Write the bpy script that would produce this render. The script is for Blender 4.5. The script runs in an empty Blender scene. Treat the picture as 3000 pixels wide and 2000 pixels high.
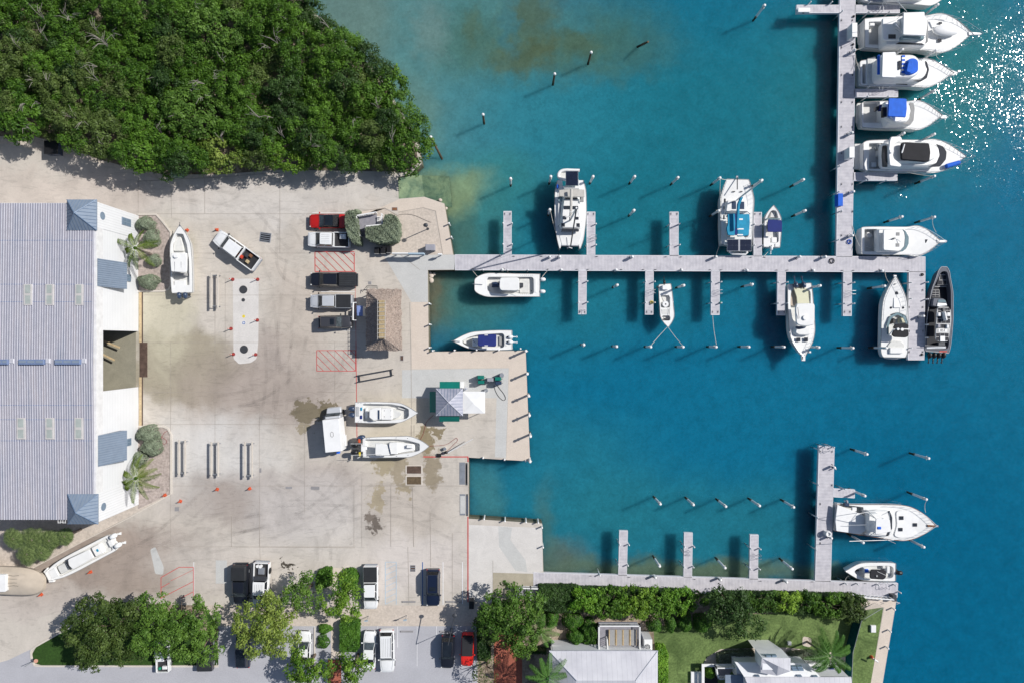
import bpy, math, random
import numpy as np
from mathutils import Vector, Matrix
from mathutils.geometry import tessellate_polygon
random.seed(7); NP = np.random.default_rng(7)
sc = bpy.context.scene
COL = sc.collection
rad = math.radians
# ------------------------------------------------------------------ camera, sky, sun, exposure
S, H = 0.045, 90.0            # metres per photo pixel at ground level, flying height
cd = bpy.data.cameras.new("camera"); cam = bpy.data.objects.new("camera", cd); COL.objects.link(cam)
cam.location = (0, 0, H); cd.sensor_width = 36; cd.lens = 24; cd.clip_start = 1; cd.clip_end = 5000
sc.camera = cam
SUN = Vector((.915, .402, .95)).normalized()
w = bpy.data.worlds.new("World"); sc.world = w; w.use_nodes = True
nt = w.node_tree; sky = nt.nodes.new("ShaderNodeTexSky"); sky.sky_type = 'NISHITA'; sky.sun_disc = False
sky.sun_elevation = math.asin(SUN.z); sky.sun_rotation = math.atan2(SUN.x, SUN.y)
nt.links.new(sky.outputs[0], nt.nodes["Background"].inputs[0]); nt.nodes["Background"].inputs[1].default_value = 0.085
ld = bpy.data.lights.new("sun", 'SUN'); ld.energy = 4.7; ld.angle = rad(.5); ld.color = (1, .965, .91)
lo = bpy.data.objects.new("sun", ld); COL.objects.link(lo); lo.rotation_euler = SUN.to_track_quat('Z', 'Y').to_euler()
sc.view_settings.view_transform = 'Standard'; sc.view_settings.look = 'None'
sc.view_settings.exposure = 0.0; sc.view_settings.gamma = 1
sc.cycles.max_bounces = 6; sc.cycles.transparent_max_bounces = 12; sc.cycles.sample_clamp_indirect = 4

# ------------------------------------------------------------------ helpers
def P(x, y, z=0.0):
    k = S * (H - z) / H
    return Vector(((x - 1500) * k, (1000 - y) * k, z))
def Z(x0, y0, s):
    return lambda x, y: (x0 + x / s, y0 + y / s)
ID = Z(0, 0, 1); DP = Z(0, 0, 1 / 1.2755)
def lin(v): v /= 255.; return v / 12.92 if v <= .04045 else ((v + .055) / 1.055) ** 2.4
def A(r, g, b, k=.85): return (lin(r) * k, lin(g) * k, lin(b) * k)

class MB:
    def __init__(s): s.v = []; s.f = []; s.m = []
    def add(s, vs, fs, mi=0):
        o = len(s.v); s.v += [tuple(p) for p in vs]; s.f += [tuple(i + o for i in f) for f in fs]; s.m += [mi] * len(fs)
    def loft(s, rings, mi=0, cap0=False, cap1=True, closed=True):
        n = len(rings[0]); vs = [p for r in rings for p in r]; fs = []
        for k in range(len(rings) - 1):
            for i in range(n if closed else n - 1):
                j = (i + 1) % n; fs.append((k * n + i, k * n + j, (k + 1) * n + j, (k + 1) * n + i))
        if cap0: fs.append(tuple(range(n))[::-1])
        if cap1: fs.append(tuple(range((len(rings) - 1) * n, len(rings) * n)))
        s.add(vs, fs, mi)
    def box(s, x0, x1, y0, y1, z0, z1, mi=0, ch=0):
        s.slab([(x0, y0), (x1, y0), (x1, y1), (x0, y1)], z0, z1, ch, mi, True)
    def slab(s, pts, z0, z1, ch=0, mi=0, bottom=False, zf=None):
        pts = ccw([(p[0], p[1]) for p in pts]); n = len(pts)
        rings = [[(x, y, z0) for x, y in pts]]
        if ch > 0:
            rings.append([(x, y, z1 - ch) for x, y in pts]); inn = inset(pts, ch)
            rings.append([(x, y, z1) for x, y in inn])
        else: rings.append([(x, y, z1) for x, y in pts])
        s.loft(rings, mi, bottom, False)
        top = rings[-1]; convexcap(s, top, mi)
    def tube(s, path, r, n=6, mi=0, closed=False, r1=None, cap=True):
        path = [Vector(p) for p in path]; rings = []; L = len(path); up = Vector((0, 0, 1))
        for i, p in enumerate(path):
            a = path[i - 1] if (i > 0 or closed) else p; b = path[(i + 1) % L] if (i < L - 1 or closed) else p
            d = (b - a).normalized() if (b - a).length > 1e-6 else up
            q = up if abs(d.z) < .9 else Vector((1, 0, 0)); x = d.cross(q).normalized(); y = d.cross(x)
            rr = r if r1 is None else r + (r1 - r) * i / max(1, L - 1)
            rings.append([p + x * math.cos(2 * math.pi * k / n) * rr + y * math.sin(2 * math.pi * k / n) * rr for k in range(n)])
        if closed: rings.append(rings[0])
        s.loft(rings, mi, cap and not closed, cap and not closed)
    def cyl(s, x, y, z0, z1, r0, r1=None, n=12, mi=0, dome=False):
        r1 = r0 if r1 is None else r1
        ring = lambda r, z: [(x + r * math.cos(2 * math.pi * k / n), y + r * math.sin(2 * math.pi * k / n), z) for k in range(n)]
        R = [ring(r0, z0), ring(r1, z1)]
        if dome: R += [ring(r1 * .8, z1 + r1 * .3), ring(r1 * .4, z1 + r1 * .48)]
        s.loft(R, mi, True, True)
    def ell(s, c, r, n=12, m=7, mi=0, rot=0):
        R = []
        for j in range(m + 1):
            t = -math.pi / 2 + math.pi * (.04 + .92 * j / m); cr, cz = math.cos(t), math.sin(t)
            ring = []
            for k in range(n):
                a = 2 * math.pi * k / n; x = r[0] * cr * math.cos(a); y = r[1] * cr * math.sin(a)
                ring.append((c[0] + x * math.cos(rot) - y * math.sin(rot), c[1] + x * math.sin(rot) + y * math.cos(rot), c[2] + r[2] * cz))
            R.append(ring)
        s.loft(R, mi, True, True)
    def poly(s, outer, holes=(), zf=lambda x, y: 0., mi=0):
        loops = [[Vector((p[0], p[1], 0)) for p in l] for l in [outer] + list(holes)]
        tri = tessellate_polygon(loops); vs = [p for l in loops for p in l]
        fs = []
        for a, b, c in tri:
            cr = (vs[b] - vs[a]).cross(vs[c] - vs[a]).z
            if abs(cr) < 1e-9: continue
            fs.append((a, b, c) if cr > 0 else (a, c, b))
        s.add([(p.x, p.y, zf(p.x, p.y)) for p in vs], fs, mi)
def convexcap(s, ring, mi):
    vs = [Vector((p[0], p[1], 0)) for p in ring]; tri = tessellate_polygon([vs]); fs = []
    for a, b, c in tri:
        cr = (vs[b] - vs[a]).cross(vs[c] - vs[a]).z
        fs.append((a, b, c) if cr > 0 else (a, c, b))
    s.add(ring, fs, mi)
def ccw(p):
    a = sum(p[i][0] * p[(i + 1) % len(p)][1] - p[(i + 1) % len(p)][0] * p[i][1] for i in range(len(p)))
    return list(p) if a > 0 else list(p)[::-1]
def inset(p, d):
    n = len(p); o = []
    for i in range(n):
        a, b, c = Vector(p[i - 1]), Vector(p[i]), Vector(p[(i + 1) % n])
        e1 = (b - a); e2 = (c - b)
        if e1.length < 1e-6 or e2.length < 1e-6: o.append(tuple(b)); continue
        e1.normalize(); e2.normalize(); n1 = Vector((-e1.y, e1.x)); n2 = Vector((-e2.y, e2.x)); m = n1 + n2
        if m.length < 1e-3: m = n1
        m.normalize(); k = min(2., 1 / max(.35, m.dot(n1))); o.append(tuple(b + m * d * k))
    return o
def rnd(p, r, n=4):
    """round the corners of a polygon (same units as p)"""
    o = []; L = len(p)
    for i in range(L):
        a, b, c = Vector(p[i - 1]), Vector(p[i]), Vector(p[(i + 1) % L]); e1 = a - b; e2 = c - b
        d = min(r, e1.length * .48, e2.length * .48)
        if d < 1e-4: o.append(tuple(b)); continue
        s_, e_ = b + e1.normalized() * d, b + e2.normalized() * d
        for k in range(n + 1):
            t = k / n; o.append(tuple((1 - t) ** 2 * s_ + 2 * t * (1 - t) * b + t * t * e_))
    return o
def rect(x0, y0, x1, y1): return [(x0, y0), (x1, y0), (x1, y1), (x0, y1)]
def catmull(p, k=4):
    o = []; n = len(p)
    for i in range(n - 1):
        a, b, c, d = p[max(i - 1, 0)], p[i], p[i + 1], p[min(i + 2, n - 1)]
        for j in range(k):
            t = j / k
            o.append(tuple(.5 * ((2 * b[q]) + (-a[q] + c[q]) * t + (2 * a[q] - 5 * b[q] + 4 * c[q] - d[q]) * t * t + (-a[q] + 3 * b[q] - 3 * c[q] + d[q]) * t ** 3) for q in range(len(b))))
    o.append(p[-1]); return o
def wpts(pts, z, q=ID): return [tuple(P(*q(x, y), z)[:2]) for x, y in pts]

# ---- materials
MATS = {}
def nodes(name, rough=.6, metal=0., spec=.4):
    m = bpy.data.materials.new(name); m.use_nodes = True; b = m.node_tree.nodes["Principled BSDF"]
    b.inputs['Roughness'].default_value = rough; b.inputs['Metallic'].default_value = metal
    b.inputs['Specular IOR Level'].default_value = spec
    MATS[name] = m; return m, m.node_tree, b
def link(t, a, b): t.links.new(a, b)
def mixc(t, fac, a, b, mode='MIX'):
    n = t.nodes.new('ShaderNodeMix'); n.data_type = 'RGBA'; n.blend_type = mode; n.clamp_result = False
    for i, v in ((0, fac), (6, a), (7, b)):
        if hasattr(v, 'is_linked') or isinstance(v, bpy.types.NodeSocket): t.links.new(v, n.inputs[i])
        elif i == 0: n.inputs[0].default_value = v
        else: n.inputs[i].default_value = (*v[:3], 1)
    return n.outputs[2]
def pos(t, sx=1, sy=1, sz=1):
    g = t.nodes.new('ShaderNodeNewGeometry'); 
    if (sx, sy, sz) == (1, 1, 1): return g.outputs['Position']
    m = t.nodes.new('ShaderNodeMapping'); m.inputs['Scale'].default_value = (sx, sy, sz); t.links.new(g.outputs['Position'], m.inputs[0]); return m.outputs[0]
def noise(t, scale, detail=4, vec=None, dist=0, rough=.55):
    n = t.nodes.new('ShaderNodeTexNoise'); n.inputs['Scale'].default_value = scale; n.inputs['Detail'].default_value = detail
    n.inputs['Distortion'].default_value = dist; n.inputs['Roughness'].default_value = rough
    t.links.new(vec if vec is not None else pos(t), n.inputs['Vector']); return n.outputs['Fac']
def ramp(t, fac, stops):
    n = t.nodes.new('ShaderNodeValToRGB'); e = n.color_ramp.elements
    while len(e) < len(stops): e.new(.5)
    for k, (p_, c_) in enumerate(stops): e[k].position = p_; e[k].color = (*c_[:3], 1) if hasattr(c_, '__len__') else (c_, c_, c_, 1)
    t.links.new(fac, n.inputs[0]); return n.outputs[0]
def bump(t, b, h, strength=.3, dist=.05):
    n = t.nodes.new('ShaderNodeBump'); n.inputs['Strength'].default_value = strength; n.inputs['Distance'].default_value = dist
    t.links.new(h, n.inputs['Height']); t.links.new(n.outputs[0], b.inputs['Normal'])
def mat(name, c, rough=.5, metal=0., var=.12, scale=1.5, spec=.4, coat=0.):
    if name in MATS: return MATS[name]
    m, t, b = nodes(name, rough, metal, spec)
    f = noise(t, scale, 5); r = ramp(t, f, [(.3, 1 - var), (.7, 1 + var * .6)])
    link(t, mixc(t, 1., c, r, 'MULTIPLY'), b.inputs['Base Color'])
    if coat: b.inputs['Coat Weight'].default_value = coat; b.inputs['Coat Roughness'].default_value = .05
    return m
def blobs(t, base, lst, warp=2.5, wscale=.12):
    """regions of differently coloured natural ground: (px, py, rx, ry, colour, strength, softness) in photo pixels"""
    g = pos(t); n = t.nodes.new('ShaderNodeTexNoise'); n.inputs['Scale'].default_value = wscale; n.inputs['Detail'].default_value = 5
    n.inputs['Roughness'].default_value = .6
    t.links.new(g, n.inputs['Vector'])
    a = t.nodes.new('ShaderNodeVectorMath'); a.operation = 'SUBTRACT'; t.links.new(n.outputs['Color'], a.inputs[0]); a.inputs[1].default_value = (.5, .5, .5)
    a2 = t.nodes.new('ShaderNodeVectorMath'); a2.operation = 'MULTIPLY'; t.links.new(a.outputs[0], a2.inputs[0]); a2.inputs[1].default_value = (warp * 4, warp * 4, 0)
    a3 = t.nodes.new('ShaderNodeVectorMath'); t.links.new(a2.outputs[0], a3.inputs[0]); t.links.new(g, a3.inputs[1]); col = base
    for (x, y, rx, ry, c, st, so) in lst:
        w_ = P(x, y); s_ = t.nodes.new('ShaderNodeVectorMath'); s_.operation = 'SUBTRACT'; t.links.new(a3.outputs[0], s_.inputs[0]); s_.inputs[1].default_value = (w_.x, w_.y, 0)
        m_ = t.nodes.new('ShaderNodeVectorMath'); m_.operation = 'MULTIPLY'; t.links.new(s_.outputs[0], m_.inputs[0]); m_.inputs[1].default_value = (1 / (rx * S), 1 / (ry * S), 0)
        l_ = t.nodes.new('ShaderNodeVectorMath'); l_.operation = 'LENGTH'; t.links.new(m_.outputs[0], l_.inputs[0])
        r_ = t.nodes.new('ShaderNodeMapRange'); r_.interpolation_type = 'SMOOTHSTEP'; t.links.new(l_.outputs['Value'], r_.inputs[0])
        r_.inputs[1].default_value = 1 - so; r_.inputs[2].default_value = 1 + so; r_.inputs[3].default_value = st; r_.inputs[4].default_value = 0
        col = mixc(t, r_.outputs[0], col, c)
    return col
def stripes(t, axis, period, width, lo=.6, ang=0):
    """1 on boards, lo in the joints between them; world-space boards of a given width"""
    m = t.nodes.new('ShaderNodeMapping'); m.inputs['Rotation'].default_value = (0, 0, ang); t.links.new(pos(t), m.inputs[0])
    sp = t.nodes.new('ShaderNodeSeparateXYZ'); t.links.new(m.outputs[0], sp.inputs[0])
    d = t.nodes.new('ShaderNodeMath'); d.operation = 'DIVIDE'; t.links.new(sp.outputs[axis], d.inputs[0]); d.inputs[1].default_value = period
    f = t.nodes.new('ShaderNodeMath'); f.operation = 'FRACT'; t.links.new(d.outputs[0], f.inputs[0])
    c = t.nodes.new('ShaderNodeMath'); c.operation = 'LESS_THAN'; t.links.new(f.outputs[0], c.inputs[0]); c.inputs[1].default_value = width
    return ramp(t, c.outputs[0], [(0, 1.), (1, lo)])

# ---- objects
def finish(name, mb, mats, loc=(0, 0, 0), parent=None, smooth=True, off=None, ang=32):
    me = bpy.data.meshes.new(name); o_ = Vector(off) if off is not None else Vector((0, 0, 0))
    me.from_pydata([(v[0] - o_.x, v[1] - o_.y, v[2] - o_.z) for v in mb.v], [], mb.f)
    ms = mats if isinstance(mats, (list, tuple)) else [mats]
    for m in ms: me.materials.append(MATS[m] if isinstance(m, str) else m)
    if len(ms) > 1: me.polygons.foreach_set('material_index', mb.m)
    me.update()
    if smooth:
        me.polygons.foreach_set('use_smooth', [True] * len(me.polygons)); me.set_sharp_from_angle(angle=rad(ang))
    o = bpy.data.objects.new(name, me); COL.objects.link(o); o.location = loc
    if parent: o.parent = parent
    return o
def tag(o, label=None, cat=None, group=None, kind=None):
    if label: o['label'] = label
    if cat: o['category'] = cat
    if group: o['group'] = group
    if kind: o['kind'] = kind
    return o
def struct(name, mb, mats, smooth=False, kind='structure', label=None):
    o = finish(name, mb, mats, smooth=smooth); o['kind'] = kind
    if label: o['label'] = label
    return o
class T:
    """a thing: an Empty at its base; parts are given in world coordinates (local=True: in its own frame)"""
    def __init__(s, name, label, cat, at, group=None, rot=0, local=False):
        s.e = bpy.data.objects.new(name, None); COL.objects.link(s.e); s.e.empty_display_size = .3
        s.at = Vector(at); s.e.location = s.at; s.e.rotation_euler.z = rot; s.local = local; tag(s.e, label, cat, group)
    def part(s, name, mb, mats, parent=None, label=None, smooth=True, ang=32):
        o = finish(name, mb, mats, parent=parent or s.e, off=None if s.local else s.at, smooth=smooth, ang=ang)
        if label: o['label'] = label
        return o
def one(name, mb, mats, label, cat, at, group=None, smooth=True):
    o = finish(name, mb, mats, loc=at, off=at, smooth=smooth); return tag(o, label, cat, group)
def dup(o, loc=None, rotz=None, label=None, parent=None, scale=None):
    c = o.copy(); COL.objects.link(c)
    if parent: c.parent = parent
    if loc is not None: c.location = loc
    if rotz is not None: c.rotation_euler.z = rotz
    if scale: c.scale = scale
    if label: c['label'] = label
    for ch in list(o.children): dup(ch, parent=c)
    return c
ORD = ['first', 'second', 'third', 'fourth', 'fifth', 'sixth', 'seventh', 'eighth', 'ninth', 'tenth', 'eleventh', 'twelfth', 'thirteenth']
NUM = ['zero', 'one', 'two', 'three', 'four', 'five', 'six', 'seven', 'eight', 'nine', 'ten', 'eleven', 'twelve', 'thirteen']

# ------------------------------------------------------------------ common materials
mat('gelcoat', (.77, .77, .76), .28, var=.05, coat=.3)
mat('nonskid', (.62, .62, .60), .7, var=.08, scale=3)
mat('deck_grey', (.42, .43, .44), .7, var=.1, scale=3)
mat('cream', (.62, .60, .44), .7, var=.05)
mat('beige_liner', (.46, .38, .31), .7)
mat('beige_wrap', (.50, .43, .35), .45, var=.12, scale=.8)
mat('navy_canvas', (.012, .025, .16), .8, var=.15)
mat('blue_canvas', (.01, .12, .62), .75, var=.15)
mat('teal_canvas', (.01, .25, .42), .75, var=.2)
mat('black_canvas', (.02, .02, .024), .85, var=.2)
mat('grey_canvas', (.30, .30, .30), .85, var=.1)
mat('tint', (.03, .035, .045), .08, spec=.6, var=.1)
mat('tint_light', (.18, .26, .29), .08, spec=.6, var=.2)
mat('steel', (.62, .63, .65), .25, .9, var=.05)
mat('black', (.015, .015, .017), .4, var=.2)
mat('rubber', (.02, .02, .02), .9, var=.2)
mat('engine_navy', (.035, .055, .10), .2, var=.1, coat=.5)
mat('engine_white', (.75, .77, .78), .25, var=.05, coat=.4)
mat('rib_tube', (.10, .11, .14), .6, var=.1)
mat('solar', (.012, .018, .04), .15, var=.2, spec=.6)
mat('teak', (.22, .10, .05), .6, var=.2)
mat('rope', (.62, .60, .54), .9)
mat('rope_dark', (.05, .05, .055), .9)
mat('white_paint', (.77, .77, .77), .5, var=.06)
mat('pvc', (.74, .75, .76), .4, var=.1)
mat('pile_wood', (.12, .085, .05), .9, var=.35, scale=3)
mat('red_plastic', (.55, .06, .03), .5)
mat('orange_plastic', (.55, .09, .035), .5)
mat('dark_metal', (.06, .065, .075), .5, .3, var=.2)
mat('galvanised', (.40, .42, .45), .4, .6, var=.15)
mat('rust_plate', (.10, .065, .05), .8, var=.4, scale=2)
mat('grey_box', (.30, .30, .34), .6, var=.1)
mat('red_hull', (.45, .03, .02), .4)
mat('yellow', (.7, .55, .05), .6)
mat('green_plastic', (.02, .28, .16), .6)
mat('light_wood', (.52, .40, .24), .8, var=.25, scale=3)
# ------------------------------------------------------------------ sea bed and water
WZ, BZ = -1.1, -2.15
m, t, b = nodes('seabed', 1, 0, 0)
base = A(10, 102, 140)
col = blobs(t, base, [
    (1300, 150, 430, 420, A(66, 128, 138), .95, .55), (1000, 60, 150, 260, A(84, 124, 122), .8, .6), (1180, 330, 90, 160, A(84, 128, 124), .6, .6),
    (1560, 760, 420, 260, A(26, 112, 134), .8, .6), (2080, 420, 500, 430, A(22, 108, 128), .8, .6), (2700, 150, 330, 330, A(30, 112, 122), .85, .6),
    (1600, 330, 260, 150, A(30, 120, 145), .7, .6), (1400, 540, 180, 100, A(45, 125, 130), .6, .6), (1650, 1430, 260, 200, A(26, 112, 138), .8, .6),
    (2750, 1750, 420, 520, A(2, 92, 132), .9, .7), (2050, 1560, 420, 160, A(30, 112, 128), .6, .6),
    (1350, 850, 120, 120, A(58, 114, 108), .7, .7), (1285, 860, 50, 120, A(70, 92, 76), .6, .8), (1330, 660, 50, 110, A(60, 90, 72), .7, .8), (1420, 660, 90, 90, A(50, 118, 122), .6, .7), (1272, 850, 20, 90, A(96, 100, 78), .5, .9),
    (1290, 545, 130, 70, A(110, 150, 118), .8, .5), (1630, 1650, 90, 45, A(78, 100, 84), .7, .8), (1600, 1560, 26, 120, A(60, 104, 100), .5, .9), (2010, 1690, 460, 36, A(78, 108, 84), .8, .6),
    (1400, 1490, 60, 150, A(60, 122, 122), .5, .6), (2500, 1690, 90, 30, A(70, 110, 92), .6, .6)], 2.2, .10)
col = blobs(t, col, [
    (1380, 80, 140, 110, A(56, 104, 98), .6, .9), (1640, 135, 260, 70, A(60, 100, 86), .65, .9), (1800, 70, 150, 100, A(54, 102, 94), .6, .9),
    (1560, 25, 80, 70, A(64, 90, 68), .7, .7), (1520, 150, 90, 40, A(68, 90, 62), .6, .7), (1700, 110, 60, 40, A(64, 90, 66), .5, .8), (1590, 120, 40, 30, A(68, 90, 62), .5, .7), (1380, 60, 30, 50, A(64, 92, 70), .5, .7), (1490, 60, 22, 80, A(44, 112, 132), .5, .8), (1690, 55, 75, 20, A(50, 116, 130), .5, .8),
    (1255, 60, 50, 90, A(96, 134, 136), .5, .9)], 1.4, .45)
n1 = noise(t, .5, 8, None, .4, .65)
col = mixc(t, 1., col, (2.4, 1.54, 1.40), 'MULTIPLY'); n4 = noise(t, 2.6, 5, None, .6, .7); col = mixc(t, 1., col, ramp(t, n4, [(.3, .86), (.7, 1.13)]), 'MULTIPLY'); link(t, mixc(t, .45, col, mixc(t, 1., col, ramp(t, n1, [(.28, .72), (.72, 1.3)]), 'MULTIPLY')), b.inputs['Base Color'])  # n4: light rippling through the wavelets, put into the bed colour
m.node_tree.nodes["Principled BSDF"].subsurface_method = 'BURLEY'
b.inputs['Subsurface Weight'].default_value = 1; b.inputs['Subsurface Radius'].default_value = (.8, 1., 1.); b.inputs['Subsurface Scale'].default_value = 3.
k = 14000 * S
M = MB(); M.add([(-k, -k, BZ), (k, -k, BZ), (k, k, BZ), (-k, k, BZ)], [(0, 1, 2, 3)]); struct('seabed', M, 'seabed')
# water: clear surface that lets the turbid bottom show, with small wind ripples that catch the sun
m = bpy.data.materials.new('water'); m.use_nodes = True; t = m.node_tree; MATS['water'] = m
for n in list(t.nodes): t.nodes.remove(n)
out = t.nodes.new('ShaderNodeOutputMaterial'); tr = t.nodes.new('ShaderNodeBsdfTransparent'); tr.inputs[0].default_value = (.93, .98, .98, 1)
gl = t.nodes.new('ShaderNodeBsdfGlossy'); gl.inputs['Roughness'].default_value = .06; fr = t.nodes.new('ShaderNodeFresnel'); fr.inputs[0].default_value = 1.33
mx = t.nodes.new('ShaderNodeMixShader'); link(t, fr.outputs[0], mx.inputs[0]); link(t, tr.outputs[0], mx.inputs[1]); link(t, gl.outputs[0], mx.inputs[2]); link(t, mx.outputs[0], out.inputs[0])
# the surface is broken into hand-sized wavelets, each tilted its own way (near-normal spread), so only a few mirror the sun
vo = t.nodes.new('ShaderNodeTexVoronoi'); vo.inputs['Scale'].default_value = 14; link(t, pos(t, 1, .8, 1), vo.inputs['Vector'])
def vm(op, a, b_=None):
    n = t.nodes.new('ShaderNodeVectorMath'); n.operation = op
    for i_, v_ in ((0, a), (1, b_)):
        if v_ is None: continue
        if hasattr(v_, '__len__'): n.inputs[i_].default_value = v_
        else: link(t, v_, n.inputs[i_])
    return n.outputs[0]
sm = None
for w_ in (1., 7., 13.):
    wn = t.nodes.new('ShaderNodeTexWhiteNoise'); wn.noise_dimensions = '4D'; link(t, vo.outputs['Position'], wn.inputs['Vector']); wn.inputs['W'].default_value = w_
    c_ = vm('SUBTRACT', wn.outputs['Color'], (.5, .5, .5)); sm = c_ if sm is None else vm('ADD', sm, c_)
h2 = noise(t, .16, 3); mr = t.nodes.new('ShaderNodeMapRange'); link(t, h2, mr.inputs[0]); mr.inputs[1].default_value = .35; mr.inputs[2].default_value = .72; mr.inputs[3].default_value = .035; mr.inputs[4].default_value = .115
sc2 = t.nodes.new('ShaderNodeVectorMath'); sc2.operation = 'SCALE'; link(t, sm, sc2.inputs[0]); link(t, mr.outputs[0], sc2.inputs['Scale'])
link(t, vm('NORMALIZE', vm('ADD', vm('MULTIPLY', sc2.outputs[0], (1.25, .6, 0)), (0, 0, 1.))), gl.inputs['Normal'])
M = MB(); M.add([(-k, -k, WZ), (k, -k, WZ), (k, k, WZ), (-k, k, WZ)], [(0, 1, 2, 3)]); struct('water', M, 'water')

# ------------------------------------------------------------------ land
m, t, b = nodes('concrete', .85, 0, .3)
col = blobs(t, A(208, 200, 190), [
    (700, 580, 500, 60, A(216, 210, 204), .8, .6), (250, 560, 300, 60, A(206, 194, 184), .8, .6), (520, 1070, 180, 100, A(164, 155, 136), .95, .3), (470, 880, 90, 200, A(200, 194, 172), .8, .5),
    (790, 1140, 240, 110, A(170, 157, 148), .85, .6), (620, 1350, 170, 130, A(214, 212, 210), .8, .6), (300, 1650, 340, 110, A(168, 154, 144), .95, .4), (120, 1760, 160, 50, A(196, 186, 178), .7, .5),
    (760, 1470, 240, 75, A(164, 152, 144), .85, .7), (960, 1400, 110, 60, A(184, 172, 164), .7, .6), (820, 1010, 110, 60, A(178, 166, 158), .8, .6), (900, 1500, 170, 110, A(212, 207, 204), .6, .6), (1180, 1480, 130, 110, A(192, 182, 172), .8, .6), (1150, 1250, 110, 120, A(206, 197, 180), .8, .5),
    (880, 870, 80, 180, A(198, 186, 174), .7, .6), (1200, 1660, 200, 90, A(216, 208, 202), .9, .5), (620, 1650, 160, 80, A(208, 200, 192), .8, .5), (1180, 700, 130, 80, A(210, 198, 186), .7, .5), (950, 760, 90, 50, A(206, 200, 190), .7, .5)], 2.5, .16)
col = blobs(t, col, [
    (908, 1207, 48, 34, A(124, 114, 92), .9, .12), (958, 1190, 26, 20, A(124, 114, 92), .9, .12), (893, 1253, 22, 14, A(150, 138, 108), .7, .15),
    (1245, 1290, 22, 36, A(134, 120, 88), .85, .15), (1275, 1262, 20, 14, A(134, 120, 88), .85, .15), (1264, 1375, 26, 56, A(140, 127, 102), .8, .25), (1170, 1375, 20, 42, A(146, 132, 104), .7, .25),
    (1125, 1350, 28, 44, A(160, 146, 112), .7, .16), (1105, 1455, 20, 44, A(164, 150, 118), .7, .2), (1100, 1535, 24, 18, A(96, 86, 78), .85, .25), (1080, 1510, 14, 16, A(110, 98, 88), .8, .25),
    (838, 1658, 14, 11, A(70, 64, 54), .95, .1), (852, 1663, 12, 9, A(70, 64, 54), .95, .1), (1190, 1430, 26, 20, A(150, 136, 104), .7, .2)], 1.1, .9)
g = noise(t, .22, 9, pos(t, 1, .6, 1), 1.2, .68); f2 = noise(t, 5, 4); g3 = noise(t, .9, 6, pos(t, .35, 1.3, 1), 2.5, .6)
col = mixc(t, 1., col, ramp(t, g, [(.28, .76), (.5, .95), (.72, 1.07)]), 'MULTIPLY')
col = mixc(t, .8, col, mixc(t, 1., col, ramp(t, g3, [(.36, .84), (.46, 1.), (1, 1.)]), 'MULTIPLY'))
col = mixc(t, 1., col, ramp(t, f2, [(.3, .95), (.7, 1.04)]), 'MULTIPLY')
link(t, col, b.inputs['Base Color']); bump(t, b, f2, .1, .01)
def ground(name, c, var=.12, scale=.6, c2=None, rough=.9, fine=6, finev=.06):
    m, t, b = nodes(name, rough, 0, .25)
    f = noise(t, scale, 8, None, .6, .65); f2 = noise(t, fine, 3)
    col = ramp(t, f, [(.3, [x * (1 - var) for x in c]), (.7, [min(.9, x * (1 + var)) for x in (c2 or c)])])
    col = mixc(t, 1., col, ramp(t, f2, [(.3, 1 - finev), (.7, 1 + finev)]), 'MULTIPLY'); link(t, col, b.inputs['Base Color']); bump(t, b, f2, .3, .03)
    return m
ground('slab_grey', A(200, 200, 198), .06); ground('slab_beige', A(216, 203, 190), .06); ground('slab_white', A(216, 212, 208), .08); ground('slab_olive', A(176, 168, 150), .14)
ground('asphalt', A(182, 182, 188), .07, .3); ground('gravel', A(204, 192, 180), .1, 1.2, fine=3.5, finev=.13); ground('mulch', A(178, 165, 158), .16, 1., fine=3, finev=.25)
ground('lawn', A(72, 96, 50), .32, .35, A(112, 132, 78), fine=4, finev=.28); ground('lawn_dark', A(50, 78, 30), .2, .5, fine=4, finev=.25)
ground('soil', A(112, 98, 80), .35, .5, A(170, 155, 138), fine=3, finev=.3); ground('leaf_litter', A(74, 66, 52), .4, .6, A(150, 138, 120), fine=2.5, finev=.4)
ground('sand', A(206, 194, 182), .16, .4, fine=3, finev=.14); ground('algae', A(92, 124, 106), .3, .5, A(134, 150, 116), fine=2, finev=.15)
ground('floor_dark', A(150, 146, 130), .15); ground('joint', A(166, 157, 148), .25); ground('brick', A(166, 98, 80), .12, .6, fine=5, finev=.2)  # floor_dark: concrete colour darkened to paint the shade inside the shed door
ground('red_line', A(206, 84, 84), .12); ground('pink_line', A(214, 150, 146), .15); ground('white_line', A(236, 236, 238), .05); ground('blue_line', A(178, 200, 216), .08); ground('blue_deep', A(70, 110, 170), .1)
ground('kerb', A(214, 206, 196), .06); ground('quay_wall', A(120, 116, 100), .3)
ground('patch_grey', A(150, 148, 150), .1); ground('dark_disc', (.045, .048, .055), .1)
LAND = [(-14000, -14000), (860, -14000), (860, -400), (880, 0), (1000, 110), (1110, 215), (1165, 310), (1222, 400), (1236, 480), (1200, 512), (1166, 520), (1168, 583), (1243, 577), (1302, 597),
        (1328, 747), (1331, 791), (1254, 792), (1256, 1030), (1540, 1026), (1553, 1350), (1373, 1339), (1373, 1518), (1588, 1532), (1592, 1675), (1570, 1722), (2300, 1741), (2628, 1747), (2586, 2000), (2400, 3100), (2400, 14000), (-14000, 14000)]
lp = wpts(LAND, 0); M = MB(); M.poly(lp); n = len(lp); cl = ccw(lp)
M.loft([[(x, y, BZ - .2) for x, y in cl], [(x, y, 0) for x, y in cl]], 1, False, False); struct('ground', M, ['concrete', 'quay_wall'])
def sheet(name, m, pts, z=.004, r=0, kind='structure'):
    p = wpts(pts, z); p = rnd(p, r * S, 6) if r else p
    M = MB(); M.poly(p, zf=lambda x, y: z); return struct(name, M, m, kind=kind)
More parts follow.
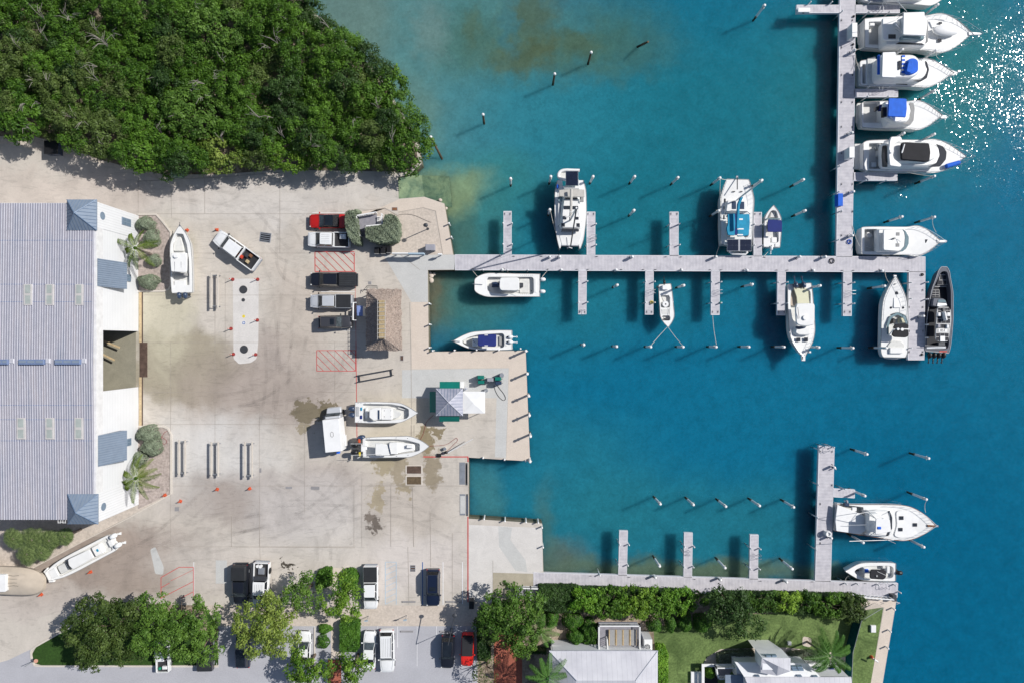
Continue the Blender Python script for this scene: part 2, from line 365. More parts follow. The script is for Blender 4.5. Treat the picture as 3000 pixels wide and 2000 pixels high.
sheet('pavement', 'slab_grey', [(1124, 748), (1334, 747), (1331, 790), (1253, 791), (1253, 885), (1205, 885)])
sheet('pavement', 'slab_beige', [(1204, 886), (1254, 886), (1256, 1031), (1540, 1027), (1552, 1349), (1483, 1346), (1492, 1077), (1206, 1080)])
sheet('pavement', 'slab_grey', [(1178, 1083), (1490, 1078), (1482, 1340), (1450, 1338), (1455, 1165), (1178, 1165)])
sheet('pavement', 'slab_beige', [(1045, 640), (1168, 585), (1243, 578), (1302, 598), (1327, 745), (1295, 745), (1275, 619), (1240, 609), (1165, 622), (1130, 611), (1060, 620)])
sheet('pavement', 'slab_white', [(682, 817), (758, 817), (757, 1000), (752, 1050), (735, 1062), (700, 1066), (684, 1050)], r=6)
sheet('pavement', 'slab_white', [(1374, 1536), (1588, 1545), (1590, 1672), (1563, 1676), (1560, 1722), (1480, 1760), (1374, 1760)])
sheet('pavement', 'slab_grey', [(1460, 1540), (1500, 1545), (1495, 1580), (1540, 1640), (1545, 1675), (1510, 1670), (1462, 1600)], .008)
sheet('pavement', 'slab_olive', [(1444, 1676), (1562, 1679), (1562, 1722), (1478, 1757), (1444, 1757)], .008)
sheet('pavement', 'slab_grey', [(632, 1640), (665, 1640), (665, 1708), (632, 1708)])
sheet('pavement', 'slab_grey', [(440, 1608), (455, 1600), (480, 1660), (478, 1682), (455, 1680)], r=6)
sheet('road', 'asphalt', [(-3000, 1950), (0, 1939), (25, 1932), (62, 1914), (92, 1900), (92, 1916), (99, 1943), (120, 1952), (640, 1952), (640, 1833), (1398, 1833), (1398, 3000), (-3000, 3000)])
sheet('gravel_bed', 'gravel', [(600, 1771), (1402, 1773), (1400, 1832), (640, 1831), (600, 1850)], .007)
sheet('gravel_bed', 'gravel', [(1060, 640), (1125, 612), (1165, 632), (1168, 622), (1240, 610), (1273, 620), (1294, 743), (1172, 744), (1172, 720), (1060, 700)])
sheet('gravel_bed', 'mulch', [(404, 630), (458, 630), (500, 682), (499, 845), (480, 850), (404, 852)])
sheet('gravel_bed', 'mulch', [(404, 1249), (482, 1249), (501, 1268), (501, 1445), (404, 1490)])
sheet('gravel_bed', 'sand', [(404, 1490), (501, 1446), (250, 1580), (96, 1662), (-400, 1664), (-400, 1440), (404, 1470)])
sheet('sand_verge', 'sand', [(-3000, 430), (0, 420), (110, 440), (300, 480), (400, 508), (470, 528), (620, 522), (620, 505), (500, 440), (0, 330), (-3000, 330)])
sheet('woodland_floor', 'leaf_litter', [(-3000, -3000), (850, -3000), (850, -400), (870, 0), (990, 112), (1100, 217), (1158, 312), (1214, 402), (1226, 478), (1190, 505), (1110, 503), (820, 498), (640, 512), (480, 512), (380, 492), (280, 465), (190, 425), (90, 398), (0, 400), (-3000, 400)], .008)
sheet('path', 'slab_beige', [(970, 1662), (1004, 1662), (1000, 1780), (996, 1930), (970, 1930)], .008)
sheet('path', 'brick', [(1447, 1850), (1530, 1850), (1530, 3000), (1447, 3000)], .012); sheet('path', 'brick', [(960, 1930), (1000, 1930), (1000, 2200), (960, 2200)], .012)
sheet('soil', 'soil', [(1400, 1775), (1450, 1762), (1572, 1726), (2300, 1744), (2540, 1748), (2540, 1800), (1960, 1860), (1930, 3000), (1400, 3000)])
sheet('lawn', 'lawn', [(1915, 1850), (1925, 1835), (2000, 1820), (2150, 1800), (2400, 1790), (2530, 1785), (2588, 1778), (2551, 2000), (2300, 3000), (1880, 3000), (1925, 2000)], .012)
sheet('soil', 'sand', [(2070, 1925), (2110, 1900), (2300, 1895), (2490, 1915), (2490, 1945), (2060, 1945)], .016, 6)
sheet('soil', 'sand', [(2352, 1862), (2378, 1868), (2376, 1895), (2350, 1890)], .016, 8)
sheet('pavement', 'slab_beige', [(2530, 1750), (2628, 1748), (2586, 2000), (2400, 3000), (2360, 3000), (2551, 2000), (2590, 1777), (2530, 1786)], .016)
sheet('lawn', 'lawn_dark', [(354, 1760), (199, 1842), (105, 1895), (94, 1914), (100, 1941), (120, 1947), (640, 1947), (636, 1830), (600, 1772), (392, 1768)], .008, 4)
sheet('soil', 'soil', [(380, 1765), (600, 1773), (610, 1850), (430, 1830)], .012)
M = MB(); q0, q1, q2, q3 = P(1150, 512), P(1164, 584), P(1340, 600, 0), P(1330, 505, 0)
M.add([(q0.x, q0.y, .003), (q1.x, q1.y, .003), (q2.x, q2.y, -2.4), (q3.x, q3.y, -2.4)], [(0, 1, 2, 3)]); struct('boat_ramp', M, 'algae', label='green weedy concrete slipway sloping into the water')
# markings, joints
def strip(M, a, b_, wpx, z=.008):
    a, b_ = P(*a), P(*b_); d = (b_ - a).normalized() * 1; n_ = Vector((-d.y, d.x, 0)) * (wpx * S / 2)
    M.add([(a + n_).to_tuple()[:2] + (z,), (a - n_).to_tuple()[:2] + (z,), (b_ - n_).to_tuple()[:2] + (z,), (b_ + n_).to_tuple()[:2] + (z,)], [(0, 1, 2, 3)])
def marks(name, m, segs, z=.008, label=None):
    M = MB()
    for i, s_ in enumerate(segs): strip(M, s_[0], s_[1], s_[2], z + .0006 * (i % 5))
    return struct(name, M, m, label=label)
J = []
for y in (627, 742, 865, 1003, 1148, 1242, 1422, 1600): J.append(((420, y), (1040 if y != 1242 else 1000, y), .8))
for x, a_, b_ in ((500, 1003, 1600), (630, 865, 1422), (760, 1148, 1600), (892, 1242, 1500), (981, 1000, 1250), (1060, 1400, 1600)): J.append(((x, a_), (x, b_), .8))
J += [((678, 1510), (678, 1600), 1.4), ((678, 1600), (1040, 1603), 1.2), ((1037, 1420), (1037, 1600), .8), ((1145, 1421), (1145, 1600), 1.2), ((1052, 1422), (1372, 1422), 1.2), ((1208, 1422), (1212, 1600), 1.6), ((1205, 1244), (1205, 1276), 2.5),
      ((1213, 1244), (1213, 1276), 1.5), ((405, 502), (405, 627), 1), ((403, 532), (480, 528), 2), ((480, 528), (640, 520), 1.5), ((640, 520), (820, 506), 1.2), ((500, 525), (503, 640), 1), ((600, 523), (600, 627), 1), ((820, 507), (820, 742), 1),
      ((1170, 744), (1230, 791), 1), ((1204, 1030), (1206, 1242), 1.2), ((1200, 886), (1204, 1030), 1), ((1444, 1640), (1444, 1757), 1), ((1195, 1600), (1198, 1770), 1), ((1260, 1500), (1262, 1660), 1), ((1325, 1560), (1325, 1770), 1),
      ((760, 1500), (762, 1640), 1), ((660, 817), (660, 1066), .8), ((1276, 618), (1297, 744), 1.6), ((1240, 609), (1276, 619), 1.4), ((1166, 622), (1240, 609), 1.2), ((1127, 610), (1168, 634), 1.6), ((1068, 617), (1127, 610), 1.4)]
marks('pavement_joint', 'joint', J, .0175, 'thin dark joints between the concrete slabs')
def hatch(x0, y0, x1, y1, m, wd=2.2, step=34, name='road_marking', label=None):
    s_ = [((x0, y0), (x1, y0), wd), ((x1, y0), (x1, y1), wd), ((x1, y1), (x0, y1), wd), ((x0, y1), (x0, y0), wd)]; hh = y1 - y0; k_ = .62
    c = x0 - hh * 1 / 1 + step * .6
    while c < x1:
        a = (c, y0); b_ = (c + hh * 1.0, y1)
        if a[0] < x0: a = (x0, y0 + (x0 - c))
        if b_[0] > x1: b_ = (x1, y0 + (x1 - c))
        if b_[1] - a[1] > 4: s_.append((a, b_, wd * .8))
        c += step * .68
    return marks(name, m, s_, .02, label)
hatch(923, 738, 1038, 796, 'red_line', 2.4, 34, label='red hatched box between the white and black pickups'); hatch(928, 1026, 1042, 1086, 'red_line', 1.7, 34, label='faded red hatched box south of the parking row')
marks('road_marking', 'red_line', [((472, 1690), (525, 1660), 1.8), ((525, 1660), (567, 1660), 1.8), ((567, 1660), (567, 1752), 1.8), ((472, 1690), (472, 1752), 1.8), ((472, 1720), (497, 1706), 1.6), ((472, 1750), (566, 1702), 1.6), ((530, 1750), (566, 1732), 1.6), ((500, 1700), (566, 1668), 1.0)], .02, 'red hatched box beside the tree island')
marks('road_marking', 'red_line', [((1043, 1000), (1046, 1290), 1.8), ((1371, 1512), (1371, 1762), 3), ((1240, 1337), (1372, 1337), 3), ((1371, 1337), (1371, 1352), 3), ((1040, 795), (1043, 1000), 1)], .02, 'thin red lines across the yard')
marks('road_marking', 'white_line', [((568, 1645), (568, 1752), 2), ((1298, 1645), (1298, 1770), 2.2), ((1355, 1645), (1355, 1768), 2.2), ((915, 624), (1030, 624), 1.6), ((1022, 740), (1040, 740), 1), ((940, 855), (1040, 855), 1.4), ((930, 968), (1042, 968), 1.4),
      ((1107, 1833), (1107, 1895), 1.4), ((1165, 1833), (1165, 1895), 1.4), ((1222, 1833), (1222, 1950), 1.4), ((1279, 1833), (1279, 1860), 1.4), ((1336, 1833), (1336, 1860), 1.6), ((1395, 1833), (1395, 1900), 2), ((921, 1833), (921, 1850), 1.5), ((635, 1940), (635, 1955), 1)], .02, 'white parking bay lines')
S_ = [((1129, 1645), (1129, 1769), 1.8), ((1161, 1645), (1161, 1769), 1.8), ((1129, 1645), (1161, 1645), 1.6)]
for i in range(7): S_.append(((1130, 1666 + i * 17), (1160, 1652 + i * 17), 1.3))
marks('road_marking', 'blue_line', S_, .02, 'pale blue hatched access aisle beside the white pickup'); marks('road_marking', 'blue_deep', [((1238, 1645), (1238, 1770), 2.4)], .02, 'blue bay line beside the navy car')
M = MB()
for x0, y0, x1, y1 in ((512, 1484, 525, 1496), (837, 1424, 856, 1431), (911, 1424, 936, 1433), (760, 1370, 766, 1383)): 
    p = P(x0, y0), P(x1, y1); M.poly([(p[0].x, p[1].y), (p[1].x, p[1].y), (p[1].x, p[0].y), (p[0].x, p[0].y)], zf=lambda x, y: .02)
struct('pavement', M, 'patch_grey', label='small grey repair patches in the yard')
def plate(name, label, cat, x0, y0, x1, y1, m, z=.03, slots=0, mf='galvanised', rot=0):
    c = P((x0 + x1) / 2, (y0 + y1) / 2); hw, hh = (x1 - x0) * S / 2, (y1 - y0) * S / 2
    t_ = T(name, label, cat, c, rot=rot, local=True); M = MB(); M.box(-hw, hw, -hh, hh, 0, z, ch=.01); t_.part('frame', M, mf)
    M = MB(); M.box(-hw * .84, hw * .84, -hh * .84, hh * .84, z + .001, z + .012); t_.part('plate', M, m)
    if slots:
        M = MB()
        for k_ in range(slots):
            y_ = -hh * .84 + (k_ + .5) * hh * 1.68 / slots; M.box(-hw * .8, hw * .8, y_ - hh * .3 / slots, y_ + hh * .3 / slots, z + .013, z + .03)
        t_.part('grate_bars', M, mf)
    return t_
plate('drain_grate', 'large slotted steel drain grate in the yard near the red car', 'drain', 761, 682, 794, 710, 'black', slots=4, rot=rad(-8))
plate('drain_grate', 'small brown grate between the white pickup and navy car', 'drain', 1202, 1654, 1217, 1673, 'rust_plate', slots=2)
plate('cover_plate', 'reddish cover plate beside the small railed deck', 'cover plate', 1148, 608, 1165, 618, 'teak')
plate('cover_plate', 'dark wet steel cover plate, upper one of the pair by the forklift dock', 'cover plate', 1188, 1362, 1238, 1388, 'rust_plate', mf='kerb')
plate('cover_plate', 'brown dry steel cover plate, lower one of the pair by the forklift dock', 'cover plate', 1188, 1393, 1238, 1420, 'pile_wood', mf='kerb')
plate('cover_plate', 'rusty steel plate at the quay edge beside the dark slot', 'cover plate', 1346, 1353, 1363, 1418, 'galvanised')
plate('cover_plate', 'blue grey steel ramp plate at the quay edge', 'cover plate', 1347, 1446, 1364, 1508, 'slab_grey')
plate('cover_plate', 'dark slot cover on the quay edge beside the rusty plate', 'cover plate', 1364, 1355, 1370, 1420, 'black', mf='dark_metal')
plate('cover_plate', 'narrow navy slot cover beside the blue grey ramp plate', 'cover plate', 1366, 1446, 1371, 1510, 'engine_navy', mf='dark_metal')
plate('cover_plate', 'brown steel grate plates at the boat shed entrance', 'cover plate', 409, 1003, 432, 1104, 'rust_plate', mf='rust_plate')
plate('cover_plate', 'little grey cover plate north of the thatched hut', 'cover plate', 1079, 825, 1088, 834, 'patch_grey')
plate('cover_plate', 'little brown cover plate south of the thatched hut', 'cover plate', 1173, 1041, 1182, 1056, 'rust_plate')
for x, y, r, l in ((713, 849, 11.5, 'large dark round tank lid at the north end of the white pad'), (713, 879, 4.7, 'small dark round lid on the white pad'), (715, 1023, 11.5, 'large dark round tank lid at the south end of the white pad')):
    c = P(x, y); t_ = T('tank_lid', l, 'lid', c, 'round lids on the white pad'); M = MB(); M.cyl(c.x, c.y, .004, .05, r * S, r * S * .97, 28); t_.part('lid', M, 'dark_disc')
    M = MB(); M.tube([(c.x + math.cos(a) * r * S * .99, c.y + math.sin(a) * r * S * .99, .03) for a in [k_ * math.pi / 14 for k_ in range(28)]], .025, 5, closed=True); t_.part('rim', M, 'dark_metal')
c = P(714, 946); M = MB(); M.cyl(c.x, c.y, .004, .012, .2, n=20); struct('road_marking', M, 'blue_deep', label='blue disc with a white cross painted on the pad'); M = MB(); M.box(c.x - .15, c.x + .15, c.y - .03, c.y + .03, .013, .016); M.box(c.x - .03, c.x + .03, c.y - .15, c.y + .15, .0165, .0185); struct('road_marking', M, 'white_line', label='white cross in the blue disc on the pad')
c = P(714, 927); M = MB(); M.cyl(c.x, c.y, .004, .012, .2, n=12); struct('road_marking', M, 'yellow', label='yellow paint spot on the pad')
# tyre sweeps left by turning trucks
m, t, b = nodes('tyre_mark', .9, 0, .2); b.inputs['Base Color'].default_value = (.12, .11, .10, 1); r_ = ramp(t, noise(t, .35, 4, None, 1.), [(.35, 0.), (.8, .13)]); link(t, r_, b.inputs['Alpha'])
def tyre(pts, gap=1.75, wd=.42):
    M = MB(); p = [P(x, y) for x, y in catmull(pts, 6)]
    for s_ in (-gap / 2, gap / 2):
        L = []
        for i in range(len(p)): d = (p[min(i + 1, len(p) - 1)] - p[max(i - 1, 0)]).normalized(); n_ = Vector((-d.y, d.x, 0)); L.append((p[i] + n_ * (s_ + wd / 2), p[i] + n_ * (s_ - wd / 2)))
        for (a, b_), (c, d) in zip(L, L[1:]): M.add([(a.x, a.y, TZ[0]), (b_.x, b_.y, TZ[0]), (d.x, d.y, TZ[0]), (c.x, c.y, TZ[0])], [(0, 1, 2, 3)])
        TZ[0] += .0004
    struct('tyre_marks', M, 'tyre_mark', label='faint dark tyre sweeps across the yard')
TZ = [.010]
for pts in ([(640, 1540), (800, 1520), (920, 1450), (1010, 1330)], [(600, 1600), (780, 1560), (960, 1480), (1080, 1400)], [(950, 1640), (940, 1560), (880, 1490), (780, 1440)], [(1010, 1600), (985, 1520), (930, 1460), (820, 1400)], [(450, 1620), (640, 1560), (840, 1500), (1020, 1500)], [(20, 1760), (240, 1680), (460, 1590), (660, 1520)], [(0, 1700), (200, 1700), (420, 1610), (620, 1440)],
            [(900, 870), (820, 830), (790, 760), (800, 640)], [(890, 760), (830, 740), (760, 660), (700, 600)], [(820, 1200), (830, 1050), (840, 900), (860, 760)], [(780, 1250), (800, 1100), (790, 950), (770, 800)], [(500, 560), (700, 590), (850, 640), (905, 710)], [(640, 1180), (760, 1150), (850, 1080), (880, 980)], [(700, 1210), (900, 1180), (1000, 1130), (1030, 1030)], [(1250, 1500), (1180, 1440), (1060, 1450), (960, 1540)], [(1330, 1560), (1200, 1500), (1080, 1490), (960, 1530)]): tyre(pts)
# kerbs
def kerb(label, pts, wd=.16, h=.12, closed=False, name='kerb', m='kerb'):
    M = MB(); p = [P(x, y) for x, y in pts]
    L, R_ = [], []
    for i in range(len(p)):
        a = p[i - 1] if i else p[i]; b_ = p[i + 1] if i < len(p) - 1 else p[i]; d = (b_ - a).normalized(); n_ = Vector((-d.y, d.x, 0)) * wd / 2
        L.append(p[i] + n_); R_.append(p[i] - n_)
    rings = [[(l.x, l.y, 0), (l.x, l.y, h), (r_.x, r_.y, h), (r_.x, r_.y, 0)] for l, r_ in zip(L, R_)]
    M.loft(rings, 0, True, True); return struct(name, M, m, label=label)
kerb('pale kerb round the planting bed at the north tower', [(404, 629), (458, 629), (479, 652), (501, 681), (501, 835), (495, 848), (480, 853), (404, 854)], .22)
kerb('pale kerb round the planting bed at the south tower', [(404, 1248), (478, 1248), (492, 1254), (502, 1272), (502, 1446)], .24); kerb('long kerb from the south bed to the covered boat', [(502, 1446), (380, 1515), (250, 1581), (96, 1663)], .1, .05)
kerb('white kerb round the tree island', catmull([(356, 1758), (280, 1797), (199, 1840), (104, 1893), (92, 1914), (99, 1941), (120, 1949), (260, 1949), (640, 1950)], 3), .2)
kerb('curved kerb of the left round hedge bed', catmull([(925, 1780), (923, 1740), (924, 1690), (932, 1670), (948, 1660), (970, 1660)], 4), .18); kerb('curved kerb of the right round hedge bed', catmull([(1004, 1660), (1020, 1661), (1036, 1668), (1044, 1682), (1046, 1700), (1046, 1780)], 4), .18)
kerb('kerb beside the white sedan bay', [(922, 1836), (922, 1950)], .12); kerb('kerb right of the red car bay', [(1397, 1836), (1397, 1920)], .12); kerb('kerb of the long clipped hedge bed', [(1050, 1824), (1050, 1900)], .12)
M = MB()
for a in ((408, 856, 415, 1003), (408, 1104, 415, 1246)): p, q_ = P(a[0], a[1]), P(a[2], a[3]); M.box(p.x, q_.x, q_.y, p.y, 0, .05)
struct('pavement', M, 'light_wood', label='tan edging strip along the shed front'); M = MB()
for a in ((415.4, 856, 419, 1003), (415.4, 1104, 419, 1246)): p, q_ = P(a[0], a[1]), P(a[2], a[3]); M.box(p.x, q_.x, q_.y, p.y, 0, .01)
struct('pavement', M, 'rust_plate', label='dark rusty drainage channel along the shed front')

# ------------------------------------------------------------------ docks
def deckmat(name, axis, ang=0):
    m, t, b = nodes(name, .7, 0, .3); f = noise(t, 1.2, 6); f3 = noise(t, 7, 3, pos(t, .2 if axis else 3, 3 if axis else .2, 1))
    col = mixc(t, 1., ramp(t, f, [(.25, A(186, 184, 192)), (.6, A(212, 209, 215)), (.8, A(218, 214, 218))]), ramp(t, f3, [(.3, .93), (.7, 1.06)]), 'MULTIPLY')
    link(t, mixc(t, 1., col, stripes(t, axis, .19, .16, .55, ang), 'MULTIPLY'), b.inputs['Base Color'])
deckmat('deck_x', 0); deckmat('deck_y', 1)
mat('dock_edge', A(226, 226, 232), .6, var=.04); mat('dock_side', A(150, 160, 185), .7, var=.2)
DOCKS = []
def dock(label, quads, m, piles=(), z=0.02, name='dock', ladders=(), group=None):
    c = P(sum(p[0] for p in quads[0]) / len(quads[0]), sum(p[1] for p in quads[0]) / len(quads[0]), z)
    t_ = T(name, label, 'dock', c, group); DOCKS.append((t_, quads[0]))
    for qd in quads:
        M = MB(); w_ = wpts(qd, z); M.slab(w_, z - .1, z, 0, 0); t_.part('deck', M, m, smooth=False)
        M = MB(); o_ = ccw(w_); i_ = inset(o_, -.045)
        n_ = len(o_); M.loft([[(x, y, z - .42) for x, y in i_], [(x, y, z + .012) for x, y in i_], [(x, y, z + .012) for x, y in inset(o_, .03)]], 0, False, False); t_.part('fascia', M, 'dock_edge', smooth=False)
    for x, y in piles:
        p = P(x, y, z); M = MB(); M.cyl(p.x, p.y, BZ, .62, .085, n=8); M.cyl(p.x, p.y, .62, .70, .10, .04, 8); t_.part('pile', M, 'pvc')
    for x, y, dx, dy in ladders:       # grab rails of a swim ladder: two hoops over the edge
        M = MB(); p = P(x, y, z)
        for s_ in (-.22, .22):
            ox, oy = (-dy * s_, dx * s_); a = Vector((p.x + ox, p.y + oy, z)); d = Vector((dx, dy, 0))
            M.tube([a - d * .55, a - d * .55 + Vector((0, 0, .8)), a - d * .35 + Vector((0, 0, .95)), a + d * .1 + Vector((0, 0, .9)), a + d * .2, a + d * .2 - Vector((0, 0, 1.4))], .03, 6)
        for k_ in range(4): M.tube([(p.x + dx * .2 + dy * .22, p.y + dy * .2 - dx * .22, z - .2 - .28 * k_), (p.x + dx * .2 - dy * .22, p.y + dy * .2 + dx * .22, z - .2 - .28 * k_)], .02, 5)
        t_.part('ladder', M, 'steel')
    return t_
dock('long white boarded pier running east from the quay to the yacht basin', [[(1334, 747), (2710, 753), (2710, 797), (1334, 791)]], 'deck_x',
     [(x, 749) for x in (1465,)] + [(x, 792) for x in (1415, 1487, 1546)], name='pier')
dock('short arm turning south at the east end of the long pier', [[(2664, 797), (2710, 797), (2707, 1053), (2661, 1053)]], 'deck_y', [(2711, 828), (2711, 877), (2711, 951), (2711, 989), (2663, 829), (2663, 876), (2663, 1019)], name='pier')
dock('long north south pier beside the big white yachts', [[(2462, -60), (2506, -60), (2503, 300), (2496, 752), (2451, 752), (2457, 300)]], 'deck_y', [(2463, 38), (2455, 490), (2453, 565), (2452, 705), (2461, 620)], name='pier')
for i, (x0, x1, y0, y1) in enumerate([(1476, 1498, 620, 747), (1720, 1743, 622, 748), (1963, 1987, 622, 750), (2209, 2231, 623, 751)]):
    dock(['northern finger dock nearest the quay, west of the catamaran', 'northern finger dock just right of the white sailing catamaran', 'northern finger dock standing alone between the catamaran and teal sailboat', 'northern finger dock between the teal canvas sailboat and the small navy bimini boat'][i],
         [[(x0, y0), (x1, y0), (x1, y1 - .7), (x0, y1 - .7)]], 'deck_y', [(x0 - 2, y0 + 36), (x1 + 2, y0 + 36), (x0 - 2, y0 + 97), (x1 + 2, y0 + 97)], ladders=[(x1, y0 + 75, 1, 0)] if i in (1,) else [], name='finger_dock', group='finger docks of the long pier')
for i, (x0, x1, y0, y1) in enumerate([(1696, 1718, 792, 920), (1892, 1914, 793, 921), (2085, 2108, 794, 922), (2279, 2301, 795, 923), (2472, 2495, 796, 925)]):
    dock(['southern finger dock nearest the quay, right of the moored white power catamaran', 'southern finger dock beside the small skiff with round cushion', 'southern finger dock with a green hose near its tip', 'southern finger dock left of the cream cockpit fishing boat', 'southern finger dock nearest the east end of the long pier'][i],
         [[(x0, y0 - .5), (x1, y0 - .5), (x1 - 1, y1), (x0 - 1, y1)]], 'deck_y', [(x0 - 2, y0 + 33), (x1 + 2, y0 + 33), (x0 - 2, y0 + 94), (x1 + 2, y0 + 94)], ladders=[(x1, y0 + 62, 1, 0)] if i in (1, 2, 4) else [(x0 + 11, y1, 0, -1)] if i == 0 else [], name='finger_dock', group='finger docks of the long pier')
dock('short dock stub left of the north south pier at the top edge', [[(2335, 16), (2462, 16), (2462, 38), (2335, 38)]], 'deck_x', [(2370, 12), (2432, 12)], name='finger_dock')
dock('short finger dock above the largest yacht at the top', [[(2506, 16), (2635, 16), (2635, 38), (2506, 38)]], 'deck_x', [(2543, 12), (2603, 12), (2540, 41), (2600, 41)], ladders=[(2572, 38, 0, -1), (2580, 16, 0, 1)], name='finger_dock')
dock('short finger dock between the blue cover yacht and blue bimini yacht', [[(2504, 262), (2630, 262), (2630, 284), (2503, 284)]], 'deck_x', [(2540, 259), (2600, 259), (2536, 287), (2596, 287)], ladders=[(2570, 262, 0, 1)], name='finger_dock')
dock('short finger dock below the black top yacht', [[(2500, 507), (2628, 507), (2628, 529), (2500, 529)]], 'deck_x', [(2534, 504), (2594, 504), (2530, 532), (2590, 532)], name='finger_dock')
dock('long white boarded dock along the hedge at the bottom', [[(1564, 1676), (1700, 1680), (2300, 1698), (2630, 1708), (2628, 1748), (2300, 1742), (1564, 1722)]], 'deck_x', [(1756, 1681), (2474, 1706), (2508, 1707), (2568, 1709), (2617, 1710), (2632, 1731)], ladders=[(2590, 1707, 0, 1)], name='pier')
dock('wide pier running north from the bottom dock beside the sport fishing boat', [[(2400, 1306), (2444, 1309), (2433, 1701.5), (2389, 1700)]], 'deck_y', [(2396, 1315), (2393, 1417), (2390, 1512), (2386, 1606), (2442, 1370), (2412, 1306), (2438, 1308)], ladders=[(2425, 1307, 0, 1)], name='pier')
dock('little side stub of the wide pier just above the sport fishing boat', [[(2443.6, 1431), (2504, 1434), (2503, 1457), (2442.6, 1454)]], 'deck_x', [(2470, 1430)], name='finger_dock')
for i, (xt, xb, yt, yb) in enumerate([(1827, 1824, 1554, 1684), (2017, 2015, 1560, 1689), (2210, 2208, 1566, 1695)]):
    dock(['first', 'second', 'third'][i] + ' from the left of the three short finger docks on the bottom dock', [[(xt - 11.5, yt), (xt + 11.5, yt + .5), (xb + 11.5, yb), (xb - 11.5, yb - .7)]], 'deck_y', [(xt - 13, yt + 38), (xt + 14, yt + 38), (xb - 13, yb - 32), (xb + 14, yb - 32)],
         ladders=[(xt + 12, yt + 60, 1, 0)] if i == 2 else [(xt - 12, yt + 55, -1, 0)] if i == 1 else [], name='finger_dock', group='finger docks of the bottom dock')

# ------------------------------------------------------------------ mooring piles
def piling(px, label, group, ztop=2.2, src=[None], r=.145):
    p = P(px[0], px[1], ztop)
    if src[0] is None:
        t_ = T('mooring_pile', label, 'mooring pile', (p.x, p.y, 0), group)
        M = MB(); M.cyl(p.x, p.y, -.75, ztop - .12, r, n=12); t_.part('sleeve', M, 'pvc')
        M = MB(); M.cyl(p.x, p.y, ztop - .14, ztop - .04, r * 1.22, r * 1.2, 12, dome=True); t_.part('cap', M, 'white_paint')
        M = MB(); M.cyl(p.x, p.y, BZ, -.72, r * .92, n=10); M.cyl(p.x, p.y, -1.2, -.95, r * 1.25, r * 1.0, 10); t_.part('pile_foot', M, 'pile_wood')
        M = MB(); M.tube([(p.x - r * 1.9, p.y, ztop - .55), (p.x + r * 1.9, p.y, ztop - .55)], .035, 6); M.tube([(p.x + math.cos(a) * r * 1.15, p.y + math.sin(a) * r * 1.15, ztop - .6) for a in [k_ * math.pi / 5 for k_ in range(10)]], .03, 5, closed=True); t_.part('rope_hook', M, 'rope')
        src[0] = t_.e; return t_.e
    o = dup(src[0], (p.x, p.y, 0), random.uniform(0, 6.28), label); o['group'] = group
    o.scale.z = 1.0; return o
def row(pts, desc, group='white mooring piles'):
    n_ = len(pts)
    for i, p in enumerate(pts): piling(p, f"{ORD[i]} from the left of the {NUM[n_]} piles {desc}", group)
row([(1496, 523), (1614, 517), (1738, 517), (1860, 517), (1987, 520), (2110, 521), (2233, 528), (2355, 526)], 'in the northernmost row')
row([(1611, 614), (1858, 616), (2107, 617), (2360, 617)], 'between the northern finger docks')
row([(1809, 835), (2004, 836), (2205, 833), (2404, 837)], 'close below the long pier')
row([(1711, 1010), (1807, 1015), (1907, 1016), (2002, 1016), (2099, 1016), (2195, 1016), (2298, 1016), (2400, 1017), (2500, 1019)], 'in open water below the finger docks')
row([(1935, 1476), (2032, 1478), (2127, 1483), (2226, 1481), (2326, 1485)], 'in the upper row above the bottom dock')
row([(1933, 1658), (2125, 1663), (2322, 1666)], 'between the bottom finger docks')
for p, l in [((2593, 838), 'white mooring pile beside the bow of the express cruiser'), ((2598, 1019), 'white mooring pile beside the stern of the express cruiser'), ((2749, 13), 'white mooring pile off the top right finger dock'),
             ((2645, 144), 'left mooring pile between the largest yacht and blue cover yacht'), ((2744, 147), 'right mooring pile between the largest yacht and blue cover yacht'), ((2739, 265), 'mooring pile between the blue cover yacht and blue bimini yacht'),
             ((2650, 390), 'left mooring pile above the black top yacht'), ((2739, 393), 'right mooring pile above the black top yacht'), ((2739, 516), 'mooring pile just below the black top yacht'), ((2644, 635), 'left mooring pile above the plain white hardtop cruiser'),
             ((2739, 636), 'right mooring pile above the plain white hardtop cruiser'), ((2541, 1330), 'left pile of the upper pair right of the wide pier'), ((2722, 1342), 'right pile of the upper pair right of the wide pier'), ((2535, 1452), 'mooring pile at the end of the little side stub'),
             ((2715, 1462), 'mooring pile above the bow of the sport fishing boat'), ((2530, 1589), 'mooring pile below the stern of the sport fishing boat'), ((2708, 1602), 'mooring pile below the bow of the sport fishing boat'), ((2241, 15), 'mooring pile alone at the top edge left of the dock stub')]: piling(p, l, 'white mooring piles')
def woodpile(px, label, ztop=1.6, lean=(0, 0), cap=True):
    p = P(px[0], px[1], ztop); t_ = T('channel_pile', label, 'wooden pile', (p.x, p.y, 0), 'brown wooden piles in open water')
    M = MB(); M.tube([(p.x - lean[0], p.y - lean[1], BZ), (p.x, p.y, ztop)], .16, 9, r1=.13); t_.part('post', M, 'pile_wood')
    if cap: M = MB(); M.cyl(p.x, p.y, ztop - .02, ztop + .12, .2, .16, 10, dome=True); t_.part('cap', M, 'white_paint'); M = MB(); M.box(p.x - .06, p.x + .2, p.y - .03, p.y + .03, ztop - .5, ztop - .15); t_.part('marker_board', M, 'white_paint')
woodpile((1415, 336), 'brown pile with white cap nearest the mangroves in open water'); woodpile((1625, 217), 'brown pile with white cap, middle one of the channel row'); woodpile((1732, 154), 'brown pile with white cap beside the seagrass')
woodpile((1899, 123), 'broken bare wooden pile stump without a cap', .6, (.9, -.5), False); woodpile((1262, 402), 'leaning wooden pile beside the mangrove tip', 1.4, (-1.1, 1.9))
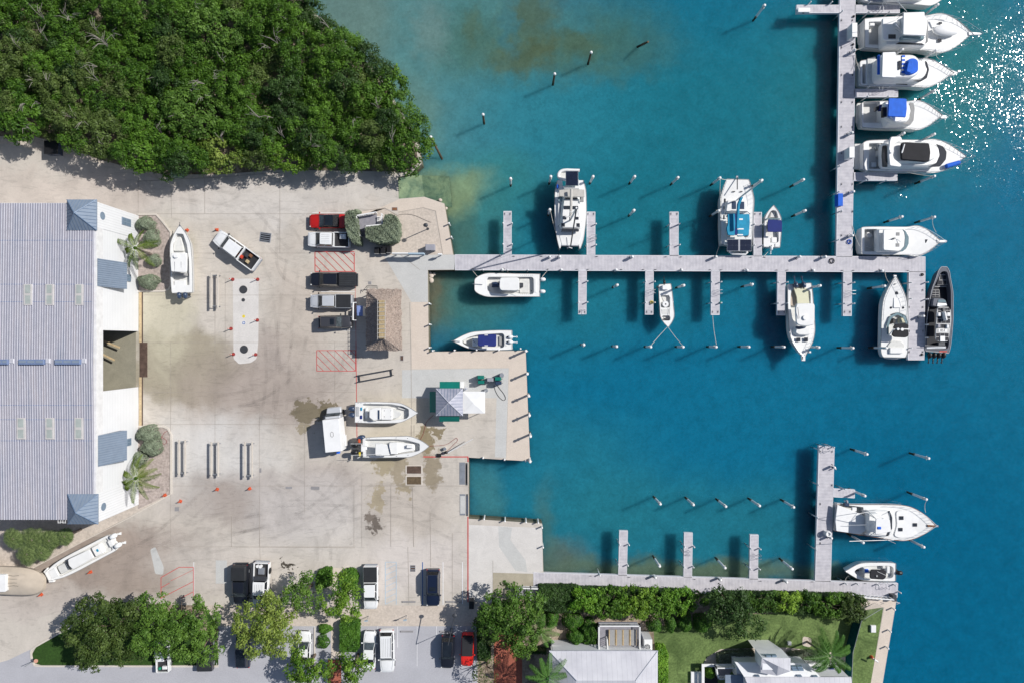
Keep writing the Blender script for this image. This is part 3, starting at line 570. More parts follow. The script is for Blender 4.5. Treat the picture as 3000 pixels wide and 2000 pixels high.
for i, (x, y) in enumerate([(1541, 1028), (1545, 1095), (1549, 1160), (1551, 1217), (1554, 1278), (1553, 1352)]):
    piling((x, y), f"{ORD[i]} from the top of the six thick white piles along the fuel quay", 'thick piles on the fuel quay')
# low posts along the quays
SRC = [None]
def bollard(px, label, zt=.75):
    p = P(px[0], px[1], zt)
    if SRC[0] is None:
        t_ = T('quay_post', label, 'post', (p.x, p.y, 0), 'low white posts along the quay edges'); M = MB(); M.cyl(p.x, p.y, -1.4, zt, .095, n=10); t_.part('post', M, 'pvc'); M = MB(); M.cyl(p.x, p.y, zt, zt + .06, .12, .06, 10); t_.part('cap', M, 'white_paint'); SRC[0] = t_.e; return
    dup(SRC[0], (p.x, p.y, 0), 0, label)
for x, y, l in [(1315, 654, 'upper low post on the sloping quay edge right of the lamp'), (1322, 694, 'lower low post on the sloping quay edge right of the lamp'), (1257, 889, 'top low post on the quay west of the basin'), (1258, 950, 'middle low post on the quay west of the basin'), (1257, 1018, 'bottom low post on the quay west of the basin'),
                (1267, 1027, 'low post at the inner corner of the basin'), (1331, 1026, 'low post below the bow of the navy bimini boat'), (1396, 1025, 'low post below the middle of the navy bimini boat'), (1461, 1025, 'low post below the stern of the navy bimini boat'), (1525, 1021, 'low post left of the first thick fuel quay pile'),
                (1415, 1341, 'left low post on the south edge of the fuel quay'), (1478, 1346, 'middle low post on the south edge of the fuel quay'), (1540, 1350, 'right low post on the south edge of the fuel quay'),
                (1418, 1520, 'first low post on the north edge of the white quay'), (1479, 1526, 'second low post on the north edge of the white quay'), (1541, 1529, 'third low post on the north edge of the white quay'), (1577, 1531, 'fourth low post on the north edge of the white quay'), (1588, 1545, 'low post at the corner of the white quay'),
                (1591, 1603, 'low post on the east edge of the white quay'), (2622, 1785, 'upper low post on the sloping quay at bottom right'), (2603, 1899, 'lower low post on the sloping quay at bottom right'), (2610, 1850, 'middle low post on the sloping quay at bottom right')]: bollard((x, y), l)
# ------------------------------------------------------------------ vegetation
def leafmat(name, dark, light, rough=.55, trans=.25):
    m, t, b = nodes(name, rough, 0, .3)
    a = t.nodes.new('ShaderNodeAttribute'); a.attribute_name = 'tone'; c = ramp(t, a.outputs['Fac'], [(0, dark), (.5, [(x + y) / 2 for x, y in zip(dark, light)]), (1, light)])
    link(t, c, b.inputs['Base Color']); o = t.nodes['Material Output']; tl = t.nodes.new('ShaderNodeBsdfTranslucent'); link(t, c, tl.inputs[0])
    mx = t.nodes.new('ShaderNodeMixShader'); mx.inputs[0].default_value = trans; link(t, b.outputs[0], mx.inputs[1]); link(t, tl.outputs[0], mx.inputs[2]); link(t, mx.outputs[0], o.inputs[0]); return m
G = lambda r, g, b: A(r * .97, g, b, .92)
leafmat('leaf_mangrove', G(34, 70, 12), G(108, 146, 48)); leafmat('leaf_olive', G(56, 76, 28), G(118, 136, 70)); leafmat('leaf_bright', G(66, 104, 22), G(152, 182, 66)); leafmat('leaf_mid', G(56, 90, 26), G(118, 150, 62))
leafmat('leaf_yellow', G(88, 112, 38), G(170, 182, 90)); leafmat('leaf_silver', G(104, 112, 92), G(166, 174, 148)); leafmat('leaf_dark', G(26, 54, 20), G(78, 106, 50)); leafmat('leaf_hedge', G(44, 86, 22), G(104, 146, 50)); leafmat('leaf_palm', G(48, 78, 16), G(142, 156, 62), .35, .15)
leafmat('leaf_palm_green', G(34, 82, 24), G(112, 152, 72), .35, .15); leafmat('leaf_seagrape', G(60, 110, 20), G(140, 180, 60)); leafmat('leaf_fan', G(60, 78, 36), G(150, 162, 104), .4, .15); leafmat('leaf_tawny', G(120, 100, 60), G(170, 160, 110))
mat('bark', (.16, .12, .09), .9, var=.3, scale=3); mat('bark_grey', (.34, .31, .28), .9, var=.25, scale=3); mat('bark_palm', (.24, .20, .17), .9, var=.25, scale=5)
def leafmesh(name, c, nrm, size, tone, m, loc, parent=None):
    """c (N,3) centres, nrm (N,3) normals, size (N,), tone (N,): one pointed four-sided leaf each"""
    n = len(c); nrm = nrm / (np.linalg.norm(nrm, axis=1, keepdims=True) + 1e-9); r = NP.normal(size=(n, 3)); u = np.cross(nrm, r); u /= np.linalg.norm(u, axis=1, keepdims=True) + 1e-9; v = np.cross(nrm, u)
    s = size[:, None]; q = np.stack([c + u * s, c + v * s * .55 + nrm * s * .12, c - u * s, c - v * s * .55 + nrm * s * .12], 1).reshape(-1, 3) - np.array(loc)
    me = bpy.data.meshes.new(name); me.vertices.add(4 * n); me.vertices.foreach_set('co', q.astype(np.float32).ravel()); me.loops.add(4 * n); me.loops.foreach_set('vertex_index', np.arange(4 * n, dtype=np.int32))
    me.polygons.add(n); me.polygons.foreach_set('loop_start', np.arange(0, 4 * n, 4, dtype=np.int32)); me.polygons.foreach_set('loop_total', np.full(n, 4, dtype=np.int32))
    me.update(calc_edges=True); a = me.attributes.new('tone', 'FLOAT', 'FACE'); a.data.foreach_set('value', np.clip(tone, 0, 1).astype(np.float32)); me.materials.append(MATS[m]); me.validate()
    o = bpy.data.objects.new(name, me); COL.objects.link(o)
    if parent: o.parent = parent
    else: o.location = loc
    return o
def clumps(cen, rads, per, size, flat=.75, up=.5, tone0=None, tvar=.18, lvar=.15):
    """leaves scattered over many small leaf clumps"""
    C, N_, S_, T_ = [], [], [], []
    for i, (c, r) in enumerate(zip(cen, rads)):
        k = max(8, int(per * r * r)); d = NP.normal(size=(k, 3)); d[:, 2] = np.abs(d[:, 2]) * 1.0 - .25; d /= np.linalg.norm(d, axis=1, keepdims=True); rr = r * NP.uniform(.55, 1.08, (k, 1)) * (1 + .22 * np.sin(3 * np.arctan2(d[:, 1:2], d[:, :1]) + i))
        C.append(np.array(c) + d * rr * np.array([1, 1, flat])); N_.append(d + NP.normal(size=(k, 3)) * .55 + np.array([0, 0, up])); S_.append(size * NP.uniform(.6, 1.25, k))
        tb = (tone0[i] if tone0 is not None else .5) + NP.normal() * tvar; T_.append(tb + NP.normal(size=k) * lvar)
    return np.concatenate(C), np.concatenate(N_), np.concatenate(S_), np.concatenate(T_)
def domes(cx, cy, R, z0, h, n, rc):
    c = []; r = []
    for i in range(n):
        a = NP.uniform(0, 6.283); q = math.sqrt(NP.uniform(0, 1)) * .95; x, y = cx + R[0] * q * math.cos(a), cy + R[1] * q * math.sin(a)
        c.append((x, y, z0 + h * math.sqrt(max(0, 1 - q * q)) * NP.uniform(.72, 1.05))); r.append(rc * NP.uniform(.6, 1.25))
    return c, r
def branches(M, x, y, z0, z1, R, n=6, r=.14):
    M.tube([(x, y, z0 - .1), (x + .08, y, (z0 + z1) / 2), (x, y + .1, z1)], r, 8, r1=r * .6)
    for k in range(n):
        a = 6.283 * k / n + random.uniform(-.3, .3); s_ = random.uniform(.55, .9)
        M.tube([(x, y, z1 - .5 * random.random()), (x + R * .4 * s_ * math.cos(a), y + R * .4 * s_ * math.sin(a), z1 + .5), (x + R * s_ * math.cos(a + .2), y + R * s_ * math.sin(a + .2), z1 + 1.1)], r * .5, 5, r1=.02)
def tree(name, label, cat, px, rx, ry, m, hgt=5.0, n=60, rc=.7, leaf=.17, per=230, group=None, bark='bark', tone=.5, tvar=.18, z0=None, lobes=1):
    """px, rx, ry: crown centre and radii as seen in the photo, at crown height"""
    zc = hgt * .75; c = P(px[0], px[1], zc); t_ = T(name, label, cat, (c.x, c.y, 0), group); R = (rx * S * (H - zc) / H, ry * S * (H - zc) / H)
    M = MB(); branches(M, c.x, c.y, 0, hgt * .5, min(R) * .9, 7, .1 + hgt * .02); t_.part('trunk', M, bark)
    cc, rr = [], []
    if lobes == 1: cc, rr = domes(c.x, c.y, R, hgt * .55, hgt * .45, n, rc)
    else:
        for k in range(lobes):
            a = 6.283 * k / lobes + random.random(); q = random.uniform(.45, .62); c2, r2 = domes(c.x + R[0] * q * math.cos(a), c.y + R[1] * q * math.sin(a), (R[0] * .48, R[1] * .48), hgt * random.uniform(.5, .6), hgt * random.uniform(.3, .45), n // lobes, rc); cc += c2; rr += r2
        c2, r2 = domes(c.x, c.y, (R[0] * .45, R[1] * .45), hgt * .6, hgt * .42, n // lobes, rc); cc += c2; rr += r2
    C, N_, S_, T_ = clumps(cc, rr, per, leaf, tone0=[tone] * len(cc), tvar=tvar); leafmesh('crown', C, N_, S_, T_, m, (c.x, c.y, 0), t_.e); return t_
# the mangrove wood: many touching crowns nobody could count, one mass
EDGE = [(-150, -120), (905, -120), (925, 0), (1005, 70), (1052, 115), (1110, 160), (1150, 205), (1180, 255), (1205, 305), (1228, 345), (1262, 385), (1268, 470), (1225, 505), (1150, 500), (1060, 492), (900, 478), (800, 470), (700, 500), (600, 505), (500, 500), (400, 505), (350, 470), (270, 440), (200, 420), (120, 395), (60, 375), (-150, 385)]
def inside(x, y, poly):
    k = False; n = len(poly)
    for i in range(n):
        x0, y0 = poly[i]; x1, y1 = poly[i - 1]
        if (y0 > y) != (y1 > y) and x < (x1 - x0) * (y - y0) / (y1 - y0) + x0: k = not k
    return k
def edged(x, y):
    return min(math.hypot(x - (x0 + (x1 - x0) * max(0, min(1, ((x - x0) * (x1 - x0) + (y - y0) * (y1 - y0)) / ((x1 - x0) ** 2 + (y1 - y0) ** 2 + 1e-9)))), y - (y0 + (y1 - y0) * max(0, min(1, ((x - x0) * (x1 - x0) + (y - y0) * (y1 - y0)) / ((x1 - x0) ** 2 + (y1 - y0) ** 2 + 1e-9))))) for (x0, y0), (x1, y1) in zip(EDGE, EDGE[1:] + EDGE[:1]))
NAMED = [(60, 345, 85, 70), (300, 390, 110, 75), (425, 440, 75, 62), (655, 455, 95, 55), (860, 455, 100, 50), (560, 330, 110, 80), (1190, 440, 80, 70), (1130, 260, 60, 70), (620, 80, 110, 80)]
cent = []; tries = 0
while tries < 6000 and len(cent) < 210:
    tries += 1; x, y = NP.uniform(-120, 1270), NP.uniform(-90, 510); r = NP.uniform(38, 62)
    if not inside(x, y, EDGE) or edged(x, y) < r * .5: continue
    if any(((x - a) / (c_ * .8)) ** 2 + ((y - b_) / (d_ * .8)) ** 2 < 1 for a, b_, c_, d_ in NAMED): continue
    if any(math.hypot(x - a, y - b_) < 41 for a, b_, _ in cent): continue
    cent.append((x, y, r))
groups_ = {'leaf_mangrove': ([], [], []), 'leaf_olive': ([], [], []), 'leaf_dark': ([], [], [])}
for x, y, r in cent:
    zc = NP.uniform(2.6, 5.6); c = P(x, y, zc); R = r * S * .92
    m = 'leaf_olive' if (x < 420 and y > 60 and NP.uniform() < .4) or NP.uniform() < .08 else 'leaf_dark' if NP.uniform() < .22 else 'leaf_mangrove'
    cc, rr = domes(c.x, c.y, (R, R * NP.uniform(.8, 1.1)), zc * .45, zc * .6, 30, .55); tb = NP.uniform(.3, .7)
    groups_[m][0].extend(cc); groups_[m][1].extend(rr); groups_[m][2].extend([tb] * len(cc))
for m, (cc, rr, tt) in groups_.items():
    C, N_, S_, T_ = clumps(cc, rr, 330, .115, tone0=tt, tvar=.15); o = leafmesh('mangrove_wood', C, N_, S_, T_, m, (0, 0, 0)); tag(o, {'leaf_mangrove': 'dense green mangrove wood filling the top left corner', 'leaf_olive': 'greyish olive crowns within the mangrove wood', 'leaf_dark': 'darkest green crowns within the mangrove wood'}[m], kind='stuff')
M = MB()
for k in range(46):      # bare grey twigs standing out of the canopy
    while True:
        x, y = random.uniform(20, 1150), random.uniform(5, 440)
        if inside(x, y, EDGE): break
    c = P(x, y, 4.9); a = random.uniform(0, 6.28)
    for j in range(4): b_ = a + random.uniform(-1, 1); L_ = random.uniform(.6, 1.7); M.tube([c + Vector((0, 0, -1)), c + Vector((math.cos(b_) * L_ * .4, math.sin(b_) * L_ * .4, .3)), c + Vector((math.cos(b_) * L_, math.sin(b_) * L_, random.uniform(.2, .7)))], .035, 4, r1=.012)
struct('dead_twigs', M, 'bark_grey', kind='stuff', label='bare pale twigs sticking out of the mangrove canopy')
for (x, y, rx, ry), l, m, hh, tn in zip(NAMED, ['bright green tree at the left edge above the sandy road', 'grey olive tree spreading over the sandy road edge', 'rounded bright green tree at the front of the wood by the green box', 'yellow green feathery tree in front of the wood by the yard', 'bright leafy shrub mass along the yard wall', 'soft pale green tree in the middle of the wood', 'deep green mangrove at the tip beside the slipway', 'mangrove tree on the water side, halfway down the shore', 'large pale green crown near the top middle of the wood'],
        ['leaf_mangrove', 'leaf_olive', 'leaf_mangrove', 'leaf_yellow', 'leaf_bright', 'leaf_mid', 'leaf_mangrove', 'leaf_mangrove', 'leaf_mid'], [4.5, 5, 4.8, 4, 3.2, 5.2, 4, 3.6, 5.4], [.5, .4, .7, .25, .3, .45, .4, .5, .4]):
    tree('mangrove_tree', l, 'tree', (x, y), rx, ry, m, hh, int(rx * ry / 75), .62, .16, 220, 'trees at the wood edge', tone=tn)
# parking lot trees
PT = 'trees round the parking lot'
tree('shade_tree', 'olive green dense tree, left of the two on the grass island', 'tree', (308, 1850), 128, 122, 'leaf_olive', 6.5, 150, .62, .15, 250, PT, tone=.15, lobes=5)
tree('shade_tree', 'green dense tree, right of the two on the grass island', 'tree', (505, 1832), 130, 112, 'leaf_mid', 6.5, 150, .6, .15, 250, PT, tone=.5, lobes=5)
tree('shade_tree', 'small loose tree at the right end of the grass island', 'tree', (600, 1880), 55, 72, 'leaf_mid', 5, 36, .55, .15, 190, PT, tone=.7)
tree('shade_tree', 'yellow green open tree between the white pickup and hedge path', 'tree', (785, 1835), 112, 112, 'leaf_yellow', 6, 150, .55, .16, 170, PT, tone=.45, lobes=5)
tree('shade_tree', 'thin grey green tree left of the round hedge beds', 'tree', (885, 1745), 72, 72, 'leaf_mid', 5.5, 66, .5, .14, 150, PT, tone=.65, lobes=4)
tree('shade_tree', 'bright green tree between the two round hedge beds', 'tree', (1005, 1748), 76, 70, 'leaf_bright', 5.5, 62, .5, .15, 200, PT, tone=.35, lobes=4)
tree('shade_tree', 'green tree at the bottom edge left of the brick path', 'tree', (895, 1960), 82, 72, 'leaf_bright', 5.5, 64, .5, .15, 190, PT, tone=.25, lobes=4)
tree('shade_tree', 'loose green tree at the bottom edge over the white sedan', 'tree', (1030, 1955), 50, 62, 'leaf_bright', 5, 42, .5, .15, 180, PT, tone=.3, lobes=3)
tree('shade_tree', 'broad green tree shading the black bin and gravel', 'tree', (1492, 1800), 108, 86, 'leaf_mid', 6, 130, .6, .16, 220, PT, tone=.35, lobes=5)
tree('shade_tree', 'green tree over the top of the brick path', 'tree', (1435, 1845), 55, 45, 'leaf_olive', 4.6, 30, .5, .15, 190, PT, tone=.0)
tree('shade_tree', 'small twiggy tree beside the red car at the bottom edge', 'tree', (1425, 1965), 45, 50, 'leaf_olive', 3.6, 30, .45, .12, 90, PT, tone=.2)
tree('shade_tree', 'green tree beside the dark gap left of the grey roof', 'tree', (1525, 1880), 48, 55, 'leaf_mid', 4.5, 36, .55, .15, 210, PT, tone=.4)
tree('shade_tree', 'dark feathery tree on the lawn behind the long hedge', 'tree', (2140, 1780), 70, 58, 'leaf_dark', 5.5, 62, .6, .15, 220, PT, tone=.55, lobes=4)
tree('shade_tree', 'low spreading dark tree on the lawn', 'tree', (2180, 1835), 62, 40, 'leaf_dark', 3.5, 34, .5, .14, 170, PT, tone=.8)
# hedges and bushes
def bush(name, label, cat, px, rx, ry, m, h=1.6, per=330, leaf=.1, n=18, group=None, tone=.5, box=0):
    c = P(px[0], px[1], h * .8); R = (rx * S * .98, ry * S * .98); t_ = T(name, label, cat, (c.x, c.y, 0), group); M = MB()
    for k in range(5): a = k * 1.26; M.tube([(c.x, c.y, 0), (c.x + math.cos(a) * R[0] * .5, c.y + math.sin(a) * R[1] * .5, h * .7)], .04, 5, r1=.02)
    t_.part('stem', M, 'bark'); k = int(R[0] * R[1] * 3.14 * per * .9 + 200); th = NP.uniform(0, 6.283, k); q = NP.uniform(0, 1, k) ** .5; pw = 4. if box else 2.; ez = (1 - q ** pw).clip(0, 1) ** (1 / pw)
    lump = 1 + .10 * np.sin(th * 3 + px[0]) + .07 * np.sin(th * 5 + px[1]); X = c.x + R[0] * q * lump * np.cos(th); Y = c.y + R[1] * q * lump * np.sin(th); bl = .10 * np.sin(X * 5.1) * np.sin(Y * 4.7)
    C = np.stack([X, Y, h * (.25 + .75 * ez) + bl + NP.normal(size=k) * .05], 1); N_ = np.stack([np.cos(th) * q, np.sin(th) * q, .35 + ez], 1) + NP.normal(size=(k, 3)) * .5
    side = int(k * .35); th2 = NP.uniform(0, 6.283, side); l2 = 1 + .10 * np.sin(th2 * 3 + px[0]) + .07 * np.sin(th2 * 5 + px[1]); C2 = np.stack([c.x + R[0] * l2 * np.cos(th2), c.y + R[1] * l2 * np.sin(th2), NP.uniform(.05, h * .5, side)], 1); N2 = np.stack([np.cos(th2), np.sin(th2), np.full(side, .3)], 1) + NP.normal(size=(side, 3)) * .4
    leafmesh('foliage', np.concatenate([C, C2]), np.concatenate([N_, N2]), leaf * NP.uniform(.7, 1.3, k + side), np.concatenate([tone + bl * 2 + NP.normal(size=k) * .2, tone + NP.normal(size=side) * .2]), m, (c.x, c.y, 0), t_.e); return t_
def hedge(name, label, pts, m, h=1.4, per=260, leaf=.11, group=None, tone=.5, cat='hedge', lump=.12, tl=.25):
    """clipped hedge over a polygon seen in the photo"""
    p = ccw(wpts(pts, h)); xs = [q[0] for q in p]; ys = [q[1] for q in p]; area = abs(sum(p[i][0] * p[(i + 1) % len(p)][1] - p[(i + 1) % len(p)][0] * p[i][1] for i in range(len(p)))) / 2
    cx, cy = sum(xs) / len(xs), sum(ys) / len(ys); t_ = T(name, label, cat, (cx, cy, 0), group); k = int(area * per * 1.5); X = NP.uniform(min(xs), max(xs), k * 3); Y = NP.uniform(min(ys), max(ys), k * 3)
    ok = np.zeros(len(X), bool); 
    for i in range(len(p)):
        x0, y0 = p[i]; x1, y1 = p[i - 1]
        if y0 == y1: continue
        cr = ((y0 > Y) != (y1 > Y)) & (X < (x1 - x0) * (Y - y0) / (y1 - y0) + x0); ok ^= cr
    X, Y = X[ok][:k], Y[ok][:k]; n_ = len(X); bl = lump * (np.sin(X * 3.3 + 1) * np.sin(Y * 3.9) + .6 * np.sin(X * 7.1) * np.sin(Y * 6.3 + 2)); Cn = [np.stack([X, Y, h + bl + NP.normal(size=n_) * .05], 1)]; Nn = [np.stack([NP.normal(size=n_) * .55, NP.normal(size=n_) * .55, np.ones(n_)], 1)]; Tn = [tone + tl * np.sin(X * 1.1 + 2) * np.sin(Y * 1.7) + NP.normal(size=n_) * .2]
    for i in range(len(p)):
        a, b_ = Vector(p[i]), Vector(p[(i + 1) % len(p)]); L_ = (b_ - a).length; q = int(L_ * h * per * .6); u = NP.uniform(0, 1, q); d = (b_ - a) / max(L_, 1e-6); nx, ny = d.y, -d.x; off = NP.normal(size=q) * .06
        Cn.append(np.stack([a.x + (b_.x - a.x) * u + nx * off, a.y + (b_.y - a.y) * u + ny * off, NP.uniform(.03, h, q)], 1)); Nn.append(np.stack([np.full(q, nx), np.full(q, ny), np.full(q, .35)], 1) + NP.normal(size=(q, 3)) * .45); Tn.append(tone + NP.normal(size=q) * .2)
    C = np.concatenate(Cn); leafmesh('foliage', C, np.concatenate(Nn), leaf * NP.uniform(.7, 1.3, len(C)), np.concatenate(Tn), m, (cx, cy, 0), t_.e)
    M = MB(); M.slab([(cx + (x - cx) * .9, cy + (y - cy) * .9) for x, y in p], 0, h * .8); t_.part('branches', M, 'bark'); return t_
SB = 'silvery bushes in the shed beds'
bush('round_bush', 'silvery green clipped bush, top one of the north bed', 'bush', (418, 654), 27, 20, 'leaf_silver', 1.7, group=SB)
bush('round_bush', 'silvery green bush under the north coconut palm', 'bush', (438, 695), 22, 26, 'leaf_silver', 1.5, group=SB); bush('round_bush', 'small silvery bush right below the north coconut palm', 'bush', (444, 762), 20, 17, 'leaf_silver', 1.3, group=SB)
bush('round_bush', 'silvery green bush at the bottom of the north bed by the window', 'bush', (427, 824), 29, 22, 'leaf_silver', 1.6, group=SB); bush('round_bush', 'large silvery bush at the top of the south bed', 'bush', (425, 1272), 32, 26, 'leaf_silver', 1.7, group=SB)
bush('round_bush', 'silvery bush in the middle of the south bed', 'bush', (438, 1310), 30, 26, 'leaf_silver', 1.5, group=SB); bush('round_bush', 'silvery bush beside the south coconut palm trunk', 'bush', (402, 1345), 20, 24, 'leaf_silver', 1.5, group=SB)
hedge('clipped_hedge', 'tall silver green hedge left of the railed deck', [(1012, 625), (1022, 617), (1035, 618), (1043, 640), (1047, 680), (1052, 714), (1035, 713), (1020, 690), (1011, 660)], 'leaf_silver', 2.3, 300, .1, 'silver hedges round the railed deck')
hedge('clipped_hedge', 'silver green L shaped hedge right of the railed deck', [(1070, 668), (1092, 664), (1122, 660), (1128, 632), (1140, 628), (1156, 632), (1165, 648), (1168, 680), (1160, 704), (1130, 711), (1096, 708), (1072, 697)], 'leaf_silver', 2.3, 300, .1, 'silver hedges round the railed deck')
bush('round_bush', 'little silver bush at the deck corner', 'bush', (1043, 620), 9, 8, 'leaf_silver', 1.9)
hedge('clipped_hedge', 'rounded green hedge in the left bed above the path', [(926, 1690), (933, 1672), (950, 1664), (969, 1664), (969, 1715), (926, 1725)], 'leaf_hedge', .8, 300, .1, tone=.6); hedge('clipped_hedge', 'rounded green hedge in the right bed above the path', [(1003, 1700), (1006, 1676), (1020, 1665), (1038, 1668), (1048, 1690), (1040, 1725), (1004, 1725)], 'leaf_hedge', .8, 300, .1, tone=.6)
hedge('clipped_hedge', 'long rounded green hedge right of the concrete path', rnd([(996, 1818), (1050, 1818), (1048, 1908), (995, 1908)], 12), 'leaf_hedge', 1.2, 300, .1, tone=.5); bush('low_shrub', 'low green shrub patch left of the concrete path', 'shrub', (950, 1843), 20, 13, 'leaf_hedge', .7, tone=.7); bush('low_shrub', 'sprawling green shrub below the patch left of the path', 'shrub', (945, 1880), 18, 22, 'leaf_hedge', .6, 150, tone=.4)
hedge('clipped_hedge', 'dark clipped hedge beside the red car', [(1398, 1828), (1430, 1826), (1436, 1930), (1400, 1935)], 'leaf_dark', 1.2, 280, .1, tone=.3); hedge('clipped_hedge', 'dark green hedge section under the long dock at its west end', [(1580, 1724), (1690, 1724), (1688, 1790), (1640, 1795), (1582, 1782)], 'leaf_dark', 1.9, 240, .14, tone=.5)
LH = 'leafy shrubs of the long hedge'
hedge('long_hedge', 'long dark base hedge running beneath the bottom dock', [(1690, 1726), (2030, 1736), (2030, 1790), (1690, 1792)], 'leaf_dark', 1.6, 200, .13, tone=.7)
hedge('long_hedge', 'eastern half of the long dark base hedge', [(2105, 1740), (2520, 1748), (2520, 1800), (2400, 1800), (2105, 1785)], 'leaf_dark', 1.6, 200, .13, tone=.6)
for i, (x, y, rx, ry, m, tn, l) in enumerate([(1715, 1762, 50, 40, 'leaf_seagrape', .5, 'yellow green leafy shrub at the west end of the long hedge'), (1790, 1770, 55, 48, 'leaf_mangrove', .5, 'speckled green shrub above the lounger deck'), (1862, 1768, 52, 50, 'leaf_bright', .4, 'bright green shrub above the right end of the lounger deck'), (1935, 1768, 48, 46, 'leaf_mangrove', .8, 'green leafy shrub right of the bright one'),
        (1995, 1765, 45, 42, 'leaf_seagrape', .45, 'fresh green shrub just before the dark gap in the hedge'), (2055, 1750, 38, 20, 'leaf_mangrove', .3, 'low dark shrub in the hedge gap'), (2235, 1762, 55, 32, 'leaf_mid', .2, 'dull green shrub right of the dark feathery tree'), (2310, 1765, 36, 34, 'leaf_bright', .95, 'lime green shrub in the right half of the long hedge'), (2365, 1765, 40, 30, 'leaf_mangrove', .3, 'dark shrub right of the lime green one'), (2430, 1775, 55, 38, 'leaf_mangrove', .6, 'rounded green shrub, second from the east end of the hedge'), (2492, 1785, 45, 42, 'leaf_olive', .15, 'broad leaved shrub at the east end of the hedge')]):
    tree('hedge_shrub', l, 'shrub', (x, y - 4), rx * 1.1, ry * 1.05, m, 2.8, int(rx * ry / 42), .42, .14, 300, LH, tone=tn)
for x, y, rx, ry, l in [(1920, 1835, 22, 20, 'dark green clipped ball, left of the three on the lawn edge'), (1967, 1830, 16, 26, 'oval clipped shrub, middle of the three on the lawn edge'), (2009, 1826, 22, 29, 'egg shaped clipped shrub, right of the three on the lawn edge'), (2062, 1830, 26, 26, 'loose green shrub in the dark right of the clipped three'), (1678, 1825, 32, 22, 'grassy green mound above the grey roof, upper left'), (1616, 1815, 20, 26, 'grassy green mound beside the fan palm'), (1730, 1860, 30, 42, 'tall grassy green mound left of the lounger deck'), (1690, 1870, 28, 22, 'grassy green mound above the grey roof, lower left')]:
    bush('clipped_bush', l, 'bush', (x, y), rx, ry, 'leaf_hedge', 1.7, 330, .1, tone=.35, group='clipped mounds in the garden')
hedge('clipped_hedge', 'bright green hedge strip along the east side of the grey roof', [(1929, 1898), (1950, 1900), (1957, 1920), (1955, 2080), (1930, 2080)], 'leaf_seagrape', 1.6, 240, .12, tone=.6); hedge('low_hedge', 'grey green low hedge behind the white cottage', [(2105, 1920), (2130, 1912), (2210, 1908), (2212, 1930), (2150, 1940), (2104, 1945)], 'leaf_silver', .9, 300, .09, tone=.3)
hedge('low_hedge', 'grey green ragged hedge under the leaning palm', [(2310, 1915), (2360, 1910), (2425, 1915), (2430, 1940), (2320, 1940)], 'leaf_silver', .9, 240, .09, tone=.15); bush('low_shrub', 'bright shrub in the dark courtyard of the cottage', 'shrub', (2082, 1975), 13, 17, 'leaf_seagrape', 1.5, 200, .13, tone=.5)
hedge('clipped_hedge', 'dark hedge between brick path and grey roof', [(1535, 1905), (1600, 1908), (1600, 1915), (1535, 1912)], 'leaf_dark', 1.4, 260, .1)
# palms
def frond(L, droop, w, nl, tone, fan=False):
    """one arched frond along +x: rachis plus leaflets"""
    C = []; F = []; Tn = []
    zf = lambda u: .55 * L * u * .5 - droop * u * u * L; pr = None
    for k in range(nl):
        u = .12 + .88 * k / nl; x = L * u * (1 - .18 * droop * u); z = zf(u); ww = w * min(1, u * 3.2) * (1.05 - u) ** .45
        for s_ in (-1, 1):
            dx = .42 * ww; y1 = s_ * ww * .9; dz = -.25 * ww - random.uniform(0, .18) * ww; b_ = len(C); t2 = .022
            C += [(x, 0, z), (x + t2 * 1.6, s_ * .01, z), (x + dx * .6 + t2, y1 * .6, z + dz * .3), (x + dx + random.uniform(-.05, .05), y1, z + dz), (x + dx * .6 - t2, y1 * .6, z + dz * .3)]; F.append((b_, b_ + 1, b_ + 2, b_ + 3, b_ + 4)); Tn.append(tone + random.uniform(-.2, .2))
    pr = 0; rach = [(L * (j / 7) * (1 - .18 * droop * j / 7), 0, zf(j / 7)) for j in range(8)]; return C, F, Tn, rach
def palm(name, label, top, base, h, L, n, m, w=.55, nl=26, tone=.5, dr=(.3, .8), group=None, r=.16):
    c = P(top[0], top[1], h); b_ = P(base[0], base[1], 0) if base else Vector((c.x, c.y, 0)); t_ = T(name, label, 'palm tree', (b_.x, b_.y, 0), group); M = MB()
    mid = b_.lerp(c, .45) + Vector(((b_.x - c.x) * .1, (b_.y - c.y) * .1, 0)); M.tube([(b_.x, b_.y, -.1), (mid.x, mid.y, h * .45), (c.x, c.y, h)], r * 1.25, 9, r1=r * .7); t_.part('trunk', M, 'bark_palm')
    M = MB(); M.ell((c.x, c.y, h), (r * 1.5, r * 1.5, r * 1.8), 8, 5); t_.part('crown_bud', M, m)
    for k in range(n):
        a = 6.283 * k / n + random.uniform(-.2, .2); ly = random.random(); C, F, Tn, rc = frond(L * random.uniform(.8, 1.08), dr[0] + (dr[1] - dr[0]) * ly, w, nl, tone + random.uniform(-.18, .18))
        me = bpy.data.meshes.new('frond'); tw = random.uniform(-.3, .3); R_ = Matrix.Rotation(a, 4, 'Z') @ Matrix.Rotation(tw, 4, 'X') @ Matrix.Rotation(-.25 * (1 - ly) + .1, 4, 'Y'); lc = c - t_.at + Vector((0, 0, .1)); M = MB(); M.add(C, F); M.tube(rc, .035, 4, r1=.012); nf = len(F)
        me.from_pydata([tuple(R_ @ Vector(v) + lc) for v in M.v], [], M.f); me.materials.append(MATS[m]); at_ = me.attributes.new('tone', 'FLOAT', 'FACE'); at_.data.foreach_set('value', Tn + [.9] * (len(M.f) - nf)); o = bpy.data.objects.new('frond', me); COL.objects.link(o); o.parent = t_.e
    return t_
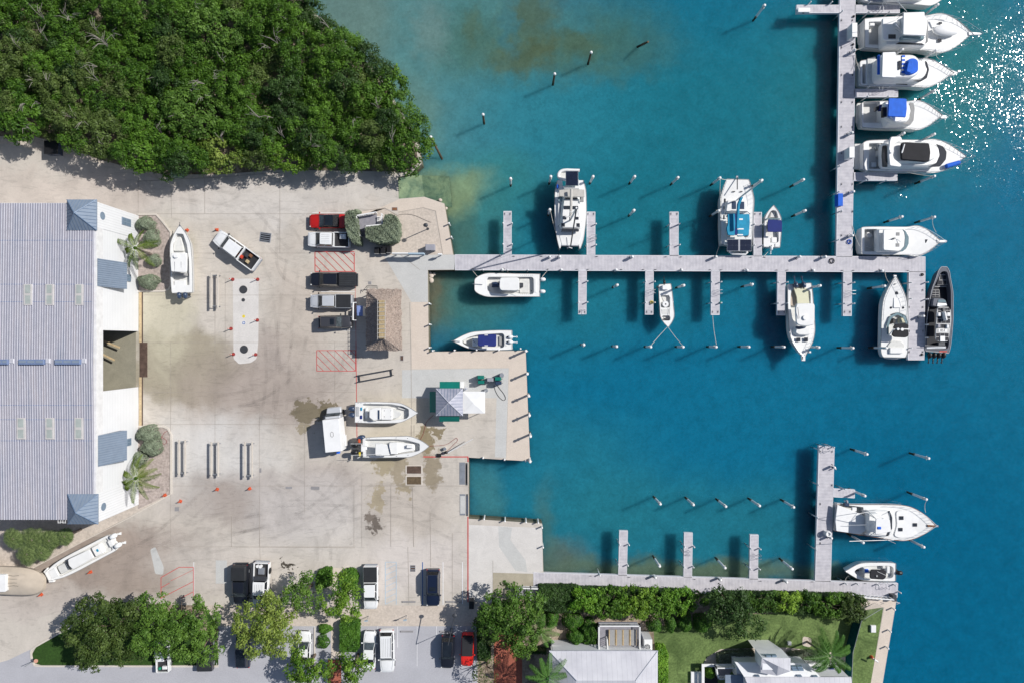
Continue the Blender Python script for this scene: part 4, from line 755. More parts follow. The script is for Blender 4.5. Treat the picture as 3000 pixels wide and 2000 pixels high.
palm('coconut_palm', 'coconut palm leaning over the north end of the shed wall', (396, 727), (442, 745), 4.6, 3.1, 9, 'leaf_palm', .62, 40, .3, (.35, .95)); palm('coconut_palm', 'coconut palm over the south end of the shed wall', (398, 1400), (430, 1385), 4.6, 3.2, 11, 'leaf_palm', .62, 40, .45, (.3, .9))
palm('coconut_palm', 'coconut palm over the west corner of the grey hip roof', (1603, 1985), (1560, 1960), 5.5, 3.4, 10, 'leaf_palm_green', .7, 46, .6, (.2, .6)); palm('coconut_palm', 'leaning coconut palm with curved trunk by the white cottage', (2430, 1918), (2364, 1878), 5.0, 3.3, 15, 'leaf_palm_green', .75, 46, .6, (.3, .8), r=.12)
palm('broad_palm', 'glossy green palm in the garden above the grey roof', (1583, 1847), None, 3.2, 2.6, 10, 'leaf_palm_green', .65, 30, .8, (.3, .7))
def fanpalm(label, px, h, R, n=26, tone=.5):
    c = P(px[0], px[1], h); t_ = T('fan_palm', label, 'palm tree', (c.x, c.y, 0), 'fan palms below the shed'); M = MB(); M.tube([(c.x, c.y, -.1), (c.x, c.y, h)], .2, 8); t_.part('trunk', M, 'bark_palm')
    for k in range(n):
        a = 2.4 * k; el = .1 + 1.25 * (k / n); q = R * random.uniform(.55, .8) * (1 - .85 * k / n); M = MB(); e = Vector((math.cos(a) * q * math.cos(el - .4), math.sin(a) * q * math.cos(el - .4), q * math.sin(el) * .5)); cc = c + e; M.tube([c - Vector((0, 0, .2)), cc], .02, 4); nf = len(M.f); out = Vector((math.cos(a), math.sin(a), 0)); sd = Vector((-out.y, out.x, 0)); Tn = [.5] * nf
        for j in range(17):
            b_ = -2.3 + 4.6 * j / 16; d = out * math.cos(b_) + sd * math.sin(b_) + Vector((0, 0, -.35)); l_ = R * .45 * random.uniform(.8, 1.1); p_ = d.cross(Vector((0, 0, 1))).normalized() * .045; M.add([cc, cc + d * l_ * .6 + p_, cc + d * l_, cc + d * l_ * .6 - p_], [(0, 1, 2, 3)]); Tn.append(tone + random.uniform(-.25, .25))
        me = bpy.data.meshes.new('frond'); me.from_pydata([tuple(Vector(v) - t_.at) for v in M.v], [], M.f); me.materials.append(MATS['leaf_fan']); at_ = me.attributes.new('tone', 'FLOAT', 'FACE'); at_.data.foreach_set('value', Tn); o = bpy.data.objects.new('frond', me); COL.objects.link(o); o.parent = t_.e
for x, y, R, l in [(40, 1577, 1.5, 'fan palm clump at the far left below the shed'), (95, 1580, 1.7, 'tallest fan palm in the middle of the clump below the shed'), (80, 1622, 1.6, 'fan palm at the bottom left of the clump below the shed'), (145, 1582, 1.6, 'fan palm right of the tallest one below the shed'), (190, 1570, 1.3, 'fan palm at the right end of the clump below the shed'), (122, 1618, 1.3, 'fan palm at the bottom right of the clump below the shed')]:
    fanpalm(l, (x, y), 3.2, R, 30, .35)
# ------------------------------------------------------------------ buildings
def siding(name, c, axis, period, width=.08, lo=.86):
    m, t, b = nodes(name, .55, 0, .4); f = noise(t, .6, 5); col = mixc(t, 1., ramp(t, f, [(.3, [x * .95 for x in c]), (.7, c)]), stripes(t, axis, period, width, lo), 'MULTIPLY'); link(t, col, b.inputs['Base Color'])
siding('wall_white', (.72, .73, .75), 2, .34, .12, .8); siding('wall_white_v', (.72, .73, .75), 1, .32, .12, .8)
m, t, b = nodes('roof_sheet', .4, .15, .5); f = noise(t, .5, 6, pos(t, 2.5, .35, 1), .5); link(t, ramp(t, f, [(.25, A(148, 153, 170)), (.5, A(168, 167, 180)), (.75, A(184, 178, 184))]), b.inputs['Base Color'])
mat('roof_rib', A(208, 208, 216), .4, .1); mat('roof_blue', A(134, 148, 166), .65, 0, var=.08, spec=.2); mat('blue_seam', A(104, 126, 154), .4, .1); mat('skylight_frame', A(206, 202, 200), .6); mat('skylight_panel', A(176, 184, 180), .35, var=.15)
mat('vent_side', A(120, 138, 175), .5); mat('window_glass', A(120, 140, 160), .1, spec=.6); mat('trim_white', (.68, .68, .69), .5)
BX = 1500 - 1095; XW = P(405, 0).x
def gx(px, z): return P(px, 0, z).x
def gy(py, z): return P(0, py, z).y
sh = T('boat_shed', 'huge metal roofed boat storage shed with blue corner towers', 'building', (-60, -2, 0))
zl = 7.8; x1 = XW; x0 = -110.; yN, yS = gy(636, 0), gy(1467, 0); oyN, oyS = gy(970, 0), gy(1133, 0)
# east wall: plain metres, with the tall door opening; band above the lintel
M = MB(); th = .3
M.box(x1 - th, x1, oyN, yN, 0, zl); M.box(x1 - th, x1, yS, oyS, 0, zl); sh.part('wall', M, 'wall_white', smooth=False)
M = MB(); M.box(x1 - th, x1 + .04, yS, yN, zl + .001, 9.16); sh.part('fascia_band', M, 'trim_white', smooth=False)
M = MB(); M.box(x0, x1 - th - .01, yN - th, yN, 0, 9.05); M.box(x0, x1 - th - .01, yS, yS + th, 0, 9.05); sh.part('wall', M, 'wall_white', smooth=False)
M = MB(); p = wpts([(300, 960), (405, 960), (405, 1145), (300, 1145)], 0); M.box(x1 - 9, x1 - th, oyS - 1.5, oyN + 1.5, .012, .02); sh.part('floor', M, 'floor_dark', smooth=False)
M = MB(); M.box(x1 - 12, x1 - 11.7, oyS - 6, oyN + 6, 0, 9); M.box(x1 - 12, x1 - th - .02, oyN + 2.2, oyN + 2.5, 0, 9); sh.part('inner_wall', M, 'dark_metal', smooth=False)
# roof: two low slopes with the ridge running east-west
ridge = gy(1060, 9.5); xr = gx(275.5, 9.2); nY, sY = gy(596, 9.15), gy(1521, 9.15); M = MB()
M.add([(x0, nY, 9.15), (xr, nY, 9.15), (xr, ridge, 9.5), (x0, ridge, 9.5), (x0, sY, 9.15), (xr, sY, 9.15)], [(3, 2, 1, 0), (4, 5, 2, 3)]); M.add([(x0, nY, 9.0), (xr, nY, 9.0), (xr, ridge, 9.35), (x0, ridge, 9.35), (x0, sY, 9.0), (xr, sY, 9.0)], [(0, 1, 2, 3), (3, 2, 5, 4)])
M.add([(xr, nY, 9.0), (xr, nY, 9.15), (xr, ridge, 9.5), (xr, ridge, 9.35), (xr, sY, 9.15), (xr, sY, 9.0)], [(0, 3, 2, 1), (3, 5, 4, 2)]); roof = sh.part('roof', M, 'roof_sheet', smooth=False)
M = MB(); x = xr - .1; i = 0
while x > -64:
    wd = .035 if i % 3 else .05
    for ya, yb in ((nY, ridge), (sY, ridge)):
        za, zb = 9.152, 9.502; M.add([(x - wd, ya, za), (x + wd, ya, za), (x + wd * .6, ya, za + .06), (x - wd * .6, ya, za + .06), (x - wd, yb, zb), (x + wd, yb, zb), (x + wd * .6, yb, zb + .06), (x - wd * .6, yb, zb + .06)], [(3, 2, 6, 7), (0, 3, 7, 4), (2, 1, 5, 6), (0, 1, 2, 3), (4, 7, 6, 5)] if ya > yb else [(7, 6, 2, 3), (4, 7, 3, 0), (6, 5, 1, 2), (3, 2, 1, 0), (5, 6, 7, 4)])
    x -= .293; i += 1
sh.part('roof_ribs', M, 'roof_rib', parent=roof, smooth=False)
for y_ in (704, 833, 884, 1186, 1228, 1290): yy = gy(y_, 9.4); zz = 9.5 - .35 * abs(yy - ridge) / abs((nY if yy > ridge else sY) - ridge); M = MB(); M.box(-64, xr - .05, yy - .03, yy + .03, zz, zz + .02); sh.part('sheet_lap', M, 'vent_side', parent=roof, smooth=False)
def roofz(y): return 9.5 - .35 * abs(y - ridge) / abs((nY if y > ridge else sY) - ridge)
for x_0, x_1, y_0, y_1 in [(70, 95, 833, 895), (133, 158, 833, 895), (220, 244, 833, 895), (49, 75, 1223, 1286), (133, 159, 1223, 1286), (218, 244, 1223, 1286)]:
    a, b_ = P(x_0, y_1, 9.4), P(x_1, y_0, 9.4); z_ = roofz((a.y + b_.y) / 2) + .12; M = MB(); M.box(a.x, b_.x, a.y, b_.y, z_ - .2, z_, ch=.03); f_ = sh.part('skylight', M, 'skylight_frame'); M = MB(); h_ = (b_.y - a.y) / 2
    for k in (0, 1): M.box(a.x + .2, b_.x - .2, a.y + .18 + k * h_, a.y + h_ - .1 + k * h_, z_ + .002, z_ + .02)
    sh.part('pane', M, 'skylight_panel', parent=f_)
for x_0, x_1 in ((-24, 24), (56, 130), (162, 236)):
    a, b_ = P(x_0, 1067, 9.7), P(x_1, 1052, 9.7); M = MB(); M.box(a.x, b_.x, a.y, b_.y, 9.4, 9.85, ch=.03); v = sh.part('ridge_vent', M, 'vent_side'); M = MB(); n_ = 3
    for k in range(n_): d_ = (b_.x - a.x) / n_; M.box(a.x + k * d_ + .08, a.x + (k + 1) * d_ - .08, a.y + .2, b_.y - .12, 9.852, 9.88)
    sh.part('vent_cap', M, 'roof_blue', parent=v); M = MB(); M.box(b_.x + .01, b_.x + .6, a.y + .1, b_.y + .1, 9.4, 9.62, ch=.08); sh.part('vent_end', M, 'roof_rib', parent=v)
def tower(x_0, x_1, y_0, y_1, ap, wy0, wy1):
    ze, za = 9.3, 10.7; a, b_ = P(x_0, y_1, ze), P(x_1, y_0, ze); p_ = P(ap[0], ap[1], za); M = MB(); cs = [(a.x, a.y, ze), (b_.x, a.y, ze), (b_.x, b_.y, ze), (a.x, b_.y, ze)]; M.add(cs + [tuple(p_)], [(0, 1, 4), (1, 2, 4), (2, 3, 4), (3, 0, 4)]); M.add([(x, y, ze - .14) for x, y, z in cs] + cs, [(0, 1, 5, 4), (1, 2, 6, 5), (2, 3, 7, 6), (3, 0, 4, 7), (3, 2, 1, 0)]); r_ = sh.part('tower_roof', M, 'roof_blue', smooth=False)
    M = MB(); P4 = Vector(p_)
    for k in range(4):
        c0, c1 = Vector(cs[k]), Vector(cs[(k + 1) % 4]); M.tube([c0 + Vector((0, 0, .02)), P4 + Vector((0, 0, .02))], .05, 5)
        for j in range(1, 9):
            s_ = c0.lerp(c1, j / 9); m_ = min(j / 4.5, (9 - j) / 4.5); mid = (c0 + c1) / 2; e = s_ + (P4 - mid) * m_; M.tube([s_ + Vector((0, 0, .02)), e + Vector((0, 0, .01))], .028, 4)
    sh.part('seams', M, 'blue_seam', parent=r_)
    M = MB(); M.box(a.x + .1, x1 + .06, gy(wy1, 0), gy(wy0, 0), 0, ze - .14); sh.part('tower_wall', M, 'wall_white_v', smooth=False)
    return r_
tower(196, 283, 585, 675, (217, 624), 633, 700); tower(198, 287, 1446, 1534, (221, 1501), 1400, 1477)
def wallrect(M, px0, px1, pyc0, pyc1, d=.08, mi=0):      # a panel on the east wall, given by its two heights and its extent along the wall at that height
    z1_, z0_ = 90 * (1 - 1095 / (1500 - px0)), 90 * (1 - 1095 / (1500 - px1)); ya, yb = gy(pyc0, (z0_ + z1_) / 2), gy(pyc1, (z0_ + z1_) / 2); M.box(x1 + .065, x1 + .065 + d, yb, ya, z0_, z1_, mi); return z0_, z1_, yb, ya
for a in [(355, 381, 640, 662), (357, 381, 803, 824), (357, 382, 1285, 1306)]:
    M = MB(); z0_, z1_, yb, ya = wallrect(M, *a, .07); f_ = sh.part('window', M, 'roof_blue'); M = MB(); ym = (ya + yb) / 2; zm = (z0_ + z1_) / 2
    for (u0, u1) in ((yb + .07, ym - .04), (ym + .04, ya - .07)):
        for (v0, v1) in ((z0_ + .07, zm - .04), (zm + .04, z1_ - .07)): M.box(x1 + .136, x1 + .145, u0, u1, v0, v1)
    sh.part('pane', M, 'window_glass', parent=f_)
for px_, py_ in ((299, 633), (302, 1483)):
    z_ = 90 * (1 - 1095 / (1500 - px_)); M = MB(); y_ = gy(py_, z_); M.v = []; ring = [(x1 + .08, y_ + .48 * math.cos(k * .2618), z_ + .5 * math.sin(k * .2618)) for k in range(24)]; M.loft([[(x1 + .03, y, z) for x, y, z in ring], ring], 0, False, True); sh.part('round_window', M, 'window_glass', smooth=False)
for (xa, xb, ya, yb) in ((279, 354, 764, 843), (281, 354, 1267, 1356)):
    zt, zb = 90 * (1 - 1095 / (1500 - xa)) - .3, 90 * (1 - 1095 / (1500 - xb)) + .3; y0_, y1_ = gy(yb, (zt + zb) / 2), gy(ya, (zt + zb) / 2); M = MB(); xo = x1 + .95
    M.add([(x1 + .07, y0_, zt), (x1 + .07, y1_, zt), (xo, y1_, zb), (xo, y0_, zb), (x1 + .07, y0_, zb), (x1 + .07, y1_, zb)], [(0, 3, 2, 1), (0, 4, 3), (1, 2, 5), (4, 5, 2, 3)]); r_ = sh.part('awning', M, 'roof_blue', smooth=False); M = MB()
    for k in range(13): y = y0_ + (y1_ - y0_) * (k + .5) / 13; M.tube([(x1 + .1, y, zt + .02), (xo, y, zb + .02)], .022, 4)
    sh.part('seams', M, 'blue_seam', parent=r_)
M = MB()
for xa, xb in ((134, 142), (148, 156)): 
    p_ = [P(170, 1528, 8.6)]
M.tube([P(170, 1520, 8.9), P(170, 1531, 8.9), P(178, 1531, 8.9), P(178, 1520, 8.9)], .03, 5); M.tube([P(184, 1520, 8.9), P(184, 1531, 8.9), P(192, 1531, 8.9), P(192, 1520, 8.9)], .03, 5); M.tube([P(170, 1528, 8.9), P(192, 1528, 8.9)], .03, 5); sh.part('roof_rail', M, 'white_paint')
fk = T('forklift_arms', 'two pale forks reaching out of the shed door', 'forklift', P(330, 1030, 0))
for a, b_ in (((301, 998), (350, 1018)), ((301, 1038), (335, 1055))): M = MB(); pa, pb = P(*a, 1.), P(*b_, 1.); d_ = (pb - pa).normalized(); n_ = Vector((-d_.y, d_.x, 0)) * .12; pa -= d_ * 2.5; M.slab([tuple((pa + n_)[:2]), tuple((pa - n_)[:2]), tuple((pb - n_)[:2]), tuple((pb + n_)[:2])], .9, 1.0, .01); fk.part('fork', M, 'light_wood')
# thatched hut
m, t, b = nodes('thatch', .95, 0, .1); f = noise(t, 3, 8, pos(t, 1., 3., 3.), .8, .7); link(t, ramp(t, f, [(.25, A(136, 121, 112)), (.5, A(168, 152, 142)), (.75, A(194, 178, 166))]), b.inputs['Base Color']); bump(t, b, f, .5, .1)
mat('thatch_ridge', A(184, 164, 128), .9, var=.25, scale=4); mat('bamboo', A(200, 196, 190), .6)
tk = T('thatched_hut', 'long open hut with a grey palm thatch roof and tan ridge', 'hut', P(1115, 940, 0)); ze, zr = 2.5, 4.9
a, b_ = P(1073, 1026, ze), P(1176, 847, ze); r0, r1 = P(1118, 975 + 10, zr), P(1118, 890, zr)
R_ = [(a.x, a.y), (b_.x, a.y), (b_.x, b_.y), (a.x, b_.y)]; seg = 9; M = MB(); rg = []
pts = []
for k in range(4):
    p0_, p1_ = Vector(R_[k]), Vector(R_[(k + 1) % 4])
    for j in range(16): q = p0_.lerp(p1_, j / 16); pts.append((q.x + random.uniform(-.1, .1), q.y + random.uniform(-.1, .1)))
def tor(x, y, u):      # from the ragged eave towards the ridge line
    cy = min(max(y, r0.y), r1.y); return (x + (r0.x - x) * u, y + (cy - y) * u)
for j in range(7): u = j / 6 * .985; rg.append([(*tor(x, y, u), ze + (zr - ze) * u + .22 * math.sin(math.pi * u) * -1 + random.uniform(-.035, .035)) for x, y in pts])
M.loft([[(x, y, ze - .25) for x, y in pts]] + rg, 0, False, False); tr_ = tk.part('thatch_roof', M, 'thatch', ang=60)
n_ = 7000; i_ = NP.integers(0, len(pts), n_); uu = NP.uniform(0, .97, n_); xx, yy, zz = [], [], []
for k in range(n_): x, y = pts[i_[k]]; x2, y2 = pts[(i_[k] + 1) % len(pts)]; q = random.random(); x, y = tor(x + (x2 - x) * q, y + (y2 - y) * q, uu[k]); xx.append(x); yy.append(y); zz.append(ze + (zr - ze) * uu[k] - .22 * math.sin(math.pi * uu[k]) + .05)
leafmat('straw', A(158, 143, 134), A(204, 188, 176), .95, .05); leafmesh('thatch_straws', np.stack([xx, yy, zz], 1), NP.normal(size=(n_, 3)) * .15 + np.array([0, 0, 1]), NP.uniform(.05, .13, n_), NP.uniform(0, 1, n_), 'straw', tuple(tk.at), tr_)
M = MB(); e0, e1 = P(1109, 992, zr), P(1126, 880, zr); M.slab([(e0.x, e0.y), (e1.x, e0.y), (e1.x, e1.y), (e0.x, e1.y)], zr - .35, zr + .08, .06); rc_ = tk.part('ridge_cover', M, 'thatch_ridge'); M = MB()
for k in range(9): y = e0.y + (e1.y - e0.y) * (k + .3) / 9; M.tube([(e0.x - .15, y, zr + .14), (e1.x + .2, y + .04, zr + .14)], .035, 5)
for x in (e0.x - .1, e1.x + .12): M.tube([(x, e0.y - .1, zr + .16), (x, e1.y, zr + .16)], .03, 5)
tk.part('ridge_poles', M, 'bamboo', parent=rc_)
for x, y in ((1085, 1010), (1085, 935), (1085, 862), (1165, 1010), (1165, 935), (1165, 862)): p = P(x, y); M = MB(); M.cyl(p.x, p.y, 0, 2.6, .09, n=8); tk.part('post', M, 'bark_palm')
# fuel hut with teal shutters and white canopy
m, t, b = nodes('roof_metal', .45, .2, .5); f = noise(t, 1.2, 5); link(t, ramp(t, f, [(.3, A(150, 154, 172)), (.7, A(188, 188, 200))]), b.inputs['Base Color']); mat('teal_panel', A(0, 118, 106), .5, var=.08); mat('roof_hip', A(196, 198, 208), .4)
fh = T('fuel_hut', 'square fuel hut with grey metal pyramid roof and teal shutters', 'hut', P(1316, 1180, 0)); ze, za = 3.0, 4.0
def pyramid(t_, x_0, y_0, x_1, y_1, ap, ze, za, m, seams=8, ms='blue_seam', hip='roof_hip', nm='roof'):
    a, b_ = P(x_0, y_1, ze), P(x_1, y_0, ze); p_ = P(ap[0], ap[1], za); cs = [(a.x, a.y, ze), (b_.x, a.y, ze), (b_.x, b_.y, ze), (a.x, b_.y, ze)]; M = MB(); M.add(cs + [tuple(p_)], [(0, 1, 4), (1, 2, 4), (2, 3, 4), (3, 0, 4)]); M.add([(x, y, ze - .1) for x, y, z in cs] + cs, [(0, 1, 5, 4), (1, 2, 6, 5), (2, 3, 7, 6), (3, 0, 4, 7), (3, 2, 1, 0)]); r_ = t_.part(nm, M, m, smooth=False)
    if seams:
        M = MB(); p_ = Vector(p_)
        for k in range(4):
            c0, c1 = Vector(cs[k]), Vector(cs[(k + 1) % 4])
            for j in range(1, seams): s_ = c0.lerp(c1, j / seams); m_ = min(j / (seams / 2), (seams - j) / (seams / 2)); M.tube([s_ + Vector((0, 0, .015)), s_ + (p_ - (c0 + c1) / 2) * m_ + Vector((0, 0, .01))], .022, 4)
        t_.part('seams', M, ms, parent=r_); M = MB()
        for c0 in cs: M.tube([Vector(c0) + Vector((0, 0, .02)), p_ + Vector((0, 0, .02))], .05, 5)
        t_.part('hip_caps', M, hip, parent=r_)
    return r_
pyramid(fh, 1277, 1137, 1356, 1217, (1314, 1178), ze, 3.7, 'roof_metal', 9)
M = MB(); a, b_ = P(1286, 1208, 2.9), P(1348, 1146, 2.9); M.box(a.x, b_.x, a.y, b_.y, 0, 2.9); fh.part('wall', M, 'wall_white', smooth=False)
for nm, q, dz in (('shutter', (1288, 1117, 1347, 1138), (2.1, 2.75, 'n')), ('shutter', (1259, 1146, 1277, 1207), (2.1, 2.75, 'w')), ('shutter', (1287, 1216, 1346, 1234), (2.1, 2.75, 's'))):
    zo, zi, sd = dz; x_0, y_0, x_1, y_1 = q; M = MB()
    f = {'n': [(x_0, y_0, zo), (x_1, y_0, zo), (x_1, y_1, zi), (x_0, y_1, zi)], 'w': [(x_0, y_0, zo), (x_0, y_1, zo), (x_1, y_1, zi), (x_1, y_0, zi)], 's': [(x_0, y_1, zo), (x_1, y_1, zo), (x_1, y_0, zi), (x_0, y_0, zi)]}[sd]
    v = [P(*p_) for p_ in f]; M.add(v + [p_ - Vector((0, 0, .06)) for p_ in v], [(0, 1, 2, 3), (7, 6, 5, 4), (0, 4, 5, 1), (1, 5, 6, 2), (2, 6, 7, 3), (3, 7, 4, 0)]); fh.part(nm, M, 'teal_panel', smooth=False)
cy_ = T('canopy', 'white square pyramid canopy attached beside the fuel hut', 'canopy', P(1388, 1178, 0)); pyramid(cy_, 1356, 1146, 1421, 1210, (1386, 1180), 2.5, 2.75, 'white_paint', 0, nm='canopy_top')
for x, y in ((1358, 1148), (1419, 1148), (1419, 1208), (1358, 1208)): p = P(x, y, 2.5); M = MB(); M.cyl(p.x, p.y, 0, 2.5, .045, n=8); cy_.part('leg', M, 'white_paint')
# grey roofed house at the bottom
m, t, b = nodes('roof_pale', .5, .1, .45); f = noise(t, .35, 5); link(t, mixc(t, 1., ramp(t, f, [(.3, A(192, 192, 200)), (.7, A(216, 216, 222))]), stripes(t, 0, .62, .05, .72), 'MULTIPLY'), b.inputs['Base Color'])
ha = T('garden_house', 'house with a pale grey hip roof beside the lounger deck', 'building', P(1768, 2010, 0)); ze, zr = 4.3, 5.9
a, b_ = P(1609, 2180, ze), P(1927, 1905, ze); r0, r1 = P(1690, 1992, zr), P(1862, 1992, zr); cs = [(a.x, a.y, ze), (b_.x, a.y, ze), (b_.x, b_.y, ze), (a.x, b_.y, ze)]
M = MB(); M.add(cs + [tuple(r0), tuple(r1)], [(0, 1, 5, 4), (1, 2, 5), (2, 3, 4, 5), (3, 0, 4)]); M.add([(x, y, ze - .15) for x, y, z in cs] + cs, [(0, 1, 5, 4), (1, 2, 6, 5), (2, 3, 7, 6), (3, 0, 4, 7), (3, 2, 1, 0)]); r_ = ha.part('roof', M, 'roof_pale', smooth=False)
M = MB(); 
for c0, rr in ((cs[3], r0), (cs[2], r1)): M.tube([Vector(c0) + Vector((0, 0, .02)), Vector(rr) + Vector((0, 0, .02))], .06, 5)
M.tube([Vector(cs[3]) + Vector((0, 0, .02)), Vector(cs[2]) + Vector((0, 0, .02))], .05, 5); ha.part('hip_caps', M, 'roof_hip', parent=r_); M = MB(); M.box(a.x + .5, b_.x - .5, a.y + .5, b_.y - .5, 0, ze - .16); ha.part('wall', M, 'wall_white', smooth=False)
def railing(t_, pts, z0, z1, px=True, posts=True, m='white_paint', gap=.16, sub=None):
    w_ = [Vector(P(x, y, z1)) for x, y in pts]; B = MB()
    for p0_, p1_ in zip(w_, w_[1:]):
        M = MB()
        d = p1_ - p0_; L_ = d.length; d.normalize(); n_ = Vector((-d.y, d.x, 0)); 
        M.slab([tuple((p0_ + n_ * .07)[:2]), tuple((p0_ - n_ * .07)[:2]), tuple((p1_ - n_ * .07)[:2]), tuple((p1_ + n_ * .07)[:2])], z1 - .06, z1, 0, 0, True); t_.part('railing', M, m, smooth=False); M = MB(); M.tube([p0_ - Vector((0, 0, z1 - z0 - .1)), p1_ - Vector((0, 0, z1 - z0 - .1))], .03, 4); t_.part('bottom_rail', M, m)
        for k in range(int(L_ / gap)): c = p0_ + d * (k + .5) * gap; B.box(c.x - .025, c.x + .025, c.y - .025, c.y + .025, z0, z1 - .065)
        if posts:
            for c in (p0_, p1_): B.box(c.x - .06, c.x + .06, c.y - .06, c.y + .06, z0, z1 + .05)
    t_.part('balusters', B, m, smooth=False)
def platform(t_, pts, z, m='deck_x', th=.12, nm='deck_boards'): M = MB(); M.slab(wpts(pts, z), z - th, z, 0, 0, True); t_.part(nm, M, m, smooth=False)
mat('boards_grey', A(150, 148, 156), .8, var=.15, scale=3)
dk = T('lounger_deck', 'railed grey deck with four loungers above the grey roof', 'deck', P(1812, 1870, 0)); platform(dk, [(1756, 1834), (1874, 1834), (1874, 1900), (1756, 1900)], 1.8, 'boards_grey')
railing(dk, [(1755, 1900), (1755, 1833), (1875, 1833), (1875, 1900)], 1.8, 2.75); railing(dk, [(1781, 1903), (1779, 1872)], 1.8, 2.75, gap=.25); M = MB(); M.box(*sorted((P(1757, 0, 1.6).x, P(1873, 0, 1.6).x)), *sorted((P(0, 1899, 1.6).y, P(0, 1835, 1.6).y)), 0, 1.6); dk.part('base', M, 'dock_side', smooth=False)
rw = T('walkway_deck', 'narrow white railed walkway along the top of the grey roof', 'deck', P(1680, 1897, 0)); platform(rw, [(1616, 1890), (1752, 1893), (1752, 1910), (1616, 1910)], 1.8, 'white_paint'); railing(rw, [(1616, 1903), (1752, 1903)], 1.8, 2.8); M = MB(); pa, pb = P(1618, 1909, 1.6), P(1750, 1892, 1.6); M.box(pa.x, pb.x, pa.y, pb.y, 0, 1.6); rw.part('base', M, 'dock_side', smooth=False)
LG = None
for i, x in enumerate((1790, 1811, 1831, 1852)):
    c = P(x + 4, 1867, 2.2)
    if LG is None:
        t_ = T('sun_lounger', '', 'sun lounger', (c.x, c.y, 1.8), 'sun loungers in a row on the deck'); z_ = 2.15; M = MB(); M.box(c.x - .33, c.x + .33, c.y - 1, c.y + 1, z_ - .1, z_, ch=.02); t_.part('cushion', M, 'grey_canvas'); M = MB(); M.box(c.x - .46, c.x - .34, c.y - 1, c.y + 1, z_ - .12, z_ + .06, ch=.02); M.box(c.x + .34, c.x + .4, c.y - 1, c.y + 1, z_ - .12, z_ + .02, ch=.01); t_.part('frame', M, 'light_wood')
        for sx in (-.36, .32):
            for sy in (-.85, .85): M = MB(); M.box(c.x + sx - .03, c.x + sx + .03, c.y + sy - .03, c.y + sy + .03, 1.8, z_ - .12); t_.part('leg', M, 'light_wood')
        LG = t_.e; o = LG
    else: o = dup(LG, (c.x, c.y, 1.8))
    o['label'] = f"{ORD[i]} sun lounger from the left on the railed deck"
ac = T('air_conditioner', 'white boxed air conditioner with round fan grille beside the loungers', 'air conditioner', P(1899, 1893, 0)); a, b_ = P(1887, 1903, 2.6), P(1911, 1872, 2.6); M = MB(); M.box(a.x, b_.x, a.y, b_.y, 0, 2.6, ch=.03); ac.part('cabinet', M, 'white_paint'); c = P(1897, 1893, 2.6); M = MB(); M.cyl(c.x, c.y, 2.602, 2.63, .36, n=20); ac.part('fan_well', M, 'dark_metal'); M = MB()
for k in range(6): M.tube([(c.x, c.y, 2.66), (c.x + .34 * math.cos(k * 1.047), c.y + .34 * math.sin(k * 1.047), 2.66)], .02, 4)
M.tube([(c.x + .35 * math.cos(k * .4), c.y + .35 * math.sin(k * .4), 2.66) for k in range(16)], .02, 4, closed=True); M.tube([(c.x + .18 * math.cos(k * .6), c.y + .18 * math.sin(k * .6), 2.66) for k in range(10)], .015, 4, closed=True); ac.part('fan_grille', M, 'white_paint')
# white cottage bottom right
hb = T('white_cottage', 'white cottage with a dormer and pale metal roof at the bottom', 'building', P(2340, 1990, 0)); ze, zr = 3.6, 5.4
m, t, b = nodes('wall_blue_white', .5, 0, .4); f = noise(t, .8, 4); link(t, ramp(t, f, [(.3, (.72, .73, .76)), (.7, (.8, .81, .82))]), b.inputs['Base Color'])
a, b_ = P(2182, 1982, 4.6), P(2494, 1982, 4.6); M = MB(); yb_ = a.y - 9; M.add([(a.x, a.y, 4.6), (b_.x, a.y, 4.6), (b_.x, yb_, 6.6), (a.x + 3, yb_, 6.6)], [(3, 2, 1, 0)]); M.add([(a.x, a.y, 4.45), (b_.x, a.y, 4.45), (b_.x, a.y, 4.6), (a.x, a.y, 4.6)], [(0, 3, 2, 1)]); M.add([(b_.x, a.y, 4.6), (b_.x, a.y, 4.4), (b_.x, yb_, 6.4), (b_.x, yb_, 6.6)], [(0, 3, 2, 1)]); hb.part('roof', M, 'roof_pale', smooth=False)
lo_ = [P(2153, 1938, 3.2), P(2366, 1942, 3.2), P(2404, 1981, 4.5), P(2180, 1981, 4.5)]; M = MB(); M.add(lo_ + [p - Vector((0, 0, .15)) for p in lo_], [(0, 3, 2, 1), (4, 5, 1, 0), (5, 6, 2, 1), (0, 3, 7, 4)]); hb.part('lower_roof', M, 'wall_blue_white', smooth=False)
q = [P(2158, 1943, 3.), P(2362, 1943, 3.), P(2395, 1985, 3.), P(2158, 1985, 3.)]; M = MB(); M.slab([(p.x, p.y) for p in q], 0, 2.98); hb.part('wall', M, 'wall_white', smooth=False)
M = MB(); a2, b2 = P(2186, 1984, 4.3), P(2490, 2150, 4.3); M.box(a2.x, b2.x, b2.y, a2.y, 0, 4.35); hb.part('wall', M, 'wall_white', smooth=False)
d0, d1, d2, d3 = P(2228, 1926, 6.2), P(2316, 1926, 6.2), P(2276, 1978, 6.2), P(2228, 1968, 5.4)
M = MB(); fl = [P(2217, 1907, 4.2), P(2281, 1907, 4.2), P(2298, 1926, 5.2), P(2231, 1926, 5.2)]; 
g0, g1, g2, g3, g4 = P(2232, 1926, 5.6), P(2316, 1926, 5.6), P(2316, 1965, 5.6), P(2276, 1978, 5.3), P(2228, 1969, 5.3)
M.add([g0, g1, P(2280, 1950, 6.1), g3, g4, g2], [(0, 2, 1), (0, 4, 3, 2), (2, 3, 5, 1)]); hb.part('dormer_roof', M, 'roof_pale', smooth=False)
